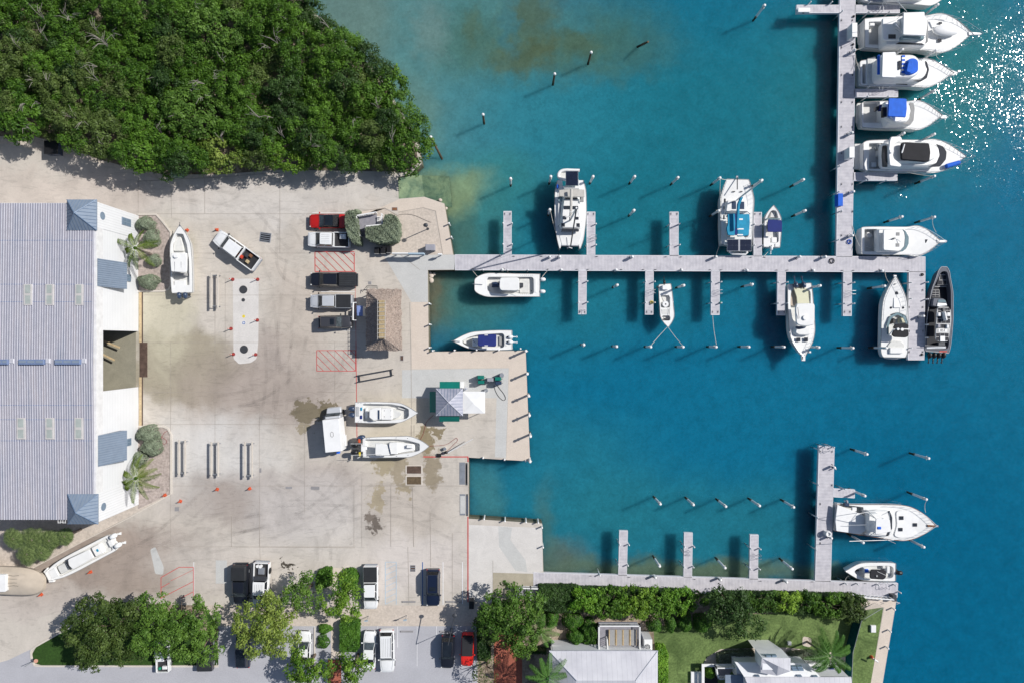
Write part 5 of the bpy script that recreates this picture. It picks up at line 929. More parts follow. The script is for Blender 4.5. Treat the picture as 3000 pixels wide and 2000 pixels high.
M = MB(); a3, b3 = P(2219, 1908, 4.2), P(2300, 1960, 5.3); M.box(g0.x + .1, g1.x - .1, g2.y + .15, g0.y - .08, 2.9, 5.5); hb.part('dormer_wall', M, 'wall_blue_white', smooth=False); M = MB(); fr_ = [P(2218, 1907, 3.4), P(2280, 1907, 3.4), P(2314, 1927, 5.4), P(2232, 1927, 5.4)]; M.add(fr_, [(0, 3, 2, 1)]); M.add([fr_[0], fr_[3], (fr_[3].x, fr_[3].y, 2.9), (fr_[0].x, fr_[0].y, 0), fr_[1], (fr_[1].x, fr_[1].y, 0), fr_[2], (fr_[2].x, fr_[2].y, 2.9)], [(0, 1, 2, 3), (3, 5, 4, 0), (4, 5, 7, 6)]); hb.part('dormer_front', M, 'wall_blue_white', smooth=False)
for x_0, x_1, y_0, y_1, z_ in ((2245, 2259, 1919, 1924, 5.2), (2262, 2276, 1919, 1924, 5.2), (2320, 2334, 1952, 1957, 4.2), (2336, 2351, 1952, 1957, 4.2), (2322, 2337, 1959, 1964, 4.4), (2339, 2355, 1959, 1964, 4.4), (2214, 2226, 1979, 1981, 4.75), (2336, 2350, 1979, 1981, 4.75), (2382, 2396, 1980, 1982, 4.75)):
    M = MB(); M.slab(wpts(rect(x_0, y_0, x_1, y_1), z_), z_ - .5, z_, .02); hb.part('window', M, 'window_glass')
pg = T('cottage_porch', 'white railed porch and steps at the west side of the cottage', 'porch', P(2110, 1970, 0)); platform(pg, [(2056, 1944), (2150, 1944), (2150, 1952), (2064, 1952), (2064, 2030), (2056, 2030)], 1.2, 'white_paint'); platform(pg, [(2102, 1958), (2148, 1958), (2128, 1988), (2104, 1988)], 1.5, 'boards_grey'); railing(pg, [(2100, 1956), (2152, 1956)], 1.5, 2.4); railing(pg, [(2100, 1956), (2105, 1988), (2128, 1988)], 1.5, 2.4); platform(pg, [(2125, 1976), (2178, 1976), (2178, 2060), (2125, 2060)], 3.2, 'roof_blue')
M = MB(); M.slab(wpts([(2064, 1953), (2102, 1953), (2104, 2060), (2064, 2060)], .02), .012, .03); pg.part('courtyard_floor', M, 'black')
po = T('cottage_deck', 'white railed deck with chairs at the east side of the cottage', 'deck', P(2430, 1950, 0)); platform(po, [(2365, 1942), (2400, 1942), (2450, 1945), (2465, 1975), (2395, 1975)], 1.3, 'white_paint'); railing(po, [(2366, 1943), (2452, 1943)], 1.3, 2.3)
for i, (x, y) in enumerate([(2395, 1958), (2432, 1960)]):
    c = P(x, y, 1.7); t_ = T('deck_chair', ['deck chair at the left on the cottage deck', 'deck chair at the right on the cottage deck'][i], 'chair', (c.x, c.y, 1.3)); M = MB(); M.box(c.x - .3, c.x + .3, c.y - .3, c.y + .3, 1.68, 1.76, ch=.02); t_.part('seat', M, 'navy_canvas'); M = MB(); M.box(c.x - .3, c.x + .3, c.y + .26, c.y + .34, 1.76, 2.2, ch=.02); t_.part('backrest', M, 'navy_canvas')
    for sx in (-.27, .27):
        for sy in (-.27, .27): M = MB(); M.cyl(c.x + sx, c.y + sy, 1.3, 1.68, .03, n=6); t_.part('leg', M, 'white_paint')
# railed decks by the hedges
rd = T('railed_deck', 'small white railed wooden deck with stairs between silver hedges', 'deck', P(1090, 655, 0)); platform(rd, [(1050, 632), (1104, 628), (1104, 660), (1068, 662), (1068, 672), (1052, 672)], 1.0, 'boards_grey'); railing(rd, [(1045, 668), (1044, 632), (1100, 622)], 1., 1.95, gap=.3); railing(rd, [(1118, 627), (1120, 658), (1070, 663), (1072, 670)], 1., 1.95, gap=.4); railing(rd, [(1046, 668), (1054, 690)], .3, 1.5, gap=.4)
for k in range(4): M = MB(); z_ = .8 - .2 * k; M.slab(wpts([(1054, 673 + 5 * k), (1070, 672 + 5 * k), (1070, 677 + 5 * k), (1055, 678 + 5 * k)], z_), z_ - .06, z_, 0, 0, True); rd.part('step', M, 'boards_grey', smooth=False)
for k in range(4): M = MB(); z_ = .8 - .2 * k; M.slab(wpts([(1104 + 4 * k, 634), (1107 + 4 * k, 634), (1107 + 4 * k, 657), (1104 + 4 * k, 658)], z_), z_ - .06, z_, 0, 0, True); rd.part('step', M, 'white_paint', smooth=False)
sd = T('dock_steps', 'small white railed step deck at the west end of the hedge', 'steps', P(1545, 1738, 0)); platform(sd, [(1515, 1722), (1578, 1724), (1578, 1755), (1515, 1752)], .9, 'boards_grey'); railing(sd, [(1514, 1748), (1514, 1722), (1555, 1723), (1555, 1755)], .9, 1.8); railing(sd, [(1555, 1723), (1578, 1724), (1578, 1755)], .9, 1.8); railing(sd, [(1515, 1748), (1553, 1749)], .9, 1.8)
# green mesh fence on the lawn
fe = T('mesh_fence', 'tall green mesh fence crossing the lawn at right', 'fence', P(2505, 1900, 0)); m, t, b = nodes('green_mesh', .9, 0, .1); link(t, ramp(t, noise(t, 2, 4), [(.3, A(18, 66, 70)), (.7, A(30, 92, 92))]), b.inputs['Base Color'])
fp = [P(2524, 1817, 1.9), P(2499, 1910, 1.9), P(2494, 2040, 1.9)]; M = MB()
for a, b_ in zip(fp, fp[1:]): M.add([(a.x, a.y, 0.02), (b_.x, b_.y, .02), tuple(b_), tuple(a), (a.x + .03, a.y, .02), (b_.x + .03, b_.y, .02), (b_.x + .03, b_.y, 1.9), (a.x + .03, a.y, 1.9)], [(0, 1, 2, 3), (7, 6, 5, 4), (3, 2, 6, 7)])
fe.part('mesh_panel', M, 'green_mesh', smooth=False); M = MB(); M.tube(fp, .035, 6); fe.part('top_rail', M, 'galvanised')
for k in range(6): a = fp[0].lerp(fp[1], k / 5); M = MB(); M.cyl(a.x + .07, a.y, 0, 1.95, .035, n=6); fe.part('post', M, 'galvanised')
f2 = T('wire_fence', 'see through wire fence from lawn corner to the quay gate', 'fence', P(2560, 1795, 0)); q = [P(2524, 1817, 1.9), P(2588, 1779, 1.9)]; M = MB(); M.tube(q, .03, 5); f2.part('rail', M, 'galvanised'); M = MB()
for k in range(34): a = q[0].lerp(q[1], k / 33); M.tube([a - Vector((0, 0, 1.85)), a], .008, 3)
for k in range(8): M.tube([q[0] - Vector((0, 0, .24 * k)), q[1] - Vector((0, 0, .24 * k))], .006, 3)
f2.part('wire_mesh', M, 'galvanised'); g_ = T('quay_gate', 'white picket gate at the corner where dock meets sloping quay', 'gate', P(2620, 1755, 0)); railing(g_, [(2532, 1749), (2618, 1756)], .3, 1.4, gap=.5); M = MB(); c = P(2621, 1752, .9)
M.box(c.x - .25, c.x + .3, c.y - .4, c.y + .4, .02, .9, ch=.03); g_.part('gate_box', M, 'dark_metal'); M = MB(); M.tube([P(2626, 1762, 1.4), P(2637, 1765, 1.4), P(2627, 1768, 1.4)], .03, 5); g_.part('overhang_bar', M, 'white_paint')
# ------------------------------------------------------------------ vehicles
def paint(name, c, metal=.2): m, t, b = nodes(name, .28, metal, .5); f = noise(t, 2, 4); link(t, ramp(t, f, [(.3, [x * .93 for x in c]), (.7, c)]), b.inputs['Base Color']); b.inputs['Coat Weight'].default_value = .6; b.inputs['Coat Roughness'].default_value = .04
paint('paint_white', (.78, .79, .80), 0); paint('paint_red', (.52, .015, .012), .1); paint('paint_black', (.012, .014, .022), .1); paint('paint_silver', (.62, .64, .67), .25); paint('paint_grey', (.09, .09, .10), .5); paint('paint_navy', (.012, .02, .05), .3); paint('paint_red2', (.70, .025, .015), 0)
mat('car_glass', (.012, .016, .022), .04, spec=.9, var=.3); mat('windshield', (.12, .15, .17), .04, spec=.9, var=.6); mat('lamp_red', (.45, .01, .01), .2); mat('lamp_clear', (.6, .6, .6), .1); mat('bedliner', (.03, .03, .034), .8, var=.3); mat('tonneau', (.022, .024, .028), .6, var=.2)  # windshield: sky reflection painted into a lighter base colour
def car(name, label, cat, kind, front, rear, width, m, group='parked vehicles in the boatyard', **k):
    """front, rear: the bumpers in the photo; width in photo pixels"""
    zr = .8; f, r = P(front[0], front[1], zr), P(rear[0], rear[1], zr); c = (f + r) / 2; L = (f - r).length; W = width * S * (H - zr) / H; ang = math.atan2(f.y - r.y, f.x - r.x)
    t_ = T(name, label, cat, (c.x, c.y, .03), group, ang, True); h = L / 2; w = W / 2
    pk = kind == 'pickup'; suv = kind in ('suv', 'jeep'); zb = 1.12 if pk else 1.02 if suv else .88; zh = 1.08 if pk else 1.0 if suv else .80; ro = 1.85 if pk else 1.72 if suv else 1.42
    cx0, cx1 = (-.12, .295) if pk else ((-.46, .20) if suv else (-.34, .22)); # cabin base as fraction of length (rear, front)
    if kind == 'jeep': cx0, cx1 = -.47, .14
    # body loft
    st = [(-.5, .80, zb - .35), (-.495, .93, zb - .06), (-.45, .985, zb), (-.2, 1, zb), (.1, 1, zb), (.22, .995, zb - .01), (.30, .985, zh), (.42, .94, zh - .04), (.47, .86, zh - .10), (.495, .74, zh - .22), (.5, .62, .55)]
    if pk: st = [(-.13, 1, zb), (.1, 1, zb), (.28, .995, zb - .01), (.33, .985, zh)] + st[7:]
    rings = []
    for x, s_, z in st: y = w * s_; hf = [(y * .90, .30), (y * .985, .42), (y, .62), (y * .985, z - .14), (y * .93, z - .03), (y * .55, z + .012), (0, z + .025)]; rings.append([(x * L, a, b_) for a, b_ in hf] + [(x * L, -a, b_) for a, b_ in hf[-2::-1]])
    M = MB(); M.loft([q for q in rings], 0, True, True, closed=True); body = t_.part('body', M, m, ang=40)
    if pk:
        x0_, x1_ = -.5 * L, -.132 * L; M = MB(); zf = .78
        M.slab(rnd([(x0_, -w), (x1_, -w), (x1_, -w + .11), (x0_ + .1, -w + .11)], .04, 2), .35, zb + .02, .03); M.slab(rnd([(x0_, w), (x1_, w), (x1_, w - .11), (x0_ + .1, w - .11)], .04, 2), .35, zb + .02, .03); M.box(x1_ - .08, x1_ - .005, -w + .115, w - .115, .4, zb, ch=.02); t_.part('bed_side', M, m)
        M = MB(); M.box(x0_ - .01, x0_ + .08, -w + .09, w - .09, .42, zb + .0, ch=.02); t_.part('tailgate', M, m); M = MB(); M.box(x0_ + .085, x1_ - .085, -w + .115, w - .115, .4, zf); t_.part('bed_floor', M, 'bedliner', smooth=False)
        M = MB(); M.box(x0_ - .16, x0_ - .02, -w * .9, w * .9, .4, .58, ch=.03); t_.part('rear_bumper', M, 'steel' if m != 'paint_black' else 'dark_metal')
        if k.get('tonneau'): M = MB(); M.box(x0_ + .06, x1_ - .04, -w + .06, w - .06, zb + .021, zb + .06, ch=.015); t_.part('tonneau_cover', M, 'tonneau')
        if k.get('topper'):
            M = MB(); M.slab(rnd([(x0_ + .03, -w + .02), (x1_ - .02, -w + .02), (x1_ - .02, w - .02), (x0_ + .03, w - .02)], .12), zb + .021, ro - .1, .1); t_.part('topper', M, 'tonneau')
        if k.get('ribs'):
            M = MB()
            for j in range(6): yy = -w + .2 + j * (2 * w - .4) / 5; M.box(x0_ + .08, x1_ - .08, yy - .02, yy + .02, zb + .061, zb + .075)
            t_.part('cover_ribs', M, 'dark_metal')
    # cabin
    xa, xb = cx0 * L, cx1 * L; ra = xa + (.04 if pk else .30 if suv else .75) * 1.0; rb = xb - (.75 if pk else .62 if suv else .85); wb, wr = w * .90, w * (.76 if not suv else .78)
    if kind == 'jeep': ra, rb, wr = xa + .08, xb - .2, w * .84
    B = [(xa, -wb), (xb, -wb * .97), (xb, wb * .97), (xa, wb)]; R_ = [(ra, -wr), (rb, -wr * .96), (rb, wr * .96), (ra, wr)]; M = MB(); zt = zb - .03
    M.loft([[(x, y, zt) for x, y in B], [(x, y, ro - .06) for x, y in R_]], 0, False, False); t_.part('cabin', M, m if not k.get('dark') else 'car_glass', smooth=False)
    M = MB(); M.slab(rnd([(ra - .04, -wr - .02), (rb + .05, -wr * .96 - .02), (rb + .05, wr * .96 + .02), (ra - .04, wr + .02)], .16, 4), ro - .07, ro, .05); roof_ = t_.part('roof', M, k.get('roofm', m), ang=50)
    if k.get('glassroof'): M = MB(); M.slab(rnd([(ra + .05, -wr * .8), (rb - .02, -wr * .8), (rb - .02, wr * .8), (ra + .05, wr * .8)], .12), ro + .001, ro + .012); t_.part('glass_roof', M, 'car_glass', parent=roof_)
    if k.get('sunroof'): M = MB(); M.slab(rnd([(rb - .75, -wr * .6), (rb - .22, -wr * .6), (rb - .22, wr * .6), (rb - .75, wr * .6)], .08), ro + .001, ro + .01); t_.part('sunroof', M, 'car_glass', parent=roof_)
    if k.get('rails') or suv and kind != 'jeep':
        for s_ in (-1, 1): M = MB(); M.tube([(ra + .1, s_ * wr * .93, ro - .0), (ra + .2, s_ * wr * .93, ro + .05), (rb - .3, s_ * wr * .93, ro + .05), (rb - .15, s_ * wr * .93, ro)], .02, 5); t_.part('roof_rail', M, 'dark_metal', parent=roof_)
    if k.get('ribroof') or suv and m == 'paint_white':
        M = MB()
        for j in range(5): yy = (-.6 + .3 * j) * wr; M.box(ra + .25, rb - .15, yy - .015, yy + .015, ro, ro + .012)
        t_.part('roof_ribs', M, 'grey_canvas', parent=roof_)
    def pane(nm, q, mt, off):
        v = [Vector(p) for p in q]; c_ = sum(v, Vector()) / 4; n_ = (v[1] - v[0]).cross(v[3] - v[0]).normalized(); n_ = n_ if n_.dot(Vector(off)) > 0 else -n_; v = [c_ + (p - c_) * .92 + n_ * .012 for p in v]; M = MB(); M.add(v + [p - n_ * .01 for p in v], [(0, 1, 2, 3), (3, 2, 1, 0), (0, 4, 5, 1), (1, 5, 6, 2), (2, 6, 7, 3), (3, 7, 4, 0)]); return t_.part(nm, M, mt, smooth=False)
    zr_ = ro - .06; f3 = lambda a, z: (a[0], a[1], z)
    pane('windshield', [f3(B[1], zt), f3(B[2], zt), f3(R_[2], zr_), f3(R_[1], zr_)], 'windshield', (1, 0, .5)); pane('rear_window', [f3(B[3], zt + .08), f3(B[0], zt + .08), f3(R_[0], zr_), f3(R_[3], zr_)], 'car_glass', (-1, 0, .5))
    n_ = 3 if suv else 2
    for s_, (b0, b1, r0_, r1_) in ((-1, (B[0], B[1], R_[0], R_[1])), (1, (B[3], B[2], R_[3], R_[2]))):
        for j in range(n_): u0, u1 = j / n_, (j + 1) / n_; l = lambda p, q, u, z: (p[0] + (q[0] - p[0]) * u, p[1] + (q[1] - p[1]) * u, z); pane('side_window', [l(b0, b1, u0, zt + .05), l(b0, b1, u1, zt + .05), l(r0_, r1_, u1, zr_), l(r0_, r1_, u0, zr_)], 'car_glass', (0, s_, .4))
    for s_ in (-1, 1):
        for x in (-.31, .31):
            M = MB(); xx = x * L; yy = s_ * (w - .12); rr = .39 if pk or suv else .33; M.loft([[(xx + rr * math.cos(a), yy + d_, rr + rr * math.sin(a) - .02) for a in [j * .3927 for j in range(16)]] for d_ in ((-.11, .11) if s_ < 0 else (-.11, .11))], 0, True, True); wh = t_.part('wheel', M, 'rubber')
            M = MB(); M.loft([[(xx + rr * .6 * math.cos(a), yy + d_, rr + rr * .6 * math.sin(a) - .02) for a in [j * .5236 for j in range(12)]] for d_ in ((.112, .125) if s_ > 0 else (-.125, -.112))], 0, True, True); t_.part('rim', M, 'galvanised', parent=wh)
        M = MB(); M.ell((xb - .1, s_ * (w + .1), zb + .08), (.10, .13, .09), 8, 5); t_.part('mirror', M, m if not pk else 'black')
        M = MB(); M.box(.455 * L, .485 * L, s_ * w * .80 - .13 * 1, s_ * w * .80 + .02, zh - .22, zh - .10, ch=.01) ; t_.part('headlight', M, 'lamp_clear')
        M = MB(); M.box(-.5 * L - .006, -.485 * L, s_ * w * .88 - .07, s_ * w * .88 + .07, zb - .3, zb - .08, ch=.01); t_.part('taillight', M, 'lamp_red')
    M = MB(); M.box(.47 * L, .503 * L, -w * .55, w * .55, .45, .62, ch=.01); t_.part('grille', M, 'black')
    if pk or suv or m != 'x':       # panel gaps over the bonnet
        M = MB()
        for s_ in (-1, 1): M.tube([(xb + .02, s_ * w * .8, zb - .0), (.3 * L, s_ * w * .76, zh + .018), (.42 * L, s_ * w * .62, zh - .022)], .008, 3)
        M.tube([(xb + .04, -w * .78, zb + .008), (xb + .04, w * .78, zb + .008)], .012, 3); t_.part('bonnet_gap', M, 'black')
    return t_
car('red_car', 'bright red sedan with dark glass roof at the top of the parking row', 'car', 'sedan', (905, 648), (1012, 648), 42, 'paint_red', dark=True, roofm='car_glass')
v = car('pickup_truck', 'white pickup with open cargo bed parked below the red sedan', 'pickup truck', 'pickup', (902, 702), (1024, 704), 45, 'paint_white', ribroof=True); M = MB(); M.box(-2.3, -1.5, -.75, -.1, .79, 1.1, ch=.03); v.part('tool_box', M, 'white_paint')
v = car('pickup_truck', 'white pickup parked diagonally with tools in its open bed', 'pickup truck', 'pickup', (634, 690), (752, 776), 47, 'paint_white'); 
for (a, b_, c_, m_) in ((-1.1, .3, .3, 'red_plastic'), (-1.6, -.2, .35, 'dark_metal'), (-.8, -.4, .25, 'galvanised'), (-2.1, .35, .3, 'light_wood'), (-2.0, -.5, .3, 'teak')): M = MB(); M.box(a - .22, a + .22, b_ - .2, b_ + .2, .79, .79 + c_, ch=.04); v.part('cargo', M, m_)
car('pickup_truck', 'black pickup with ribbed black bed cover below the hatched box', 'pickup truck', 'pickup', (909, 819), (1044, 820), 42, 'paint_black', tonneau=True, ribs=True); car('pickup_truck', 'silver white pickup with flat black bed cover beside the thatched hut', 'pickup truck', 'pickup', (909, 883), (1031, 883), 41, 'paint_silver', tonneau=True)
car('parked_suv', 'dark grey wagon facing the thatched hut', 'car', 'suv', (1032, 942), (934, 944), 38, 'paint_grey', sunroof=True)
car('pickup_truck', 'black pickup with black bed topper at the lower parking row', 'pickup truck', 'pickup', (706, 1768), (706, 1652), 43, 'paint_black', topper=True, dark=True); v = car('pickup_truck', 'white pickup with spare wheel and boxes in its bed', 'pickup truck', 'pickup', (763, 1778), (768, 1646), 45, 'paint_white', ribroof=True)
M = MB(); M.box(-2.3, -1.45, -.4, .4, .79, 1.05, ch=.03); v.part('cargo_box', M, 'galvanised'); M = MB(); M.cyl(-2.5, -.1, .8, 1.15, .22, n=12); M.cyl(-2.5, -.5, .8, 1.1, .2, n=12); v.part('bucket', M, 'white_paint'); M = MB(); M.box(-1.25, -.55, -.85, .85, 1.14, 1.3, ch=.04); v.part('tool_chest', M, 'dark_metal'); M = MB(); M.ell((-1.9, 1.1, .8), (.4, .13, .4), 14, 8); v.part('spare_wheel', M, 'rubber')
car('pickup_truck', 'white pickup with black bed cover right of the round hedges', 'pickup truck', 'pickup', (1087, 1782), (1086, 1656), 42, 'paint_white', tonneau=True); car('parked_suv', 'navy blue wagon alone beside the blue bay line', 'car', 'suv', (1269, 1774), (1269, 1666), 40, 'paint_navy', sunroof=True)
car('parked_car', 'white sedan with navy windows in the lower lot', 'car', 'sedan', (1084, 1848), (1080, 1958), 39, 'paint_white'); car('parked_suv', 'long white wagon with ribbed roof in the lower lot', 'car', 'suv', (1135, 1968), (1133, 1843), 43, 'paint_white')
car('parked_suv', 'black wagon with sunroof beside the red jeep', 'car', 'suv', (1310, 1956), (1313, 1860), 39, 'paint_black', glassroof=True); car('parked_jeep', 'bright red boxy jeep with black roof in the lower lot', 'car', 'jeep', (1368, 1950), (1371, 1854), 37, 'paint_red2', roofm='black_canvas')
car('parked_car', 'white hatchback half under the yellow green tree', 'car', 'sedan', (893, 1848), (889, 1950), 37, 'paint_white'); car('parked_suv', 'dark navy car in the shade below the yellow green tree', 'car', 'suv', (710, 1846), (713, 1954), 38, 'paint_navy', glassroof=True)
car('pickup_truck', 'black pickup half hidden under the island tree', 'pickup truck', 'pickup', (600, 1868), (602, 1962), 44, 'paint_black', tonneau=True); v = car('utility_cart', 'small white utility truck with gear behind the cab under the tree', 'utility truck', 'pickup', (476, 1862), (479, 1966), 37, 'paint_white')
M = MB(); M.box(-1.9, -1.5, -.6, 0, .79, 1.1, ch=.03); v.part('cargo', M, 'white_paint'); M = MB(); M.box(-1.95, -1.65, .25, .5, .79, 1.1, ch=.03); v.part('cargo', M, 'green_plastic')
# box truck
zt_ = 3.1; f, r = P(965, 1207, zt_), P(976, 1322, zt_); ang = math.atan2(f.y - r.y, f.x - r.x); c = (P(947, 1235, zt_) + P(999, 1315, zt_)) / 2
bt = T('box_truck', 'white box truck parked at an angle by the wet patch', 'truck', (c.x, c.y, 0), None, ang, True); lb = 4.15; wb_ = 2.15
M = MB(); M.slab(rnd([(-lb / 2, -wb_ / 2), (lb / 2, -wb_ / 2), (lb / 2, wb_ / 2), (-lb / 2, wb_ / 2)], .06), .75, zt_, .04); box_ = bt.part('box', M, 'white_paint'); M = MB(); M.tube([(.35, -.18, zt_ + .012), (.5, .0, zt_ + .012), (.35, .18, zt_ + .012), (-.05, .18, zt_ + .012), (-.2, 0, zt_ + .012), (-.05, -.18, zt_ + .012)], .035, 4, closed=True); bt.part('roof_patch', M, 'grey_canvas', parent=box_)
M = MB(); x0_ = lb / 2 + .03; rings = []
for x, s_, z in ((0, .92, 2.1), (.25, .92, 2.1), (.62, .9, 1.35), (.9, .88, 1.3), (1.25, .8, 1.2), (1.32, .76, 1.0), (1.34, .7, .6)): y = wb_ / 2 * s_; rings.append([(x0_ + x, y, .45), (x0_ + x, y, z - .08), (x0_ + x, y * .9, z), (x0_ + x, -y * .9, z), (x0_ + x, -y, z - .08), (x0_ + x, -y, .45)])
M.loft(rings, 0, True, True); bt.part('cab', M, 'paint_silver'); M = MB(); y = wb_ / 2 * .86; v4 = [(x0_ + .28, -y, 2.09), (x0_ + .28, y, 2.09), (x0_ + .62, y, 1.40), (x0_ + .62, -y, 1.40)]; M.add([(a + .015, b_, z + .02) for a, b_, z in v4], [(0, 1, 2, 3), (3, 2, 1, 0)]); bt.part('windshield', M, 'windshield', smooth=False)
for s_ in (-1, 1):
    for x in (-1.3, 2.6): M = MB(); M.loft([[(x + .42 * math.cos(a), s_ * .92 + d_, .42 + .42 * math.sin(a)) for a in [j * .3927 for j in range(16)]] for d_ in (-.14, .14)], 0, True, True); bt.part('wheel', M, 'rubber')
    M = MB(); M.box(x0_ + .5, x0_ + .62, s_ * 1.1 - .08, s_ * 1.1 + .08, 1.3, 1.7, ch=.02); bt.part('mirror', M, 'black')
M = MB(); M.box(-lb / 2 - .55, -lb / 2 - .02, -.2, .2, .7, 1.2, ch=.04); bt.part('hose_reel', M, 'blue_canvas'); M = MB(); M.box(-1.7, -.3, -1.25, -1.1, .8, 1.6, ch=.03); bt.part('side_locker', M, 'white_paint')
bk = T('tripod_gear', 'small dark tripod gear beside the box truck', 'equipment', P(1010, 1297, 0)); c = P(1010, 1297, .5); M = MB(); M.ell((c.x, c.y, .5), (.2, .16, .2), 10, 6); bk.part('head', M, 'dark_metal')
for k in range(3): a = k * 2.09; M = MB(); M.tube([(c.x, c.y, .5), (c.x + .35 * math.cos(a), c.y + .35 * math.sin(a), .02)], .025, 5); bk.part('leg', M, 'dark_metal')

# ------------------------------------------------------------------ boats
class Fr:
    def __init__(s, st, bo):
        s.p = Vector(st); d = Vector(bo) - s.p; s.L = d.length; s.u = d / s.L; s.v = Vector((s.u.y, -s.u.x))
    def px(s, a, b_): q = s.p + s.u * a + s.v * b_; return q.x, q.y
def outboard(t_, x, y, ang, m, z=.2, sc_=1., tilt=False, nm='outboard_motor'):
    """x, y world; ang: direction the cowl points (away from the boat)"""
    ca, sa = math.cos(ang), math.sin(ang); tr = lambda a, b_, c_: (x + (a * ca - b_ * sa) * sc_, y + (a * sa + b_ * ca) * sc_, z + c_ * sc_)
    M = MB(); R_ = []
    for a, w_, h0, h1 in ((-.30, .12, .05, .30), (-.26, .22, -.05, .42), (-.05, .26, -.10, .50), (.22, .25, -.08, .46), (.36, .18, 0, .36), (.42, .08, .08, .26)):
        R_.append([tr(a, w_ * math.cos(q), (h0 + h1) / 2 + (h1 - h0) / 2 * math.sin(q)) for q in [j * .6283 for j in range(10)]])
    M.loft(R_, 0, True, True); e = t_.part(nm, M, m, ang=60); M = MB()
    if tilt:
        M.tube([tr(.1, 0, -.1), tr(.75, 0, .05), tr(1.0, 0, .0)], .10 * sc_, 6, r1=.05 * sc_); M.tube([tr(.95, -.13, .02), tr(1.05, 0, .08), tr(.95, .13, .02)], .05 * sc_, 5); M.tube([tr(.98, 0, -.1), tr(1.0, 0, .16)], .05 * sc_, 5)
    else: M.tube([tr(.1, 0, 0), tr(.12, 0, -1.2)], .10 * sc_, 6, r1=.06 * sc_); M.box(*sorted((tr(-.1, 0, 0)[0] - .05, tr(.3, 0, 0)[0] + .05)), *sorted((tr(0, 0, 0)[1] - .12, tr(0, 0, 0)[1] + .12)), z - .75 * sc_, z - .7 * sc_)
    t_.part('lower_leg', M, m, parent=e); M = MB(); M.tube([tr(-.5, 0, .0), tr(-.25, 0, .05)], .09 * sc_, 6); t_.part('bracket', M, 'dark_metal', parent=e)
def boat(label, st, bo, half, zs=.55, rise=.5, wells=(), items=(), q=ID, s=1., zk=-1.5, land=False, flare=.95, cat='boat', name='motor_boat', m='gelcoat', deck='gelcoat', floor='nonskid', trim='steel', group=None, bowz=0, blunt=False, rub='grey_canvas', zkeel=None):
    """st, bo: stern and bow tip in zoom units; half: (t, half width) along the sheer line, in zoom units"""
    dz = 0 if land else .4 if zs > .55 else .25 if zs >= .3 else .15 if zs > 0 else 0; zs -= dz; wells = [(wl[0], wl[1] - dz) + tuple(wl[2:]) for wl in wells]; st, bo = q(*st), q(*bo); fr = Fr(st, bo); full = .26 if name == 'motor_yacht' else .1; half = [(t_, w_ * (1 + full * math.sin(math.pi * max(0, min(1, (t_ - .55) / .445))))) for t_, w_ in half]; h = catmull([(t_, w_ / s) for t_, w_ in half], 4); zt = lambda t_: zs + rise * max(0, t_) ** 2
    port = [P(*fr.px(t_ * fr.L, w_), zt(t_)) for t_, w_ in h]; star = [P(*fr.px(t_ * fr.L, -w_), zt(t_)) for t_, w_ in h][::-1]
    cl = [P(*fr.px(t_ * fr.L, 0), zt(t_)) for t_, w_ in h]; ring = port + star; cl2 = cl + cl[::-1]; ts = [t_ for t_, w_ in h]; ts2 = ts + ts[::-1]; a_, b_ = P(*st, zs), P(*bo, zs); A_ = (b_ - a_); AL = A_.length; A_.normalize(); mid = P(*fr.px(fr.L / 2, 0), zs)
    t = T(name, label, cat, (mid.x, mid.y, WZ if not land else 0), group); t.zs = zs; t.dz = dz; keel = zk if not land else zs - 1.5 if zkeel is None else zkeel; R_ = []
    for f_, sl, back in ((keel, .12, .22), (keel + .35, .55, .12), (keel + .75, flare, .05), (None, 1.0, 0)):
        r_ = []
        for p, c_, t_ in zip(ring, cl2, ts2):
            z = (p.z if f_ is None else min(f_ + (.25 + .45 * t_ ** 3 if f_ == keel else .0), p.z - .02)); x = c_ + (p - c_) * sl - A_ * AL * back * t_ ** 3; r_.append((x.x, x.y, z))
        R_.append(r_)
    R_.insert(3, [tuple(Vector(R_[-1][i]).lerp(Vector(R_[2][i]), .12)) for i in range(len(ring))])
    M = MB(); M.loft(R_, 0, True, False); hull = t.part('hull', M, m, ang=50)
    def zf(x, y): tt = (Vector((x, y, 0)) - Vector((a_.x, a_.y, 0))).dot(Vector((A_.x, A_.y, 0))) / AL; return zs + rise * max(0, min(1.1, tt)) ** 2
    holes = []; Mw = MB(); Mf = MB(); out = [(p.x, p.y) for p in ring]
    for wl in wells:
        pts, fz = wl[0], wl[1]; r_ = wl[2] if len(wl) > 2 else 8 / s; pts = rect(*pts) if not hasattr(pts[0], '__len__') else pts; pts = [q(*p) for p in pts]; zz = zs + .05; pts = rnd(pts, r_ / 1, 4); w_ = ccw([tuple(P(*p, zz)[:2]) for p in pts]); holes.append(w_)
        Mw.loft([[(x, y, zf(x, y)) for x, y in w_], [(x, y, fz) for x, y in w_]], 0, False, False); Mw.f = [f_[::-1] for f_ in Mw.f] if False else Mw.f; convexcap(Mf, [(x, y, fz) for x, y in w_], 0)
    M = MB(); M.poly(ccw(out), holes, zf); t.part('deck', M, deck, ang=20)
    if holes: t.part('coaming', Mw, deck, ang=40); t.part('cockpit_floor', Mf, floor)
    M = MB(); M.tube([Vector(p) + Vector((0, 0, .015)) for p in ring], .035, 5, closed=True); t.part('rub_rail', M, rub)
    t.q, t.s, t.zf, t.fr = q, s, zf, fr; add(t, items); return t
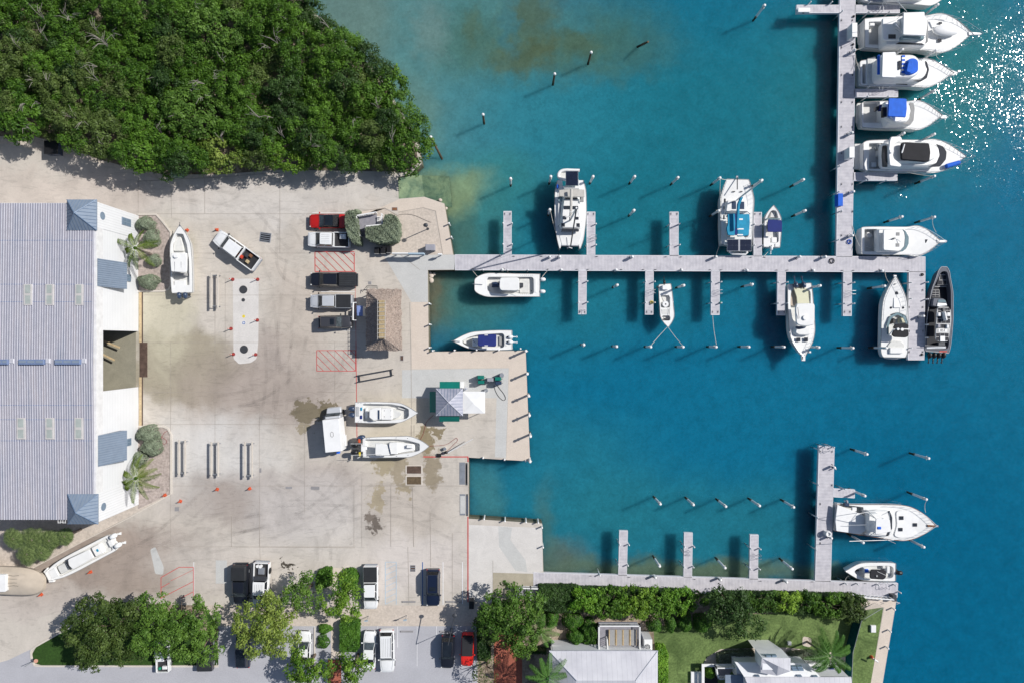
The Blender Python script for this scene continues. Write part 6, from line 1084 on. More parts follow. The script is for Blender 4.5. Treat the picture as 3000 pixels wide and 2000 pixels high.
def add(t, items):
    q, s, dz = t.q, t.s, getattr(t, 'dz', 0)
    for it in items:
        k = it[0]
        if k == 'ob': _, x, y, ang, m, z, sc_ = it[:7]; z -= dz; p = P(*q(x, y), z + .3); outboard(t, p.x, p.y, rad(ang), m, z, sc_, tilt=len(it) > 7); continue
        if k == 'tube': _, nm, m, r, pts = it[:5]; M = MB(); M.tube([P(*q(x, y), z - dz) for x, y, z in pts], r, 6, closed=len(it) > 5); t.part(nm, M, m); continue
        if k == 'cyl': _, nm, m, x, y, r, z0, z1 = it[:8]; z0 -= dz; z1 -= dz; p = P(*q(x, y), z1); M = MB(); M.cyl(p.x, p.y, z0, z1, r, r * (it[8] if len(it) > 8 else .95), 14); t.part(nm, M, m); continue
        if k == 'ell': _, nm, m, x, y, z, r3, rot = it; z -= dz; p = P(*q(x, y), z); M = MB(); M.ell((p.x, p.y, z), r3, 12, 7, rot=rad(rot)); t.part(nm, M, m, ang=70); continue
        if k == 'quad': _, nm, m, pts = it; v = [P(*q(x, y), z - dz) for x, y, z in pts]; M = MB(); n_ = len(v); M.add(v + [p - Vector((0, 0, .03)) for p in v], [tuple(range(n_)), tuple(range(2 * n_ - 1, n_ - 1, -1))] + [(i, i + n_, (i + 1) % n_ + n_, (i + 1) % n_) for i in range(n_)]); t.part(nm, M, m, smooth=False); continue
        nm, m, z0, z1, sh = it[:5]; z0, z1 = (z0 - dz, z1 - dz) if z1 - dz > -.9 else (z0, z1); o = it[5] if len(it) > 5 else {}
        pts = rect(*sh) if not hasattr(sh[0], '__len__') else sh; r_ = o.get('r', 7); pts = rnd(pts, r_, 3) if r_ else pts; w_ = [tuple(P(*q(x, y), z1)[:2]) for x, y in pts]; M = MB(); ch = o.get('ch', min(.06, (z1 - z0) * .4)); M.slab(w_, z0, z1, ch, 0, True)
        t.part(nm, M, m, ang=50)
def railing_hull(t, half, t0, t1, zs, rise, ins, hgt=.6, n=9, m='steel', both=True, s=1., nm='bow_rail', ext=0):
    zs -= t.dz; fr = t.fr; H_ = catmull([(a, b_ / s * (1 + (.24 if t.e.name.startswith('motor_y') else .1) * math.sin(math.pi * max(0, min(1, (a - .55) / .445))))) for a, b_ in half], 8); pts = [(a, b_) for a, b_ in H_ if t0 <= a <= t1]
    for sgn in (1, -1):
        top = []; M = MB()
        for i, (a, b_) in enumerate(pts):
            z = zs + rise * a * a; b2 = max(b_ - ins, .5) * sgn; p0 = P(*fr.px(a * fr.L, b2), z); p1 = P(*fr.px(a * fr.L + ext * (a - t0) / (t1 - t0), b2), z + hgt); top.append(p1)
            if i % max(1, len(pts) // n) == 0: M.tube([p0, p1], .018, 4)
        if ext: top.append(P(*fr.px(fr.L + ext, 0), zs + rise + hgt))
        M.tube(top, .022, 5); t.part(nm, M, m)
Q4 = Z(2400, 0, 3.137); Q5 = Z(2400, 350, 3.137); Q3 = Z(2400, 600, 3.137); QB = Z(2300, 1250, 3.137); QW = Z(1550, 450, 2.6133); QV = Z(2050, 450, 3.136); QF = Z(2200, 760, 4.9); QA = Z(1050, 550, 3.137); QL = Z(1000, 1150, 7.467); QC = Z(1580, 470, 5.6)
YH = [(0, 118), (.03, 128), (.3, 145), (.55, 150), (.72, 138), (.85, 100), (.94, 52), (.985, 18), (1, 4)]
MG = 'big white yachts along the north south pier'
# B1 largest sport fisher
b = boat('largest white sport yacht with hardtop and covered dinghy on its foredeck', (418, 306), (1400, 306), [(t_, w_ * 1.06) for t_, w_ in YH], .9, .5, [((458, 200, 585, 412), -.1)], [
    ('swim_platform', 'nonskid', -.9, -.72, [(352, 240), (372, 218), (420, 216), (410, 432), (372, 428), (356, 400)], {'r': 14}), ('deck_house', 'gelcoat', .9, 2.4, [(600, 190), (1000, 178), (1000, 380), (980, 425), (600, 425)], {'r': 20, 'ch': .25}), ('side_window', 'tint', 2.1, 2.41, [(735, 390), (945, 400), (965, 414), (700, 408)], {'r': 2, 'ch': 0}),
    ('upper_deck', 'gelcoat', 2.4, 2.75, [(583, 170), (770, 168), (770, 370), (600, 372), (583, 350)], {'r': 12}), ('hatch', 'tint', 2.76, 2.78, (636, 318, 704, 358), {'r': 4, 'ch': 0}), ('cockpit_locker', 'gelcoat', -.1, .7, (465, 205, 512, 240)),
    ('flybridge', 'gelcoat', 2.4, 3.3, [(770, 150), (975, 145), (1000, 200), (980, 350), (770, 350)], {'r': 16}), ('helm_seat', 'cream', 3.3, 3.7, (790, 300, 850, 345)), ('helm_seat', 'cream', 3.3, 3.7, (880, 310, 940, 350)), ('bimini_window', 'tint_light', 3.3, 4.0, (765, 328, 965, 362), {'r': 5}),
    ('hardtop', 'white_paint', 4.35, 4.5, [(774, 116), (970, 110), (980, 330), (770, 322)], {'r': 10}), ('windshield', 'grey_canvas', 2.3, 2.45, [(975, 200), (1003, 190), (1003, 380), (982, 400)], {'r': 3}),
    ('hatch', 'tint', 1.32, 1.36, (1098, 204, 1130, 222), {'r': 2}), ('hatch', 'tint', 1.32, 1.36, (1092, 358, 1126, 388), {'r': 2}), ('bow_pulpit', 'gelcoat', 1.35, 1.5, [(1370, 292), (1480, 300), (1502, 310), (1480, 324), (1375, 326)], {'r': 6}), ('console', 'gelcoat', 2.4, 3.0, (700, 200, 745, 240)),
    ('tube', 'outrigger', 'steel', .03, [(840, 420, 1.3), (700, 215, 5.5)]), ('tube', 'outrigger', 'steel', .03, [(805, 108, 4.5), (700, -10, 7.)]), ('tube', 'antenna', 'steel', .02, [(785, 112, 4.5), (690, 160, 5.)]), ('tube', 'hardtop_leg', 'steel', .03, [(775, 320, 4.4), (700, 270, 2.7)]), ('tube', 'hardtop_leg', 'steel', .03, [(775, 125, 4.4), (700, 190, 2.7)])], Q4, 3.137, group=MG, name='motor_yacht')
add(b, [('ell', 'dinghy_cover', 'white_paint', 1160, 285, 1.75, (1.75, .72, .42), -3), ('tube', 'davit', 'gelcoat', .09, [(1060, 178, 1.6), (1150, 195, 2.2), (1235, 210, 1.8)])]); railing_hull(b, [(t_, w_ * 1.06) for t_, w_ in YH], .5, .99, .9, .5, 3, .7, 9, s=3.137, ext=36)
# B2 white hardtop with blue cover
b = boat('white yacht with square hardtop and bright blue seat cover', (375, 672), (1240, 672), [(0, 96), (.04, 116), (.3, 130), (.55, 128), (.72, 108), (.84, 74), (.93, 36), (.98, 12), (1, 4)], .85, .45, [((398, 590, 432, 770), .1)], [
    ('swim_platform', 'nonskid', -.85, -.6, [(366, 590), (400, 560), (440, 560), (440, 790), (400, 788), (368, 760)], {'r': 16}), ('deck_house', 'gelcoat', .85, 2.0, [(520, 540), (900, 530), (1000, 560), (1010, 640), (985, 730), (900, 755), (520, 750)], {'r': 40, 'ch': .35}), ('windshield', 'tint', 2.0, 2.06, [(972, 560), (992, 575), (1010, 640), (990, 720), (930, 755), (860, 745), (940, 735), (980, 690), (992, 640)], {'r': 8, 'ch': 0}),
    ('flybridge', 'gelcoat', 2.0, 2.9, [(560, 500), (880, 500), (940, 560), (945, 630), (900, 700), (820, 720), (560, 718)], {'r': 40, 'ch': .2}), ('aft_curtain', 'blue_canvas', 3.1, 3.3, (540, 505, 562, 684), {'r': 3}), ('seat_cover', 'blue_canvas', 2.9, 3.25, [(800, 575), (830, 540), (880, 535), (912, 560), (912, 655), (870, 680), (800, 680), (785, 630)], {'r': 20}), ('seat_cover', 'blue_canvas', 3.25, 3.5, [(822, 560), (860, 553), (868, 650), (840, 672), (800, 660)], {'r': 16}),
    ('hardtop', 'white_paint', 3.75, 3.9, [(582, 482), (705, 478), (705, 716), (575, 712)], {'r': 12}), ('deck_hatch', 'tint', 3.0, 3.05, (729, 560, 750, 640), {'r': 2}), ('side_window', 'tint', 1.2, 1.25, [(710, 765), (800, 768), (815, 782), (705, 776)], {'r': 3}), ('bow_hatch', 'nonskid', 1.05, 1.12, (1030, 640, 1064, 672), {'r': 4}), ('bow_pulpit', 'gelcoat', 1.1, 1.25, [(1190, 640), (1262, 655), (1280, 672), (1262, 690), (1195, 700)], {'r': 10}),
    ('anchor', 'steel', 1.2, 1.35, (1275, 645, 1303, 665), {'r': 4}), ('stair', 'nonskid', .85, 1.0, [(440, 540), (520, 520), (530, 780), (450, 785)], {'r': 10})] + [('striped_cushion', 'blue_canvas' if i % 2 == 0 else 'white_paint', 2.9, 3.02 + .002 * i, (762, 510 + i * 18, 790, 528 + i * 18), {'r': 0, 'ch': 0}) for i in range(9)], Q4, 3.137, group=MG, name='motor_yacht'); railing_hull(b, [(0, 96), (.04, 116), (.3, 130), (.55, 128), (.72, 108), (.84, 74), (.93, 36), (.98, 12), (1, 4)], .5, .97, .85, .45, 4, .6, 9, s=3.137, ext=16)
# B3 blue bimini
b = boat('white yacht under a square bright blue bimini top', (392, 1058), (1130, 1062), [(0, 106), (.04, 118), (.3, 128), (.55, 126), (.7, 112), (.82, 82), (.92, 44), (.98, 16), (1, 5)], .8, .45, [((408, 935, 560, 1130), -.1)], [
    ('swim_platform', 'nonskid', -.85, -.68, [(340, 970), (350, 948), (395, 948), (385, 1150), (350, 1148), (338, 1130)], {'r': 12}), ('deck_house', 'gelcoat', .8, 1.9, [(580, 960), (860, 945), (885, 1000), (880, 1120), (850, 1150), (620, 1155)], {'r': 25, 'ch': .3}), ('windshield', 'grey_canvas', 1.9, 1.95, [(830, 945), (868, 950), (878, 1000), (868, 1110), (835, 1150), (770, 1140), (825, 1090), (845, 1020)], {'r': 6, 'ch': 0}),
    ('flybridge', 'gelcoat', 1.9, 2.6, [(600, 930), (800, 925), (835, 960), (838, 1080), (810, 1125), (700, 1130), (600, 1080)], {'r': 30, 'ch': .15}), ('flybridge_seat', 'black', 2.2, 2.65, (585, 985, 625, 1075), {'r': 5}), ('ladder_steps', 'tint', 1.0, 1.6, (525, 980, 540, 1015), {'r': 2}), ('ladder_steps', 'tint', 1.0, 1.6, (545, 972, 558, 1005), {'r': 2}), ('ladder_steps', 'navy_canvas', 1.2, 1.9, (565, 960, 590, 1010), {'r': 2}),
    ('side_window', 'tint', 1.0, 1.05, [(630, 1135), (750, 1142), (790, 1150), (640, 1150)], {'r': 3, 'ch': 0}), ('bimini', 'blue_canvas', 3.5, 3.62, [(640, 903), (805, 908), (808, 1000), (798, 1080), (632, 1072)], {'r': 12, 'ch': .06}), ('tube', 'bimini_leg', 'steel', .025, [(650, 1070, 3.5), (690, 1120, 2.2)]), ('tube', 'bimini_leg', 'steel', .025, [(790, 1078, 3.5), (740, 1120, 2.2)]), ('tube', 'bimini_leg', 'steel', .025, [(650, 905, 3.5), (690, 950, 2.2)]),
    ('bow_hatch', 'grey_canvas', 1.0, 1.06, (982, 1045, 1022, 1088), {'r': 0}), ('quad', 'hatch_panel', 'blue_canvas', [(980, 1088, 1.1), (1022, 1045, 1.1), (1022, 1088, 1.1)]), ('bow_pulpit', 'gelcoat', 1.05, 1.2, [(1110, 1055), (1170, 1060), (1185, 1075), (1170, 1095), (1115, 1092)], {'r': 8}), ('anchor_locker', 'tint', 1.0, 1.04, (1062, 1068, 1096, 1082), {'r': 3})], Q4, 3.137, group=MG, name='motor_yacht'); railing_hull(b, [(0, 106), (.3, 128), (.55, 126), (.7, 112), (.82, 82), (.92, 44), (.98, 16), (1, 5)], .55, .98, .8, .45, 4, .6, 9, s=3.137, ext=22)
# B4 black top, arch
b = boat('long white yacht with black soft top and swept radar arch', (405, 335), (1350, 340), [(0, 118), (.06, 140), (.3, 148), (.55, 146), (.7, 126), (.82, 92), (.92, 50), (.98, 16), (1, 4)], .85, .45, [((460, 220, 590, 455), .2)], [
    ('swim_platform', 'nonskid', -.75, -.5, [(322, 225), (420, 225), (420, 468), (322, 458)], {'r': 8}), ('swim_step', 'gelcoat', -.5, .3, [(405, 215), (440, 210), (432, 465), (412, 460)], {'r': 8}), ('deck_house', 'gelcoat', .85, 2.1, [(590, 200), (1010, 205), (1130, 250), (1165, 320), (1130, 410), (1010, 440), (590, 440)], {'r': 50, 'ch': .3}), ('windshield', 'tint', 2.1, 2.14, [(1072, 226), (1140, 250), (1172, 300), (1165, 370), (1110, 436), (1000, 440), (1080, 400), (1110, 330), (1100, 270)], {'r': 12, 'ch': 0}),
    ('aft_window', 'car_glass', 2.1, 2.16, [(580, 245), (620, 238), (628, 440), (582, 440), (574, 340)], {'r': 10, 'ch': 0}), ('flybridge', 'gelcoat', 2.1, 2.8, [(650, 210), (1010, 212), (1080, 250), (1090, 330), (1040, 385), (740, 400), (650, 390)], {'r': 40, 'ch': .2}), ('soft_top', 'black_canvas', 3.3, 3.5, [(755, 215), (800, 208), (880, 214), (1015, 218), (1028, 300), (1018, 385), (980, 392), (755, 372), (750, 290)], {'r': 18, 'ch': .12}),
    ('radar_arch', 'gelcoat', 3.2, 3.4, [(660, 160), (752, 156), (768, 190), (700, 225), (672, 290), (690, 360), (762, 420), (745, 440), (648, 428), (636, 300), (646, 200)], {'r': 14, 'ch': .08}), ('cyl', 'radar_dome', 'white_paint', 668, 292, .26, 3.4, 3.65), ('cockpit_seat', 'gelcoat', .2, .6, (478, 395, 530, 440)), ('cockpit_bench', 'nonskid', .2, .7, (535, 285, 565, 340)), ('wiper_cover', 'white_paint', 3.5, 3.6, [(782, 226), (792, 228), (768, 312), (756, 308)], {'r': 3}),
    ('bow_hatch', 'nonskid', 1.1, 1.14, (1240, 330, 1272, 362), {'r': 14}), ('tube', 'bow_wire', 'steel', .02, [(1296, 350, 1.3), (1425, 345, 1.7)])] + [('stair', 'nonskid', .2 + .2 * i, .3 + .2 * i, [(490 + 20 * i, 225), (505 + 20 * i, 222), (515 + 22 * i, 285), (498 + 20 * i, 270)], {'r': 3}) for i in range(4)], Q5, 3.137, group=MG, name='motor_yacht')
M = MB(); a_, b_ = P(*Q5(1168, 432), 1.1), P(*Q5(1288, 398), 1.1); M.tube([a_, a_.lerp(b_, .5), b_], .29, 12); b.part('rolled_cover', M, 'blue_canvas'); railing_hull(b, [(0, 118), (.06, 140), (.3, 148), (.55, 146), (.7, 126), (.82, 92), (.92, 50), (.98, 16), (1, 4)], .45, .98, .85, .45, 3, .7, 10, s=3.137, ext=28)
# B0 at the very top
b = boat('white yacht cut by the top edge with teak decks', (400, -90), (1250, -100), [(0, 85), (.05, 105), (.3, 122), (.6, 130), (.75, 118), (.88, 70), (.96, 25), (1, 4)], .9, .4, [((430, -150, 600, -30), 0)], [('teak_deck', 'teak', 1.0, 1.06, [(760, -170), (1100, -150), (1180, -60), (1100, -10), (760, 8)], {'r': 20}), ('deck_house', 'gelcoat', .9, 2.2, [(620, -180), (1000, -160), (1060, -80), (980, -25), (620, -15)], {'r': 30}), ('cockpit_cover', 'navy_canvas', 1., 1.2, (470, -30, 620, -2), {'r': 8})], Q4, 3.137, group=MG, name='motor_yacht', m='gelcoat')
# B5 white hardtop cruiser
b = boat('plain white hardtop cruiser with two deck hatches above the pier end', (388, 332), (1120, 336), [(0, 108), (.03, 126), (.3, 130), (.55, 128), (.7, 116), (.82, 88), (.92, 48), (.98, 16), (1, 4)], .75, .45, [((418, 225, 535, 430), -.2)], [
    ('deck_house', 'gelcoat', .75, 1.7, [(540, 225), (760, 222), (815, 240), (828, 335), (812, 400), (770, 432), (540, 430)], {'r': 20, 'ch': .15}), ('windshield', 'tint_light', 1.7, 1.75, [(765, 226), (800, 250), (824, 300), (822, 360), (800, 405), (765, 432), (740, 432), (785, 380), (792, 300), (785, 250)], {'r': 6, 'ch': 0}), ('hardtop', 'gelcoat', 2.5, 2.65, [(590, 228), (700, 224), (762, 230), (780, 300), (776, 385), (735, 430), (590, 418)], {'r': 16}),
    ('hatch', 'grey_canvas', 2.66, 2.69, (708, 255, 740, 285), {'r': 3}), ('hatch', 'grey_canvas', 2.66, 2.69, (705, 356, 738, 387), {'r': 3}), ('bow_hatch', 'tint', 1.05, 1.08, (973, 320, 1008, 353), {'r': 3}), ('cockpit_sole_bag', 'white_paint', -.2, .15, [(440, 250), (480, 260), (495, 290), (460, 305), (435, 280)], {'r': 8}), ('cyl', 'radar_post', 'grey_canvas', 695, 310, .12, 2.65, 3.1), ('tube', 'antenna', 'steel', .03, [(690, 312, 2.7), (600, 355, 2.9)]), ('tube', 'antenna', 'steel', .03, [(715, 315, 2.7), (748, 345, 2.9)]),
    ('bow_pulpit', 'gelcoat', 1.1, 1.25, [(1080, 322), (1165, 324), (1182, 336), (1165, 350), (1085, 352)], {'r': 8}), ('tube', 'rod', 'steel', .02, [(415, 385, .8), (520, 395, 1.)])], Q3, 3.137, name='motor_yacht', group=MG); railing_hull(b, [(0, 108), (.03, 126), (.3, 130), (.55, 128), (.7, 116), (.82, 88), (.92, 48), (.98, 16), (1, 4)], .6, .98, .75, .45, 4, .55, 8, s=3.137, ext=18)
# B6 express cruiser, bow up
EH = [(0, 96), (.02, 110), (.1, 124), (.35, 124), (.55, 120), (.7, 100), (.83, 68), (.93, 34), (.985, 12), (1, 3)]
b = boat('white express cruiser with black canvas and arched windshield, bow up', (690, 1400), (702, 660), EH, .6, .45, [([(640, 1010), (720, 985), (800, 1020), (815, 1090), (815, 1200), (690, 1215), (640, 1190), (622, 1110)], .0, 8)], [
    ('swim_platform', 'nonskid', -.7, -.45, [(570, 1350), (610, 1340), (780, 1340), (800, 1350), (775, 1405), (690, 1420), (600, 1410)], {'r': 20}), ('sun_pad', 'nonskid', .6, .75, [(660, 1250), (750, 1248), (790, 1290), (770, 1335), (640, 1330), (622, 1300)], {'r': 14}), ('transom_locker', 'gelcoat', .6, .9, (650, 1310, 772, 1365), {'r': 8}), ('windshield', 'tint_light', .85, .95, [(626, 1195), (622, 1100), (650, 1025), (720, 988), (790, 1020), (812, 1080), (800, 1095), (775, 1040), (720, 1010), (665, 1040), (640, 1105), (640, 1185)], {'r': 8, 'ch': 0}),
    ('canvas_top', 'black_canvas', 1.9, 2.05, [(700, 1095), (800, 1092), (825, 1105), (822, 1140), (700, 1140), (680, 1130)], {'r': 8}), ('canvas_top', 'black_canvas', 2.0, 2.2, [(690, 1145), (820, 1145), (828, 1200), (800, 1220), (690, 1215), (668, 1190)], {'r': 18}), ('radar_arch', 'gelcoat', 1.9, 2.1, [(640, 1200), (690, 1138), (830, 1135), (830, 1150), (700, 1152), (655, 1205)], {'r': 5}), ('cyl', 'radar_dome', 'white_paint', 727, 1142, .17, 2.1, 2.3), ('cyl', 'radar_dome', 'white_paint', 765, 1145, .2, 2.1, 2.3),
    ('helm_seat', 'black', .0, .7, (675, 1050, 705, 1090)), ('companion_seat', 'cream', .0, .5, (740, 1040, 805, 1085)), ('bow_hatch', 'tint', .86, .9, [(697, 800), (712, 795), (726, 802), (728, 825), (697, 825)], {'r': 4}), ('sun_cushion', 'white_paint', .8, .9, (684, 855, 752, 948), {'r': 8}), ('cyl', 'round_port', 'tint', 660, 946, .16, .7, .8), ('cyl', 'round_port', 'tint', 772, 946, .16, .7, .8), ('anchor', 'steel', 1.1, 1.25, (684, 645, 715, 665), {'r': 4}), ('cyl', 'windlass', 'dark_metal', 699, 730, .08, 1., 1.1)], Q3, 3.137, name='express_cruiser'); railing_hull(b, EH, .45, .97, .6, .45, 5, .55, 9, s=3.137)
# B7 black RIB
RH = [(0, 106), (.1, 118), (.35, 120), (.55, 110), (.72, 88), (.86, 62), (.94, 50), (.98, 36), (1, 24)]
def rgrid(x0, y0, x1, y1, nx, ny, z, gap=5): return [('deck_mat', 'deck_mat', z, z + .02 + .001 * (i + j), (x0 + (x1 - x0) * i / nx + gap / 2, y0 + (y1 - y0) * j / ny + gap / 2, x0 + (x1 - x0) * (i + 1) / nx - gap / 2, y0 + (y1 - y0) * (j + 1) / ny - gap / 2), {'r': 0, 'ch': 0}) for i in range(nx) for j in range(ny)]
mat('deck_mat', (.03, .032, .04), .8, var=.2); mat('rib_floor', (.012, .014, .02), .7, var=.2); mat('rib_line', (.5, .5, .5), .6)
b = boat('black and grey rigid inflatable patrol boat marked 853 with four outboards', (1084, 1352), (1150, 572), RH, .35, .35, [([(990, 1330), (1000, 960), (1040, 780), (1110, 615), (1165, 612), (1205, 780), (1212, 1000), (1190, 1330)], -.35, 14)], [], Q3, 3.137, name='inflatable_boat', m='rib_tube', deck='rib_tube', floor='rib_floor', rub='rib_line', flare=.96)
add(b, [('foredeck', 'rib_line', .0, .1, [(1118, 622), (1162, 620), (1182, 736), (1080, 740)], {'r': 6})] + [('deck_mat', 'deck_mat', .1, .13, p_, {'r': 0, 'ch': 0}) for p_ in ([(1122, 618), (1140, 617), (1140, 640), (1118, 640)], [(1144, 617), (1160, 618), (1166, 640), (1144, 640)], [(1115, 650), (1136, 650), (1134, 690), (1112, 690)], [(1140, 650), (1164, 650), (1166, 690), (1138, 690)], [(1110, 696), (1134, 696), (1132, 734), (1104, 734)], [(1138, 696), (1166, 696), (1170, 732), (1137, 734)], [(1104, 660), (1108, 734), (1082, 735)], [(1170, 696), (1184, 732), (1174, 732)])]
    + [('deck_panel', 'rib_line', -.3, -.22, (1036, 782, 1106, 852), {'r': 2})] + rgrid(1038, 784, 1104, 850, 2, 3, -.22, 4) + [('deck_panel', 'rib_line', -.3, -.24, (1060, 745, 1180, 756), {'r': 2}), ('console', 'rib_tube', -.3, .9, [(1050, 858), (1140, 862), (1165, 880), (1180, 930), (1090, 940), (1040, 930)], {'r': 10}), ('console_window', 'tint_light', .9, .95, [(1096, 872), (1160, 876), (1168, 900), (1088, 895)], {'r': 3}), ('console_front', 'galvanised', .9, 1.0, [(1088, 900), (1170, 905), (1178, 928), (1082, 936)], {'r': 4}),
    ('tower_top', 'rib_line', 1.75, 1.85, [(1092, 940), (1110, 934), (1190, 940), (1210, 965), (1215, 1060), (1192, 1240), (1178, 1256), (1085, 1252), (1068, 1230), (1075, 1080), (1082, 970)], {'r': 12})] + rgrid(1092, 945, 1205, 1000, 4, 2, 1.85, 4) + rgrid(1084, 1005, 1206, 1090, 3, 2, 1.85, 4) + rgrid(1080, 1095, 1200, 1135, 3, 1, 1.85, 4) + rgrid(1074, 1178, 1192, 1248, 3, 2, 1.85, 4)
    + [('number_panel', 'white_paint', 1.86, 1.9, (1096, 1140, 1176, 1170), {'r': 0, 'ch': 0}), ('seat_box', 'grey_box', 1.9, 2.15, (1090, 1095, 1116, 1130)), ('seat_box', 'white_paint', 1.9, 2.1, (1172, 1100, 1196, 1135)), ('seat_box', 'white_paint', 1.9, 2.2, (1092, 990, 1120, 1025)), ('seat_box', 'white_paint', 1.9, 2.2, (1176, 990, 1206, 1025)), ('light_mast', 'white_paint', 1.9, 2.5, [(1148, 985), (1166, 980), (1184, 1060), (1166, 1066)], {'r': 3}), ('hatch', 'white_paint', 1.9, 1.96, (1112, 1205, 1158, 1256), {'r': 3}), ('cyl', 'light', 'dark_metal', 1148, 958, .2, 1.9, 2.05),
    ('seat_row', 'rib_floor', -.3, .5, (1010, 960, 1062, 1080)), ('seat_row', 'rib_floor', -.3, .5, (1005, 1110, 1060, 1210)), ('engine_well', 'galvanised', -.2, .5, (985, 1300, 1170, 1325), {'r': 2}), ('engine_well', 'dark_metal', -.2, .45, (1095, 1262, 1160, 1296), {'r': 2}), ('tube', 'stern_frame', 'steel', .03, [(975, 1305, .5), (975, 1290, 1.0), (1165, 1300, 1.0), (1165, 1318, .5)]), ('stripe', 'red_hull', .36, .4, (1105, 1340, 1175, 1352), {'r': 1, 'ch': 0})]
    + [('ob', 1020 + 43 * i, 1378, -93 - 3 * i, 'black', .15, 1.05, 1) for i in range(4)])
p = P(*Q3(1136, 1155), 1.67); cu = bpy.data.curves.new('number', 'FONT'); cu.body = '853'; cu.size = .42; cu.align_x = 'CENTER'; cu.align_y = 'CENTER'; cu.extrude = .004; tmp = bpy.data.objects.new('tmp', cu); COL.objects.link(tmp); dg = bpy.context.evaluated_depsgraph_get(); me = bpy.data.meshes.new_from_object(tmp.evaluated_get(dg)); bpy.data.objects.remove(tmp); me.materials.clear(); me.materials.append(MATS['black']); o = bpy.data.objects.new('number', me); COL.objects.link(o); o.parent = b.e; o.location = (p.x - b.at.x, p.y - b.at.y, 1.66 - b.at.z)
# B8 sport fisher bottom right
SH8 = [(0, 122), (.05, 126), (.25, 140), (.5, 156), (.68, 150), (.8, 122), (.9, 76), (.96, 36), (1, 5)]
b = boat('broad white sport fishing boat with outriggers by the wide pier', (465, 832), (1385, 905), SH8, .75, .5, [([(480, 700), (720, 735), (740, 1000), (470, 950)], -.1)], [
    ('cockpit_cover', 'white_paint', 1.2, 1.3, [(480, 712), (700, 800), (745, 830), (745, 950), (690, 985), (470, 955), (462, 860)], {'r': 8}), ('cabin_top', 'gelcoat', .75, 1.6, [(760, 770), (950, 765), (1000, 790), (1015, 880), (985, 985), (930, 1010), (760, 1000)], {'r': 16, 'ch': .15}), ('windshield', 'tint', 1.6, 1.66, [(948, 772), (962, 768), (985, 830), (984, 930), (945, 1000), (930, 1000), (962, 930), (966, 840)], {'r': 2, 'ch': 0}), ('foredeck', 'white_paint', 1.0, 1.1, [(1020, 770), (1150, 762), (1260, 810), (1310, 880), (1300, 930), (1200, 1010), (1050, 1020), (1000, 1000), (1030, 900)], {'r': 30}),
    ('hatch', 'tint', 1.16, 1.2, (1053, 818, 1090, 852), {'r': 3}), ('hatch', 'tint', 1.16, 1.2, (1178, 882, 1215, 914), {'r': 3}), ('hatch', 'tint', 1.16, 1.2, (1045, 925, 1082, 957), {'r': 3}), ('hatch', 'tint', 1.34, 1.38, (742, 862, 785, 895), {'r': 3}), ('bow_plank', 'teak', 1.25, 1.35, [(1310, 898), (1395, 905), (1395, 918), (1312, 918)], {'r': 3}), ('anchor', 'steel', 1.3, 1.45, (1385, 902, 1415, 922), {'r': 4}), ('flybridge', 'gelcoat', 1.6, 2.5, [(770, 800), (860, 790), (910, 830), (905, 940), (850, 975), (770, 960)], {'r': 14}),
    ('tower_top', 'white_paint', 3.6, 3.7, [(835, 840), (965, 850), (975, 960), (830, 985)], {'r': 8}), ('tower_seat', 'blue_canvas', 3.7, 3.78, (850, 915, 885, 940), {'r': 8}), ('side_motor', 'white_paint', .9, 1.1, (615, 738, 660, 778), {'r': 6}), ('stern_cleat_box', 'engine_navy', .8, 1.2, (548, 698, 592, 730), {'r': 4})] + [('tube', 'tower_leg', 'steel', .035, [(a, c_, 1.5), (e, f_, 3.6)]) for a, c_, e, f_ in ((700, 760, 840, 845), (700, 980, 835, 980), (960, 770, 960, 852), (950, 1000, 970, 955), (760, 770, 840, 845), (770, 1000, 835, 960))]
    + [('tube', 'outrigger', 'white_paint', .035, [(1000, 1035, 1.4), (590, 1048, 5.)]), ('tube', 'outrigger', 'white_paint', .03, [(570, 902, 1.9), (785, 896, 3.)]), ('tube', 'outrigger', 'white_paint', .03, [(880, 1010, 1.6), (1015, 1068, 3.)]), ('tube', 'outrigger', 'white_paint', .03, [(950, 745, 2.), (480, 830, 4.5)]), ('tube', 'mast', 'steel', .035, [(840, 850, 3.7), (780, 790, 5.)]), ('ob', 575, 690, 100, 'grey_box', .9, .6)], QB, 3.137, name='sport_fishing_boat', rub='teak'); railing_hull(b, SH8, .5, .98, .75, .5, 4, .6, 9, m='white_paint', s=3.137, ext=6)
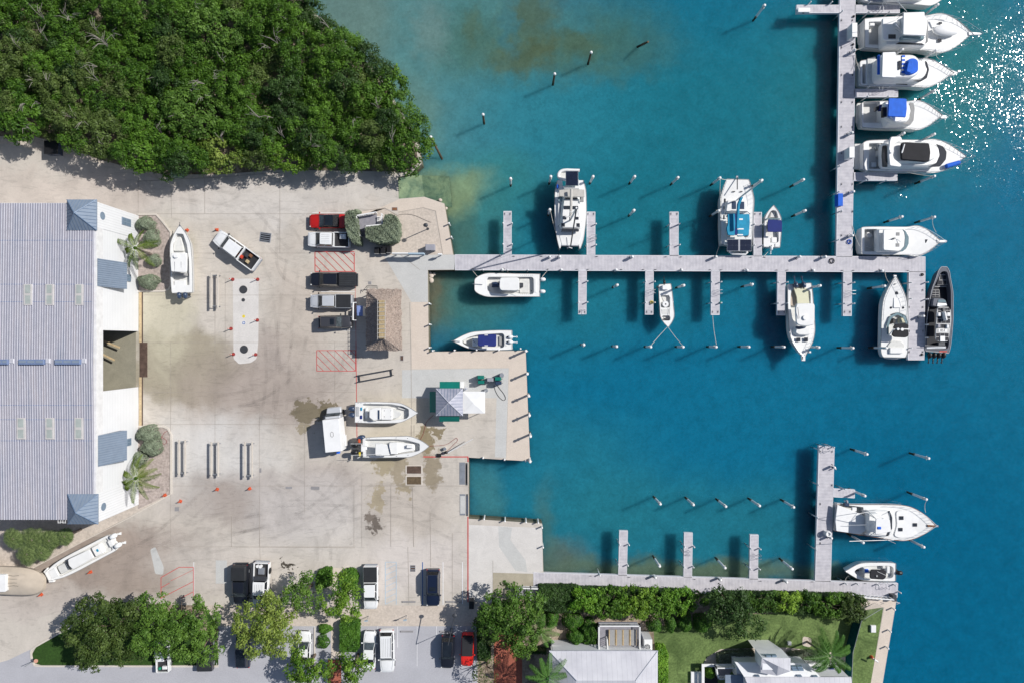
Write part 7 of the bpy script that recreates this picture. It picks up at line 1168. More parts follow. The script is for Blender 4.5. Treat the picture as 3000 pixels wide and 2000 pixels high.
# B9 small boat bottom right, bow left
SB9 = [(0, 78), (.05, 84), (.3, 84), (.55, 82), (.72, 66), (.86, 38), (.95, 15), (1, 3)]
b = boat('small white centre console with dark T top and one black outboard', (1016, 1332), (555, 1324), SB9, .15, .4, [([(650, 1300), (720, 1275), (930, 1272), (1000, 1280), (1000, 1385), (930, 1395), (720, 1390), (650, 1350), (625, 1322)], -.35, 10)], [
    ('console', 'gelcoat', -.35, .6, [(725, 1295), (775, 1295), (785, 1345), (725, 1345)], {'r': 5}), ('windshield', 'blue_canvas', .6, .75, (738, 1305, 768, 1335), {'r': 4}), ('t_top', 'black_canvas', 1.5, 1.62, [(795, 1308), (915, 1310), (932, 1325), (928, 1385), (905, 1402), (790, 1395), (780, 1380), (783, 1325)], {'r': 12}), ('cyl', 'radar_dome', 'grey_canvas', 845, 1368, .13, 1.62, 1.75), ('bow_step', 'tint', -.3, .1, (630, 1315, 682, 1325), {'r': 1}), ('stern_seat', 'gelcoat', -.35, .25, (935, 1280, 965, 1345)), ('bench', 'nonskid', -.35, .15, (893, 1270, 925, 1300)),
    ('tube', 'top_leg', 'steel', .025, [(795, 1315, 1.5), (790, 1310, -.3)]), ('tube', 'top_leg', 'steel', .025, [(920, 1320, 1.5), (905, 1310, -.3)]), ('tube', 'antenna', 'white_paint', .02, [(848, 1326, 1.65), (925, 1362, 1.8)]), ('ob', 1050, 1340, -3, 'black', .0, 1.15), ('cyl', 'cleat', 'steel', 845, 1242, .05, .1, .2), ('ell', 'bow_roller', 'steel', 560, 1324, .5, (.15, .08, .08), 0)], QB, 3.137, name='centre_console_boat', zk=-1.7)
# B15 catamaran centre console, bow left
CH = [(0, 102), (.02, 104), (.3, 104), (.6, 104), (.8, 98), (.92, 82), (.98, 62), (1, 44)]
b = boat('broad white power catamaran with white T top along the pier', (1668, 898), (1068, 894), CH, .15, .35, [([(1185, 822), (1610, 820), (1612, 980), (1240, 975), (1185, 950)], -.4, 8)], [
    ('bow_locker', 'gelcoat', .3, .4, (1080, 850, 1180, 940), {'r': 8}), ('console_cushion', 'engine_navy', -.4, .1, [(1225, 870), (1265, 865), (1300, 880), (1300, 910), (1225, 915)], {'r': 8}), ('console', 'gelcoat', -.4, .5, (1300, 850, 1480, 945), {'r': 10}), ('leaning_post', 'dark_metal', -.4, .5, (1470, 875, 1515, 915), {'r': 8}), ('t_top', 'gelcoat', 1.7, 1.85, [(1310, 826), (1460, 824), (1480, 840), (1478, 930), (1455, 948), (1310, 945), (1295, 920), (1298, 845)], {'r': 16}), ('raised_deck', 'nonskid', -.4, -.25, (1480, 838, 1570, 970), {'r': 8}),
    ('transom', 'gelcoat', -.2, .2, (1612, 835, 1640, 965), {'r': 4}), ('cyl', 'drain', 'dark_metal', 1590, 950, .08, -.4, -.37), ('tube', 'rod_holders', 'steel', .03, [(1430, 955, .9), (1485, 972, .9)]), ('tube', 'anchor_post', 'steel', .05, [(1050, 886, .6), (1140, 892, .55)]), ('ob', 1692, 843, -2, 'engine_white', -.1, 1.0), ('ob', 1690, 954, -2, 'engine_white', -.1, 1.0)] + [('cyl', 'rod_holder', 'dark_metal', 1400 + 18 * i, 806 + 174 * j, .03, .2, .23) for i in range(12) for j in (0, 1)], QA, 3.137, name='power_catamaran', zk=-1.7, blunt=True)
# B16 navy bimini, bow left
b = boat('white centre console with navy blue top moored against the fuel quay', (1412, 1398), (872, 1408), [(0, 82), (.02, 88), (.3, 90), (.5, 86), (.68, 72), (.82, 48), (.93, 22), (.98, 8), (1, 3)], .15, .4, [([(955, 1405), (1010, 1375), (1090, 1350), (1340, 1335), (1342, 1470), (1100, 1475), (1000, 1455), (960, 1430)], -.4, 10)], [
    ('console', 'gelcoat', -.4, .5, (1045, 1380, 1100, 1460), {'r': 8}), ('t_top', 'navy_canvas', 1.6, 1.75, [(1105, 1350), (1260, 1344), (1268, 1355), (1266, 1450), (1255, 1460), (1105, 1456), (1096, 1440), (1098, 1362)], {'r': 10}), ('deck_light', 'white_paint', 1.76, 1.8, (1158, 1350, 1190, 1358), {'r': 2}), ('deck_light', 'white_paint', 1.76, 1.8, (1158, 1446, 1190, 1454), {'r': 2}), ('bow_cushion', 'nonskid', -.4, .0, [(960, 1400), (1000, 1390), (1000, 1435), (965, 1425)], {'r': 6}), ('stern_locker', 'gelcoat', -.4, .2, (1345, 1355, 1372, 1455), {'r': 4}),
    ('cockpit_box', 'grey_canvas', -.4, -.2, (1290, 1365, 1325, 1450), {'r': 3}), ('tube', 'anchor_roller', 'steel', .05, [(855, 1406, .65), (935, 1412, .6)]), ('tube', 'rod', 'dark_metal', .03, [(1050, 1400, .8), (1075, 1425, .8)]), ('ob', 1395, 1370, 0, 'engine_white', .2, .9, 1), ('ob', 1395, 1416, -4, 'engine_white', .2, .9, 1)], QA, 3.137, name='centre_console_boat', zk=-1.7)
# B12 navy bimini small, bow up
b = boat('small white boat with navy bimini between the dock and teal sailboat', (662, 862), (680, 478), [(0, 72), (.05, 76), (.3, 80), (.55, 78), (.72, 66), (.86, 42), (.95, 18), (1, 3)], .0, .35, [([(650, 525), (700, 525), (722, 600), (728, 820), (605, 820), (612, 600)], -.5, 8)], [
    ('console', 'gelcoat', -.5, .3, (625, 640, 680, 700), {'r': 6}), ('bow_cushion', 'nonskid', -.5, -.15, [(655, 530), (698, 532), (700, 590), (645, 590)], {'r': 6}), ('bimini', 'navy_canvas', 1.3, 1.4, [(628, 608), (752, 612), (758, 640), (756, 722), (625, 722), (622, 650)], {'r': 8}), ('windshield', 'tint_light', .3, .4, (610, 596, 740, 608), {'r': 3}), ('side_locker', 'gelcoat', -.5, .0, (600, 760, 650, 830), {'r': 10}), ('stern_seat', 'gelcoat', -.5, .1, (690, 828, 735, 862), {'r': 5}), ('cooler', 'white_paint', -.5, -.1, (660, 770, 710, 820), {'r': 10}), ('ob', 663, 868, -95, 'engine_white', .15, .75, 1)], QV, 3.136, name='centre_console_boat', zk=-1.8)
# B13 skiff, bow down
b = boat('narrow white skiff with round white cushion roped to two piles', (1040, 1000), (1066, 1326), [(0, 42), (.05, 48), (.3, 52), (.55, 53), (.75, 48), (.88, 32), (.96, 14), (1, 4)], -.3, .3, [((1008, 1085, 1080, 1180), -.7, 6), ((1015, 1240, 1080, 1280), -.6, 6)], [
    ('stern_box', 'white_paint', -.3, .1, (1020, 1008, 1066, 1044), {'r': 6}), ('cyl', 'round_cushion', 'white_paint', 1046, 1153, .42, -.7, -.05), ('cyl', 'cushion_hole', 'dark_metal', 1046, 1153, .1, -.05, -.03), ('seat', 'nonskid', -.3, -.15, (1012, 1192, 1078, 1238), {'r': 5}), ('bow_box', 'gelcoat', -.25, -.05, (1040, 1285, 1078, 1312), {'r': 6}), ('tube', 'pole', 'white_paint', .03, [(1055, 1060, .0), (1105, 1140, .2)]), ('fishing_gear', 'dark_metal', -.5, -.3, (1035, 1260, 1070, 1275), {'r': 3}), ('tube', 'railing', 'dark_metal', .025, [(1078, 1180, .0), (1070, 1270, .05)]), ('ob', 1038, 985, 93, 'black', -.3, .7, 1), ('ob', 990, 1022, 140, 'dark_metal', -.3, .5)], QW, 2.6133, name='skiff', zk=-1.6)
# B14 fishing boat cream cockpit, bow down
b = boat('white fishing boat with cream cockpit cover and white hardtop, bow down', (700, 350), (755, 1400), [(0, 158), (.04, 172), (.25, 182), (.5, 186), (.65, 172), (.78, 138), (.88, 92), (.95, 50), (.99, 22), (1, 8)], .5, .5, [([(580, 430), (860, 430), (860, 660), (870, 900), (600, 900), (565, 650)], -.2, 14)], [
    ('cockpit_cover', 'cream', .75, .85, [(614, 416), (790, 414), (822, 430), (835, 600), (845, 640), (665, 640), (655, 540)], {'r': 10}), ('side_liner', 'beige_liner', .3, .4, [(578, 440), (612, 425), (655, 545), (655, 600), (625, 668), (570, 665), (565, 560)], {'r': 10, 'ch': .02}), ('cabin', 'gelcoat', .4, 1.3, [(645, 950), (870, 960), (860, 1080), (800, 1100), (680, 1095), (625, 1060)], {'r': 24, 'ch': .2}), ('windshield', 'engine_navy', 1.3, 1.34, [(640, 960), (800, 962), (770, 990), (690, 1005), (640, 985)], {'r': 12, 'ch': 0}),
    ('hardtop', 'gelcoat', 2.2, 2.4, [(655, 633), (900, 630), (920, 660), (916, 900), (895, 945), (800, 960), (690, 948), (650, 915), (638, 700)], {'r': 30, 'ch': .1}), ('cyl', 'radar_dome', 'white_paint', 785, 835, .32, 2.4, 2.62), ('hatch', 'tint', 1.0, 1.05, (655, 1122, 712, 1178), {'r': 6}), ('hatch', 'tint', 1.0, 1.05, (765, 1120, 820, 1178), {'r': 6}), ('bow_pulpit', 'gelcoat', 1.0, 1.15, [(720, 1360), (785, 1360), (782, 1455), (725, 1455)], {'r': 8}), ('anchor_roller', 'tint', 1.15, 1.2, (738, 1375, 748, 1430), {'r': 2}), ('fender', 'white_paint', .9, 1.1, (830, 1312, 865, 1342), {'r': 8}),
    ('transom_well', 'grey_canvas', .4, .55, [(590, 350), (780, 345), (760, 410), (610, 410)], {'r': 10}), ('tube', 'antenna', 'dark_metal', .03, [(692, 850, 2.5), (672, 690, 2.7)]), ('ob', 650, 372, 98, 'engine_navy', .75, 1.15, 1), ('ob', 762, 372, 100, 'engine_navy', .75, 1.15, 1)], QF, 4.9, name='fishing_boat'); railing_hull(b, [(0, 158), (.25, 182), (.5, 186), (.65, 172), (.78, 138), (.88, 92), (.95, 50), (1, 8)], .6, .99, .5, .5, 4, .5, 7, s=4.9)
# land boats
def cc(label, st, bo, half, q, s, zs, wellpts, fz, items, **k): return boat(label, st, bo, half, zs, .35, [(wellpts, fz, 3)], items, q, s, land=True, name='centre_console_boat', **k)
QN = Z(0, 380, 3.137); HN = [(0, 92), (.05, 98), (.3, 102), (.55, 100), (.72, 84), (.85, 56), (.94, 26), (.98, 10), (1, 3)]
b = cc('white centre console on land beside the north bed with twin navy outboards', (1676, 1500), (1652, 876), HN, QN, 3.137, 1.6, [(1625, 955), (1690, 962), (1722, 1060), (1738, 1200), (1740, 1430), (1590, 1430), (1578, 1340), (1582, 1060)], 1.05, [
    ('bow_seat', 'nonskid', 1.05, 1.4, [(1622, 985), (1660, 985), (1680, 1060), (1690, 1118), (1590, 1118), (1600, 1030)], {'r': 14}), ('console', 'gelcoat', 1.05, 2.2, (1590, 1130, 1700, 1180), {'r': 8}), ('t_top', 'gelcoat', 2.8, 2.95, [(1575, 1130), (1705, 1140), (1718, 1180), (1716, 1300), (1705, 1315), (1572, 1305), (1563, 1200)], {'r': 12}), ('cyl', 'radar_dome', 'white_paint', 1612, 1160, .28, 2.95, 3.2), ('leaning_post', 'grey_canvas', 1.1, 1.9, (1590, 1318, 1705, 1345), {'r': 4}), ('stern_locker', 'gelcoat', 1.1, 1.6, (1600, 1385, 1700, 1440), {'r': 6}),
    ('tube', 'rod', 'steel', .02, [(1605, 1215, 3.), (1605, 1350, 2.9)]), ('tube', 'rod', 'steel', .02, [(1665, 1215, 3.), (1665, 1300, 2.9)]), ('tube', 'anchor', 'dark_metal', .04, [(1652, 852, 2.0), (1653, 890, 2.0)]), ('ob', 1645, 1520, -90, 'engine_navy', 1.3, 1.2), ('ob', 1700, 1520, -90, 'engine_navy', 1.3, 1.2)], zkeel=.25)
HL = [(0, 215), (.03, 222), (.3, 232), (.55, 226), (.72, 190), (.85, 120), (.94, 54), (.98, 20), (1, 5)]
b = cc('upper of two white centre consoles beside the box truck, navy outboards', (300, 425), (1676, 440), HL, QL, 7.467, 1.5, [(470, 240), (1100, 245), (1350, 290), (1480, 350), (1485, 500), (1430, 560), (1100, 600), (470, 620)], .95, [
    ('splash_well', 'deck_grey', 1.51, 1.56, (320, 300, 388, 510), {'r': 8}), ('bait_well', 'teal_canvas', 1.51, 1.6, (415, 315, 455, 390), {'r': 18}), ('bait_well', 'navy_canvas', 1.51, 1.6, (405, 490, 455, 572), {'r': 18}), ('leaning_post', 'gelcoat', 1., 1.5, (520, 330, 560, 560), {'r': 10}), ('t_top', 'gelcoat', 2.35, 2.45, [(615, 375), (700, 330), (870, 325), (870, 580), (700, 600), (610, 535)], {'r': 20}), ('top_slot', 'engine_navy', 2.46, 2.48, (795, 375, 835, 578), {'r': 4, 'ch': 0}), ('console', 'gelcoat', .95, 1.8, (870, 335, 1110, 590), {'r': 20}),
    ('console_seat', 'nonskid', .95, 1.5, [(1110, 350), (1250, 400), (1330, 440), (1250, 540), (1110, 575)], {'r': 30}), ('bow_cushion', 'gelcoat', .95, 1.35, [(1240, 315), (1400, 360), (1390, 378), (1235, 335)], {'r': 8}), ('anchor_rope', 'navy_canvas', 1.65, 1.72, (1495, 350, 1560, 410), {'r': 20}), ('ob', 232, 345, 180, 'engine_navy', 1.2, 1.3), ('ob', 232, 485, 180, 'engine_navy', 1.2, 1.3)] + [('cyl', 'rod_holder', 'dark_metal', x, y, .035, 1.52, 1.56) for x in (370, 430, 520, 630, 750) for y in (222, 628)] + [('cyl', 'hatch_knob', 'dark_metal', x, y, .05, 1.8, 1.83) for x in (940, 1085) for y in (388, 518)], zkeel=.15)
HL2 = [(0, 205), (.02, 214), (.3, 228), (.55, 228), (.7, 208), (.83, 152), (.92, 90), (.975, 35), (1, 5)]
b = cc('lower of two white centre consoles beside the box truck, black outboards', (470, 1195), (1918, 1165), HL2, QL, 7.467, 1.7, [(520, 1015), (1200, 1010), (1450, 1030), (1640, 1080), (1720, 1100), (1720, 1255), (1600, 1290), (1100, 1370), (530, 1385)], 1.1, [
    ('stern_bench', 'gelcoat', 1.2, 1.75, (425, 1125, 495, 1290), {'r': 6}), ('leaning_post', 'gelcoat', 1.1, 1.6, (510, 1130, 555, 1250), {'r': 6}), ('t_top', 'gelcoat', 2.7, 2.82, [(745, 1105), (1000, 1125), (1060, 1350), (1040, 1368), (760, 1370), (738, 1345)], {'r': 14}), ('console', 'gelcoat', 1.1, 2.1, (1040, 1090, 1230, 1340), {'r': 20}), ('windshield', 'engine_navy', 2.83, 2.86, [(1010, 1130), (1040, 1130), (1085, 1325), (1058, 1335)], {'r': 4, 'ch': 0}), ('bow_seat', 'gelcoat', 1.1, 1.5, [(1240, 1080), (1600, 1120), (1610, 1260), (1240, 1320)], {'r': 30}), ('bow_table', 'gelcoat', 1.5, 1.95, (1425, 1140, 1560, 1210), {'r': 8}),
    ('tube', 'outrigger', 'white_paint', .025, [(200, 1112, 2.6), (880, 1104, 2.9)]), ('tube', 'outrigger', 'white_paint', .025, [(210, 1362, 2.6), (880, 1335, 2.9)]), ('engine_panel', 'orange_plastic', 1.7, 2.0, (362, 1010, 408, 1095), {'r': 6}), ('engine_panel', 'yellow', 1.7, 2.0, (375, 1300, 412, 1385), {'r': 6}), ('engine_trim', 'white_paint', 1.7, 1.9, [(340, 1420), (400, 1390), (408, 1405), (350, 1438)], {'r': 4}), ('ob', 300, 1140, 180, 'black', 1.3, 1.3), ('ob', 300, 1300, 180, 'black', 1.3, 1.3), ('ell', 'engine_cowl', 'engine_navy', 430, 975, 1.5, (.6, .34, .4), 15)] + [('cyl', 'rod_holder', 'dark_metal', x, y, .035, 1.72, 1.76) for x in (555, 610, 760, 830, 930) for y in (992, 1388)] + [('cyl', 'pop_cleat', 'dark_metal', x, y, .04, 1.9, 1.95) for x, y in ((1200, 978), (1450, 990), (1700, 1055), (1705, 1280), (1460, 1358), (1210, 1382))], zkeel=.2)
# B20 catamaran on land, angled; local frame in photo pixels
F20 = Fr((348, 1578), (134, 1690)); qf = lambda x, y: F20.px(x, y)
b = boat('white power catamaran on land pointing at the covered boat', (22, 0), (238, 0), [(0, 24), (.02, 26), (.3, 26.5), (.6, 26), (.8, 22), (.93, 17), (.99, 14), (1, 12)], 1.3, .2, [([(30, -20), (200, -18), (212, 0), (200, 18), (30, 20)], .9, 5)], [
    ('t_top', 'gelcoat', 2.4, 2.52, [(92, -14), (160, -17), (166, 0), (160, 17), (90, 14)], {'r': 5}), ('seat_unit', 'gelcoat', .9, 1.5, (58, -15, 84, 15), {'r': 4}), ('seat_hatch', 'teal_canvas', 1.51, 1.54, (68, -4, 74, 4), {'r': 1}), ('windshield', 'tint', 1.9, 2.1, (166, -14, 171, 12), {'r': 2}), ('console_seat', 'nonskid', .9, 1.5, (172, -13, 198, 13), {'r': 5}), ('bow_walkway', 'gelcoat', 1.3, 1.55, (205, -13, 228, 13), {'r': 3}), ('stern_box', 'gelcoat', 1.3, 1.5, (20, -10, 34, 10), {'r': 2}), ('bow_tip', 'gelcoat', 1.2, 1.5, [(225, 10), (240, 12), (242, 18), (225, 24)], {'r': 3}), ('bow_tip', 'gelcoat', 1.2, 1.5, [(225, -10), (240, -12), (242, -18), (225, -24)], {'r': 3})], qf, 1, land=True, name='power_catamaran', zkeel=.1)
pa = P(*qf(12, 15), 1.6); pb = P(*qf(12, -15), 1.6); aw = math.atan2(P(*qf(0, 0), 0).y - P(*qf(50, 0), 0).y, P(*qf(0, 0), 0).x - P(*qf(50, 0), 0).x); outboard(b, pa.x, pa.y, aw, 'engine_white', 1.3, 1.3); outboard(b, pb.x, pb.y, aw, 'engine_white', 1.3, 1.3)
# B21 wrapped boat at the left edge
b = T('wrapped_boat', 'boat under beige shrink wrap cut off by the left edge', 'boat', P(40, 1700, 0)); M = MB(); R_ = []
for f_, z in ((.86, .1), (.96, 1.0), (1., 1.6), (.93, 2.1), (.6, 2.55), (.05, 2.7)):
    pts = catmull([(-170, 1656), (-60, 1655), (60, 1658), (110, 1668), (132, 1685), (136, 1705), (130, 1728), (100, 1742), (40, 1743), (-60, 1738), (-170, 1735)], 4); c0 = (20, 1700); R_.append([tuple(P(c0[0] + (x - c0[0]) * (f_ if x > 20 else 1), 1700 + (y - 1700) * f_, z)) for x, y in pts])
M.loft(R_, 0, False, True); b.part('cover', M, 'beige_wrap', ang=25); M = MB(); M.slab(rnd(wpts(rect(-40, 1682, 18, 1733), 3.), .3), 2.5, 3.0, .05); b.part('roof', M, 'white_paint'); M = MB()
for y in (1672, 1690, 1712, 1728): M.tube([P(-60, y, 2.62), P(40, (y + 1700) / 2, 2.72), P(125, 1700 + (y - 1700) * .9, 1.95)], .02, 4)
b.part('straps', M, 'rope_dark')
# B10 sailing catamaran, bows down, built as two hulls with a bridge deck
sc_t = T('sailing_catamaran', 'white sailing catamaran with solar panel and dinghy at its stern', 'sailboat', (P(1672, 620, 0).x, P(1672, 620, 0).y, WZ)); zs = .6
for side, cl in ((-1, [(300, 330, 0), (285, 480, 0), (280, 700, 0), (275, 900, 0), (280, 1100, 0), (320, 1300, 0), (338, 1450, 0)]), (1, [(720, 330, 0), (740, 480, 0), (745, 700, 0), (745, 900, 0), (735, 1100, 0), (700, 1300, 0), (668, 1450, 0)])):
    wd = [40, 60, 66, 66, 58, 44, 6]; o_ = []; i_ = []; cl = [(x + side * (-38), y, 0) for x, y, _ in cl[:5]] + [(cl[5][0] - side * 18, cl[5][1], 0), cl[6]]
    cs = catmull([(c_[0], c_[1], w_) for c_, w_ in zip(cl, wd)], 4); lf = [P(*QC(x - w_, y), zs) for x, y, w_ in cs]; rt = [P(*QC(x + w_, y), zs) for x, y, w_ in cs][::-1]; md = [P(*QC(x, y), zs) for x, y, w_ in cs]; ring = lf + rt; md2 = md + md[::-1]
    M = MB(); M.loft([[(c_.x + (p.x - c_.x) * s_, c_.y + (p.y - c_.y) * (1 if s_ == 1 else .98), z) for p, c_ in zip(ring, md2)] for s_, z in ((.2, -1.6), (.75, -1.1), (1., .1), (1., zs - .03), (.96, zs))], 0, True, False); convexcap(M, [(c_.x + (p.x - c_.x) * .96, c_.y + (p.y - c_.y) * .98, zs) for p, c_ in zip(ring, md2)], 0); sc_t.part('hull', M, 'gelcoat', ang=50)
    M = MB(); M.tube([p + Vector((0, 0, .0)) for p in (lf if side < 0 else rt[::-1])], .04, 5); sc_t.part('rub_rail', M, 'grey_canvas')
sc_t.q, sc_t.s = QC, 5.6; mat('grey_canvas_light', A(200, 196, 190), .8)
add(sc_t, [('bridge_deck', 'gelcoat', .2, .66, [(300, 420), (720, 420), (725, 1100), (690, 1260), (640, 1400), (370, 1400), (330, 1260), (300, 1100)], {'r': 10}), ('coach_roof', 'gelcoat', .65, 1.5, [(385, 600), (655, 600), (690, 800), (690, 1090), (640, 1130), (370, 1130), (330, 1090), (360, 800)], {'r': 40, 'ch': .25}), ('front_window', 'tint', 1.0, 1.53, (365, 1132, 650, 1168), {'r': 6, 'ch': 0}), ('window', 'tint', 1.5, 1.54, (400, 748, 505, 806), {'r': 8, 'ch': 0}), ('window', 'tint', 1.5, 1.54, (545, 752, 638, 806), {'r': 8, 'ch': 0}), ('hatch', 'tint', 1.5, 1.54, (388, 915, 445, 972), {'r': 4, 'ch': 0}), ('hatch', 'tint', 1.5, 1.54, (590, 930, 645, 975), {'r': 4, 'ch': 0}), ('hatch', 'tint', 1.35, 1.51, (360, 1035, 420, 1092), {'r': 4, 'ch': 0}), ('hatch', 'tint', 1.35, 1.51, (608, 1035, 665, 1094), {'r': 4, 'ch': 0}),
    ('bimini', 'grey_canvas_light', 2.2, 2.32, [(322, 488), (520, 470), (742, 480), (745, 600), (735, 606), (322, 595)], {'r': 10}), ('side_bench', 'white_paint', .66, .95, [(305, 700), (330, 690), (345, 900), (352, 1060), (318, 1088), (305, 960)], {'r': 10}), ('clear_panel', 'tint_light', 1.7, 1.75, [(305, 598), (385, 598), (378, 685), (310, 670)], {'r': 6}), ('clear_panel', 'grey_canvas', 1.7, 1.75, (665, 605, 728, 690), {'r': 8}), ('slot_window', 'tint', 1.52, 1.9, (425, 610, 628, 636), {'r': 4}), ('cockpit_top', 'gelcoat', .66, 1.5, (400, 420, 660, 470), {'r': 8}),
    ('solar_frame', 'steel', 1.9, 1.95, (432, 176, 640, 418), {'r': 3}), ('life_ring', 'blue_canvas', .7, .95, (284, 395, 322, 462), {'r': 18})] + [('solar_panel', 'solar', 1.96, 2.0, (442, 184 + 23 * i, 632, 205 + 23 * i), {'r': 0, 'ch': 0}) for i in range(10)]
    + [('tube', 'boom', 'grey_canvas_light', .17, [(510, 990, 2.6), (522, 740, 2.8), (525, 475, 3.)]), ('tube', 'mast', 'white_paint', .11, [(512, 985, 1.4), (612, 780, 13.5)]), ('tube', 'furled_jib', 'dark_metal', .09, [(515, 1400, 1.), (608, 800, 13.2)]), ('tube', 'shroud', 'steel', .015, [(290, 1100, .7), (608, 800, 12.)]), ('tube', 'shroud', 'steel', .015, [(735, 1100, .7), (608, 800, 12.)]), ('tube', 'spreader', 'white_paint', .04, [(495, 850, 8.), (620, 848, 8.)]), ('tube', 'spreader', 'white_paint', .04, [(420, 930, 5.), (600, 922, 5.)]), ('tube', 'bow_beam', 'steel', .06, [(360, 1400, .6), (650, 1405, .6)]), ('tube', 'anchor', 'steel', .07, [(455, 1440, .7), (485, 1425, .8), (540, 1445, .7)]), ('tube', 'bridle', 'steel', .03, [(450, 1265, .7), (475, 1400, .8), (515, 1400, .8)])])
dg_t = T('dinghy', 'white inflatable dinghy hanging off the catamaran stern', 'dinghy', (P(1670, 500, 0).x, P(1670, 500, 0).y, WZ)); M = MB(); M.tube([P(*QC(x, y), .5) for x, y in catmull([(660, 168), (540, 165), (430, 162), (360, 178), (320, 220), (318, 270), (350, 300), (420, 320), (640, 330)], 3)], .2, 10); dg_t.part('tube', M, 'white_paint'); M = MB(); M.slab(wpts([(350, 185), (640, 180), (640, 320), (400, 310), (340, 260)], .3, QC), .2, .3); dg_t.part('floor', M, 'nonskid')
# B11 teal sailboat, bow up, blunt bow
b = boat('white sailboat with teal canvas covers and four solar panels', (335, 840), (350, 238), [(0, 135), (.03, 142), (.3, 152), (.5, 152), (.7, 142), (.86, 122), (.97, 108), (.985, 104), (1, 100)], .5, .3, [([(240, 560), (450, 560), (455, 770), (240, 770)], .0, 10)], [
    ('cabin', 'gelcoat', .55, 1.2, [(250, 430), (430, 430), (450, 540), (235, 540)], {'r': 20, 'ch': .15}), ('hatch', 'engine_navy', 1.2, 1.24, (295, 442, 335, 512), {'r': 4}), ('hatch', 'engine_navy', 1.2, 1.24, (368, 444, 410, 512), {'r': 4}), ('bimini', 'teal_canvas', 1.9, 2.05, [(255, 555), (322, 552), (330, 640), (322, 755), (258, 752), (245, 690), (260, 640)], {'r': 12}), ('bimini', 'teal_canvas', 1.9, 2.05, [(345, 560), (458, 556), (462, 640), (450, 755), (345, 765)], {'r': 12}), ('sail_cover', 'navy_canvas', 1.92, 2.02, (322, 555, 346, 750), {'r': 3}), ('canvas_strip', 'white_paint', 2.06, 2.08, (362, 598, 396, 612), {'r': 2}), ('canvas_strip', 'white_paint', 2.06, 2.08, (345, 688, 404, 700), {'r': 2}), ('canvas_strip', 'white_paint', 2.06, 2.08, (345, 742, 398, 754), {'r': 2}),
    ('stern_frame', 'steel', 1.5, 1.55, (250, 788, 476, 900), {'r': 2}), ('stern_locker', 'gelcoat', .5, .9, (228, 796, 256, 838), {'r': 4}), ('tube', 'boom', 'teal_canvas', .2, [(385, 400, 3.), (355, 470, 2.8), (350, 560, 2.7), (345, 690, 2.6)]), ('tube', 'mast', 'white_paint', .11, [(340, 430, 1.2), (570, 250, 12.)]), ('tube', 'furled_jib', 'dark_metal', .07, [(345, 215, .9), (345, 330, 2.)]), ('anchor', 'steel', .85, 1.0, (332, 203, 356, 228), {'r': 6}), ('portlight', 'tint', .6, .66, (222, 415, 240, 450), {'r': 4}), ('portlight', 'tint', .55, .61, (218, 485, 228, 515), {'r': 3}), ('portlight', 'tint', .55, .61, (218, 565, 230, 605), {'r': 3}), ('deck_hatch', 'dark_metal', .8, .84, (300, 346, 326, 356), {'r': 2}), ('deck_hatch', 'dark_metal', .8, .84, (370, 346, 394, 356), {'r': 2}),
    ('tube', 'dodger_bar', 'engine_navy', .04, [(238, 570, 1.), (238, 540, 1.9), (290, 528, 2.1), (440, 536, 2.1), (462, 560, 1.9)])] + [('solar_panel', 'solar', 1.56, 1.6, (x, y, x + 48, y + 50), {'r': 0, 'ch': 0}) for x in (256, 307, 374, 425) for y in (792, 844)], QV, 3.136, name='sailboat', zk=-1.9); railing_hull(b, [(0, 135), (.3, 152), (.5, 152), (.7, 142), (.86, 122), (.97, 108), (1, 100)], .1, .95, .5, .3, 3, .55, 10, s=3.136, nm='lifeline')
dg2 = T('dinghy', 'white dinghy tucked under the solar panels of the teal sailboat', 'dinghy', (P(2163, 740, 0).x, P(2163, 740, 0).y, WZ)); M = MB(); M.tube([P(*QV(x, y), .6) for x, y in ((275, 905), (300, 922), (420, 925), (435, 910), (425, 890), (290, 885))], .16, 8, closed=True); dg2.part('tube', M, 'white_paint')
# ------------------------------------------------------------------ yard things
def stand(name, label, cat, a0, a1, b0, b1, z, m, group, legm='galvanised', w=.09, dark=False):
    """two long padded rails (pixel ends) on cross beams and legs"""
    c = P((a0[0] + b1[0]) / 2, (a0[1] + b1[1]) / 2); t_ = T(name, label, cat, c, group)
    E = []
    for p, q_ in ((a0, a1), (b0, b1)):
        p, q_ = P(*p, z), P(*q_, z); d = (q_ - p).normalized(); n_ = Vector((-d.y, d.x, 0)) * w; M = MB(); M.slab([tuple((p + n_)[:2]), tuple((p - n_)[:2]), tuple((q_ - n_)[:2]), tuple((q_ + n_)[:2])], z - .22, z, .02, 0, True); t_.part('rail', M, m, smooth=False); E.append((p, q_))
    for k in (.06, .94):
        p, q_ = E[0][0].lerp(E[0][1], k), E[1][0].lerp(E[1][1], k); M = MB(); M.tube([(p.x, p.y, z - .3), (q_.x, q_.y, z - .3)], .07, 6); M.tube([p - Vector((0, 0, .25)), (p.x, p.y, .02)], .06, 6); M.tube([q_ - Vector((0, 0, .25)), (q_.x, q_.y, .02)], .06, 6); M.tube([(p.x, p.y, .06), (q_.x, q_.y, .06)], .05, 6); t_.part('cross_beam', M, legm)
    return t_
SG = 'boat storage stands on the yard'
stand('boat_stand', 'pale railed boat stand just below the diagonal white pickup', 'boat stand', (618, 800), (618, 903), (637, 800), (637, 903), .95, 'light_rail' if mat('light_rail', A(206, 198, 188), .7) else '', SG)
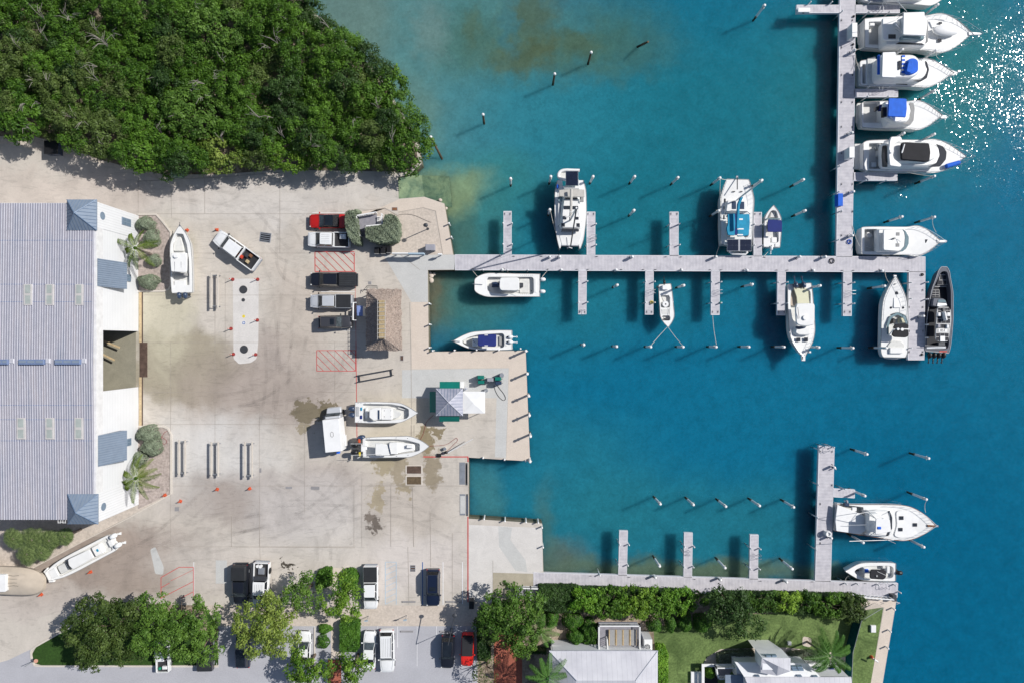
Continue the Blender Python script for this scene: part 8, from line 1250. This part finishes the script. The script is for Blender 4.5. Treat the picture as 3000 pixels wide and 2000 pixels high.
stand('boat_stand', 'pale railed boat stand, leftmost of the three in the row by the south bed', 'boat stand', (523, 1288), (523, 1392), (541, 1288), (541, 1392), .95, 'light_rail', SG); stand('boat_stand', 'pale railed boat stand, middle of the three in the row by the south bed', 'boat stand', (618, 1294), (618, 1396), (638, 1294), (638, 1396), .95, 'light_rail', SG); stand('boat_stand', 'pale railed boat stand, rightmost of the three in the row by the south bed', 'boat stand', (716, 1294), (716, 1400), (737, 1294), (737, 1400), .95, 'light_rail', SG)
stand('boat_stand', 'dark steel boat stand lying askew below the thatched hut', 'boat stand', (1044, 1100), (1151, 1081), (1046, 1118), (1153, 1098), .5, 'dark_metal', SG, 'dark_metal', .05)
KS = {}
def cone(label, x, y):
    p = P(x, y)
    if 'c' not in KS:
        t_ = T('traffic_cone', label, 'traffic cone', p, 'orange traffic cones'); M = MB(); M.box(p.x - .2, p.x + .2, p.y - .2, p.y + .2, .008, .05, ch=.01); t_.part('base', M, 'orange_plastic'); M = MB(); M.cyl(p.x, p.y, .05, .72, .15, .035, 12); t_.part('body', M, 'orange_plastic'); M = MB(); M.cyl(p.x, p.y, .38, .52, .088, .066, 12); t_.part('reflective_band', M, 'white_paint'); KS['c'] = t_.e
    else: dup(KS['c'], (p.x, p.y, 0), random.uniform(0, 1.5), label)
for x, y, l in [(636, 674, 'orange cone in front of the diagonal white pickup'), (549, 675, 'orange cone by the bow of the boat at the north bed'), (637, 1432, 'orange cone below the middle boat stand'), (732, 1430, 'orange cone below the right boat stand'), (529, 1467, 'orange cone below the left boat stand'), (266, 1674, 'orange cone beside the angled power catamaran'), (122, 1740, 'orange cone beside the wrapped boat'), (484, 1449, 'orange cone on the gravel tip of the south bed')]: cone(l, x, y)
def redpost(label, x, y):
    p = P(x, y)
    if 'r' not in KS:
        t_ = T('marker_post', label, 'marker post', p, 'red marker posts round the white pad'); M = MB(); M.cyl(p.x, p.y, .008, .10, .24, .2, 14); t_.part('base', M, 'red_brown' if mat('red_brown', A(150, 62, 62), .7) else ''); M = MB(); M.cyl(p.x, p.y, .1, 1.05, .06, .05, 8); t_.part('tube', M, 'red_plastic'); M = MB(); M.cyl(p.x, p.y, .75, .9, .065, n=8); t_.part('reflective_band', M, 'white_paint'); KS['r'] = t_.e
    else: dup(KS['r'], (p.x, p.y, 0), 0, label)
for x, y, l in [(682, 819, 'red marker post at the top left corner of the white pad'), (755, 819, 'red marker post at the top right corner of the white pad'), (754, 938, 'red marker post halfway down the right side of the white pad'), (677, 963, 'red marker post halfway down the left side of the white pad'), (684, 1037, 'red marker post at the bottom left of the white pad'), (749, 1038, 'red marker post at the bottom right of the white pad')]: redpost(l, x, y)
for x0, x1, y, l in [(1178, 1218, 1761, 'wheel stop in the bay left of the navy wagon'), (1306, 1352, 1761, 'wheel stop in the bay right of the navy wagon'), (1173, 1211, 1848, 'wheel stop right of the long white wagon'), (1288, 1326, 1848, 'wheel stop ahead of the black wagon')]:
    a, b_ = P(x0, y), P(x1, y); M = MB(); M.slab([(a.x, a.y - .1), (b_.x, a.y - .1), (b_.x, a.y + .1), (a.x, a.y + .1)], .01, .14, .05, 0, True); one('wheel_stop', M, 'patch_grey', l, 'wheel stop', (a.x, a.y, 0), 'concrete wheel stops')
def lamp(label, base, top, h, arm=None, m='dark_metal'):
    b_, c = P(*base), P(*top, h); t_ = T('lamp_post', label, 'lamp post', b_); M = MB(); M.tube([b_, Vector((b_.x, b_.y, h - .15)), c], .06, 7); t_.part('pole', M, m); M = MB(); M.ell((c.x, c.y, h), (.32, .26, .14), 12, 6); t_.part('lamp_head', M, m); M = MB(); M.cyl(b_.x, b_.y, 0, .1, .16, n=10); t_.part('base_plate', M, m)
lamp('dark lamp post standing in the gravel near the long pier', (1254, 671), (1247, 660), 3.4); lamp('tall curved lamp post over the gravel strip near the black bin', (1323, 1840), (1332, 1802), 5.)
for i, (x, y, tx, ty) in enumerate([(1197, 1795, 1195, 1799), (1083, 1795, 1083, 1801)]):
    b_ = P(tx - 3, ty + 2); t_ = T('sign_post', ['low sign post on the gravel strip left of the navy wagon', 'low sign post on the gravel strip below the white pickup'][i], 'sign', b_); M = MB(); M.cyl(b_.x, b_.y, 0, 1.7, .04, n=6); t_.part('post', M, 'galvanised'); M = MB(); M.box(b_.x - .22, b_.x + .22, b_.y - .03, b_.y + .03, 1.35, 1.75); t_.part('panel', M, 'blue_line')
def boxthing(name, label, cat, x0, y0, x1, y1, h, m, lid=None, z0=0., group=None, handle=True):
    w_ = wpts(rect(x0, y0, x1, y1), h); c = P((x0 + x1) / 2, (y0 + y1) / 2, h); t_ = T(name, label, cat, (c.x, c.y, z0), group); M = MB(); M.slab([(c.x + (x - c.x) * .93, c.y + (y - c.y) * .93) for x, y in w_], z0 + .01, h - .12, .02, 0, True); t_.part('body', M, m); M = MB(); M.slab(w_, h - .118, h, .04, 0, True); t_.part('lid', M, lid or m); M = MB(); M.box(c.x - .12, c.x + .12, min(w_[0][1], w_[2][1]) - .05, min(w_[0][1], w_[2][1]) + .02, h - .3, h - .22); t_.part('handle', M, 'dark_metal'); return t_
boxthing('dock_box', 'white dock box beside the largest yacht', 'dock box', 2496, 67, 2512, 109, 1.5, 'white_paint', z0=.02); boxthing('dock_box', 'white dock box beside the black top yacht', 'dock box', 2488, 430, 2504, 463, 1.5, 'white_paint', z0=.02); boxthing('dock_box', 'bright blue dock box on the north south pier', 'dock box', 2455, 567, 2470, 604, 1.0, 'blue_canvas', 'blue_canvas', .02); boxthing('dock_box', 'low white dock box on the stub at the top edge', 'dock box', 2338, 23, 2374, 36, .5, 'white_paint', z0=.02)
boxthing('utility_box', 'grey utility cabinet on the gravel near the pier entrance', 'cabinet', 1246, 716, 1274, 734, 1.2, 'grey_box', 'grey_box'); boxthing('rubbish_bin', 'black rubbish bin at the end of the red line', 'bin', 1374, 1760, 1388, 1783, 1.3, 'black', 'black'); boxthing('ice_chest', 'blue white chest beside the thatched hut', 'chest', 1045, 896, 1063, 926, 1.6, 'white_paint', 'chest_lid' if mat('chest_lid', A(140, 160, 215), .4) else '')
boxthing('waste_bin', 'large open blue green bin under the trees at left', 'bin', 128, 412, 168, 452, 1.2, 'engine_navy', 'black'); boxthing('equipment_box', 'pale green box on a concrete base at the wood edge', 'cabinet', 500, 497, 530, 518, 1.1, 'green_box' if mat('green_box', A(132, 160, 138), .6) else ''); boxthing('utility_box', 'small white box on the strip of lawn by the quay', 'cabinet', 2552, 1831, 2567, 1852, .35, 'white_paint'); boxthing('utility_box', 'tiny white box on the lawn left of the palm', 'cabinet', 2309, 1879, 2319, 1889, .4, 'white_paint')
boxthing('locker', 'white locker beside the fuel hut roof', 'locker', 1347, 1118, 1357, 1136, 1.3, 'white_paint'); boxthing('air_unit', 'little planter of green beside the cottage porch', 'box', 2024, 1967, 2058, 2000, .4, 'white_paint') 
for i, (x, y) in enumerate([(1109, 744), (1128, 744), (1145, 741)]):
    c = P(x - 6, y - 8, .9); t_ = T('waste_cart', ['left', 'middle', 'right'][i] + ' wheeled bin lid below the silver hedge', 'bin', (c.x, c.y, 0), 'wheeled bins below the silver hedge'); M = MB(); M.box(c.x - .28, c.x + .28, c.y - .3, c.y + .5, 0, .9, ch=.03); t_.part('bin_body', M, 'black'); M = MB(); M.box(c.x - .3, c.x + .3, c.y - .36, c.y - .31, .3, .86); t_.part('front_panel', M, 'grey_canvas')
# parking-side white frame, tiki frame, gangway boards
fr_ = T('white_rack', 'white open rack between the silver pickup and thatched hut', 'rack', P(1037, 908)); M = MB(); M.tube([P(1044, 887, 1.4), P(1035, 886, 1.4), P(1034, 938, 1.4), P(1044, 938, 1.4)], .09, 7); fr_.part('top_rail', M, 'white_paint'); M = MB()
for q_ in ((1035, 887), (1034, 937)): p = P(*q_, 1.4); M.cyl(p.x, p.y, 0, 1.4, .06, n=8)
fr_.part('legs', M, 'white_paint'); tf = T('steel_frame', 'dark steel handrail frame at the top of the thatched hut', 'frame', P(1090, 842)); M = MB(); M.tube([P(1075, 848, 1.1), P(1075, 838, 1.1), P(1105, 838, 1.1), P(1105, 847, 1.1)], .04, 6); M.tube([P(1075, 842, .6), P(1105, 842, .6)], .03, 6); M.tube([P(1075, 838, 1.1), P(1062, 855, 0)], .03, 6); tf.part('rail', M, 'dark_metal')
gs = T('pier_sign', 'long white and blue sign board on posts at the pier entrance', 'sign', P(1195, 744)); pa, pb, pc = P(1148, 742, 2.), P(1195, 743, 2.), P(1242, 743, 2.); M = MB(); M.box(pa.x, pb.x, pa.y - .08, pa.y + .08, .9, 2.0, ch=.02); gs.part('board', M, 'white_paint'); M = MB(); M.box(pb.x + .02, pc.x, pb.y - .08, pb.y + .1, .8, 2.0, ch=.02); gs.part('board', M, 'blue_line')
for x in (pa.x + .3, pb.x - .1, pc.x - .2): M = MB(); M.cyl(x, pa.y, 0, .95, .08, n=8); gs.part('post', M, 'white_paint')
ps = T('pier_gauge', 'small white sign stand where pier meets the quay', 'sign', P(1288, 746)); c = P(1289, 745, 1.5); M = MB(); M.box(c.x - .3, c.x + .25, c.y - .08, c.y + .1, .9, 1.5, ch=.02); ps.part('panel', M, 'white_paint'); M = MB(); M.cyl(c.x, c.y, 0, .9, .07, n=8); ps.part('post', M, 'galvanised')
# fuel dispensers and hoses
for i, (x, y, m_) in enumerate([(1408, 1105, 'teal_panel'), (1409, 1119, 'teal_panel'), (1459, 1109, 'teal_panel'), (1460, 1121, 'engine_navy'), (1436, 1112, 'grey_box')]):
    c = P(x, y, 1.3); t_ = T('fuel_pump', ['upper left teal fuel pump by the fuel hut', 'lower left teal fuel pump by the fuel hut', 'upper right teal fuel pump by the fuel hut', 'blue fuel pump at the right of the pump group', 'grey pump cabinet between the teal fuel pumps'][i], 'fuel pump', (c.x, c.y, 0), 'fuel pumps on the quay'); M = MB(); M.box(c.x - .42, c.x + .42, c.y - .22, c.y + .22, .008, 1.3, ch=.05); t_.part('cabinet', M, m_); M = MB(); M.box(c.x - .38, c.x - .1, c.y - .24, c.y - .221, .8, 1.15); t_.part('display', M, 'black'); M = MB(); M.tube([(c.x + .44, c.y, 1.1), (c.x + .6, c.y, .7), (c.x + .45, c.y - .1, .2)], .025, 5); t_.part('hose', M, 'rubber')
c = P(1470, 1099, 1.1); t_ = T('drum', 'grey round drum beside the fuel pumps', 'drum', (c.x, c.y, 0)); M = MB(); M.cyl(c.x, c.y, .008, 1.1, .3, n=18); t_.part('barrel', M, 'grey_box'); M = MB(); M.cyl(c.x, c.y, 1.101, 1.13, .26, n=18); t_.part('lid', M, 'galvanised')
for i, (x, y, r, l) in enumerate([(1424, 1143, .25, 'white round table top at the corner of the canopy'), (1303, 1314, .2, 'white bucket beside the hose tool'), (1362, 1140, .15, 'blue bucket between hut and canopy')]): c = P(x, y, .6); t_ = T('bucket', l, 'bucket', (c.x, c.y, 0)); M = MB(); M.cyl(c.x, c.y, .008, .45, r * .85, r, 14); t_.part('tub', M, 'white_paint' if i < 2 else 'blue_canvas'); M = MB(); M.cyl(c.x, c.y, .451, .5, r * 1.05, n=14); t_.part('rim', M, 'galvanised')
def hose(label, pts, m, r=.03, z=.04, cat='hose', name='hose', ext=0): M = MB(); p = [P(x, y, z) for x, y in catmull(pts, 6)]; M.tube(p, r, 5); one(name, M, m, label, cat, p[0], None)
hose('dark looped fuel hose right of the pumps', [(1447, 1128), (1452, 1145), (1462, 1162), (1475, 1172), (1481, 1166), (1476, 1153), (1465, 1139), (1457, 1128)], 'rubber'); hose('thin orange hose curling from the lower boat to the wash tool', [(1206, 1290), (1214, 1302), (1232, 1310), (1256, 1306), (1304, 1302), (1325, 1290), (1337, 1282), (1340, 1290), (1330, 1300), (1310, 1320), (1290, 1330)], 'red_brown', .025)
hose('thin orange hose running from hut shadow to the lower boat', [(1270, 1215), (1250, 1235), (1242, 1262), (1235, 1280), (1212, 1322)], 'red_brown', .025); hose('red looped hose on the gravel of the south bed', [(462, 1258), (470, 1275), (488, 1290), (482, 1300), (472, 1290), (480, 1268), (490, 1262)], 'red_brown', .025); hose('dark cable across the gravel by the lamp', [(1168, 630), (1190, 628), (1215, 632), (1245, 645), (1262, 652)], 'rope_dark', .02)
wt = T('wash_lance', 'long white pole tool with black head on the quay', 'tool', P(1310, 1328)); M = MB(); M.tube([P(1312, 1325, .5), P(1385, 1285, 1.2)], .07, 7, r1=.04); wt.part('pole', M, 'white_paint'); M = MB(); M.ell(tuple(P(1307, 1324, .45)), (.28, .2, .2), 10, 6); wt.part('head', M, 'black'); M = MB(); M.box(P(1281, 0).x, P(1293, 0).x, P(0, 1337).y, P(0, 1327).y, .008, .3, ch=.04); wt.part('foot', M, 'black')
# dock furniture: pedestals, hoses, cleats (one of each, then copies)
def pedestal(label, x, y, z=1.1):
    p = P(x, y, z)
    if 'p' not in KS:
        t_ = T('power_pedestal', label, 'power pedestal', (p.x, p.y, .03), 'power pedestals on the docks'); M = MB(); M.slab([(p.x - .13, p.y - .13), (p.x + .13, p.y - .13), (p.x + .13, p.y + .13), (p.x - .13, p.y + .13)], .03, .95, .03, 0, True); t_.part('post', M, 'white_paint'); M = MB(); M.ell((p.x, p.y, 1.03), (.17, .17, .12), 10, 6); t_.part('lamp_head', M, 'white_paint'); M = MB(); M.box(p.x - .2, p.x - .131, p.y - .08, p.y + .08, .5, .85); t_.part('socket', M, 'engine_navy'); M = MB(); M.tube([(p.x + .14, p.y, .6), (p.x + .3, p.y + .1, .4), (p.x + .22, p.y + .15, .08), (p.x + .05, p.y + .3, .06)], .03, 5); t_.part('cable', M, 'rope_dark'); KS['p'] = t_.e
    else: dup(KS['p'], (p.x, p.y, .03), random.choice([0, 1.57, 3.14]), label)
for i, x in enumerate((1611, 1640, 1853, 2099, 2345, 2420)): pedestal(ORD[i] + ' from the left of the six pedestals on the north edge of the long pier', x, 752)
for i, x in enumerate((1472, 1645, 1806, 1998, 2190, 2385, 2586)): pedestal(ORD[i] + ' from the left of the seven pedestals on the south edge of the long pier', x, 789 + .003 * (x - 1300))
for x, y, l in [(2506, 146, 'pedestal on the north south pier below the largest yacht'), (2498, 388, 'pedestal on the north south pier below the blue bimini yacht'), (2502, 561, 'pedestal above the open berth on the north south pier'), (2499, 690, 'pedestal with a blue hose beside the plain hardtop cruiser'), (2707, 926, 'pedestal on the east arm beside the patrol boat'), (1921, 1692, 'left pedestal on the north side of the bottom dock'), (2112, 1699, 'middle pedestal on the north side of the bottom dock'), (2306, 1705, 'right pedestal on the north side of the bottom dock'), (2110, 1736, 'pedestal on the hedge side of the bottom dock'), (2500, 1744, 'pedestal at the east end of the long hedge'), (2446, 1369, 'pedestal on the wide pier above the stub'), (2437, 1576, 'pedestal on the wide pier beside the life ring')]: pedestal(l, x, y)
lr = T('ring_box', 'white ring on a blue box on the wide pier', 'life ring', P(2427, 1563, .6)); c = P(2427, 1563, .8); M = MB(); M.tube([(c.x + .3 * math.cos(a), c.y + .3 * math.sin(a), .82) for a in [k * .524 for k in range(12)]], .08, 7, closed=True); lr.part('ring', M, 'white_paint'); M = MB(); M.box(c.x - .3, c.x + .3, c.y - .3, c.y + .3, .03, .7, ch=.03); lr.part('box', M, 'white_paint')
def coil(label, x, y, r, m): 
    c = P(x, y, .1); M = MB(); M.tube([(c.x + r * (1 - .05 * k / 6) * math.cos(k * .55) , c.y + r * (1 - .05 * k / 6) * math.sin(k * .55), .06 + .005 * k) for k in range(36)], .03, 5); one('hose_coil', M, m, label, 'hose coil', (c.x, c.y, .03), 'coiled hoses on the docks')
coil('blue coiled hose beside the pedestal near the plain hardtop cruiser', 2488, 709, .32, 'blue_canvas'); coil('dark coiled hose where the two long piers cross', 2437, 765, .38, 'rope_dark'); coil('small black coil at the top of the east arm', 2702, 805, .18, 'rubber'); coil('small black coil near the south end of the east arm', 2701, 1038, .14, 'rubber'); coil('green coil on the third southern finger dock', 2112, 887, .16, 'green_plastic'); coil('yellow and red coil on the second southern finger dock', 1909, 886, .22, 'yellow'); coil('dark coil beside the largest yacht', 2499, 131, .14, 'rope_dark')
coil('black coil at the corner by the top finger dock', 2501, 49, .14, 'rope_dark')
def cleats(t_pts):
    for k, (x, y, hz) in enumerate(t_pts):
        p = P(x, y, .1)
        t_ = next((d for d, qd in DOCKS if inside(x, y, qd)), None)
        if t_ is None: continue
        a, b_ = math.cos(hz), math.sin(hz); M = MB(); M.tube([(p.x - .16 * a, p.y - .16 * b_, .12), (p.x + .16 * a, p.y + .16 * b_, .12)], .03, 5); M.cyl(p.x, p.y, .03, .12, .05, n=6); t_.part('cleat', M, 'dark_metal')
cleats([(x, 750.5 + .004 * (x - 1334), 0) for x in (1465, 1505, 1586, 1748, 1950, 1995, 2200, 2240, 2600, 2662)] + [(x, 788 + .004 * (x - 1334), 0) for x in (1385, 1605, 1690, 1722, 1820, 1884, 1920, 2080, 2112, 2275, 2306, 2468, 2500, 2660)] + [(x, y, 1.57) for x in (2466, 2498) for y in (60, 140, 220, 300, 372, 450, 540, 620, 690)]
    + [(x, y, 1.57) for x in (1479, 1495, 1723, 1740, 1966, 1984, 2212, 2228) for y in (627,)] + [(x, 914, 1.57) for x in (1699, 1714, 1895, 1910, 2088, 2104, 2282, 2298, 2475, 2491)] + [(x, y, 0) for x, y in ((1730, 1686), (1843, 1690), (2035, 1696), (2228, 1701), (2380, 1703), (2535, 1708))] + [(x, y, 1.57) for x in (2664, 2704) for y in (850, 900, 970, 1030)] + [(2404, y, 1.57) for y in (1320, 1475, 1590)] + [(2438, y, 1.57) for y in (1322, 1420, 1593, 1680)])
def rope(label, pts, sag=.25, m='rope'):
    w_ = [P(x, y, z) for x, y, z in pts]; a, b_ = w_[0], w_[-1]
    if len(w_) == 2: w_ = [a.lerp(b_, k / 8) - Vector((0, 0, sag * 4 * (k / 8) * (1 - k / 8))) for k in range(9)]
    M = MB(); M.tube(w_, .028, 5); one('mooring_line', M, m, label, 'mooring line', (a.x, a.y, a.z), 'mooring lines')
for l, p in [('line from the skiff bow to its left pile', [(1955, 958, .1), (1907, 1012, 1.)]), ('line from the skiff bow to its right pile', [(1957, 958, .1), (2000, 1012, 1.)]), ('line from the third finger dock to a pile below', [(2088, 924, .1), (2099, 1010, 1.)]), ('line from the bow of the white power catamaran to the pier', [(1400, 812, .5), (1382, 790, .1)]), ('line from the stern of the white power catamaran to the pier', [(1588, 812, .3), (1606, 790, .1)]),
    ('line from catamaran hull to the left upper pile', [(1626, 674, .7), (1613, 620, 1.4)]), ('line from the teal sailboat bow to the left pile', [(2140, 527, .9), (2112, 524, 1.6)]), ('long line down the left side of the teal sailboat', [(2111, 524, 1.5), (2111, 590, .7)]), ('line from the teal sailboat stern to the pier', [(2113, 708, .6), (2098, 750, .1)]), ('line from the navy bimini boat stern to the pier', [(2262, 728, .2), (2238, 752, .1)]),
    ('line from the plain hardtop cruiser bow to a pile', [(2743, 681, 1.1), (2732, 642, 1.7)]), ('line from the plain hardtop cruiser stern up the pier', [(2520, 724, .8), (2498, 662, .1)]), ('line from the blue cover yacht to the pier', [(2518, 195, .8), (2506, 160, .2)]), ('line from the black top yacht to the pile below', [(2657, 505, .9), (2736, 517, 1.4)]), ('line from the largest yacht stern to the pier', [(2532, 138, .9), (2508, 146, .9)]),
    ('line from the blue cover yacht bow to the pile above', [(2752, 174, 1.2), (2743, 152, 1.7)]), ('line from the blue cover yacht bow to the pile below', [(2756, 246, 1.2), (2740, 268, 1.7)]), ('line from the express cruiser bow to the pier', [(2604, 828, .8), (2593, 794, .1)]), ('line from the sport fishing boat bow up to a pile', [(2712, 1500, 1.2), (2714, 1466, 1.7)]), ('line from the small black top boat bow to the bottom dock', [(2486, 1686, .3), (2477, 1702, .1)]), ('line from the north south pier toward the white hardtop yacht', [(2506, 160, .3), (2520, 208, .7)])]: rope(l, p)
bu = T('fire_hydrant', 'white hydrant with orange skirt on the lawn strip by the quay', 'hydrant', P(2552, 1922, 0)); M = MB(); p = P(2552, 1922); M.cyl(p.x, p.y, .01, .5, .22, .16, 12); bu.part('skirt', M, 'orange_plastic'); M = MB(); M.tube([(p.x, p.y, .5), (p.x + .35, p.y - .22, 1.), P(2562, 1930, 1.2)], .1, 8); bu.part('standpipe', M, 'white_paint')
sp = T('sign_board', 'round pinkish sign on a post at the tip of the tree island', 'sign', P(97, 1935)); M = MB(); p = P(97, 1935); M.cyl(p.x, p.y, 0, 1.6, .04, n=6); sp.part('post', M, 'galvanised'); p = P(105, 1935, 1.6); M = MB(); M.cyl(p.x, p.y, 1.55, 1.62, .26, n=12); sp.part('panel', M, 'sign_pink' if mat('sign_pink', A(226, 170, 146), .6) else '')
M = MB()
for x, y, r in ((1259, 801, .3), (1264, 808, .35), (1272, 803, .25), (1264, 822, .35), (1260, 815, .2), (1290, 587, .3), (1307, 611, .25)): p = P(x, y, -1.2); M.ell(tuple(p), (r * random.uniform(.7, 1.2), r, r * .6), 8, 5, rot=random.random() * 3)
struct('rocks', M, 'slab_beige', kind='stuff', label='pale rocks in the shallows along the quay wall')
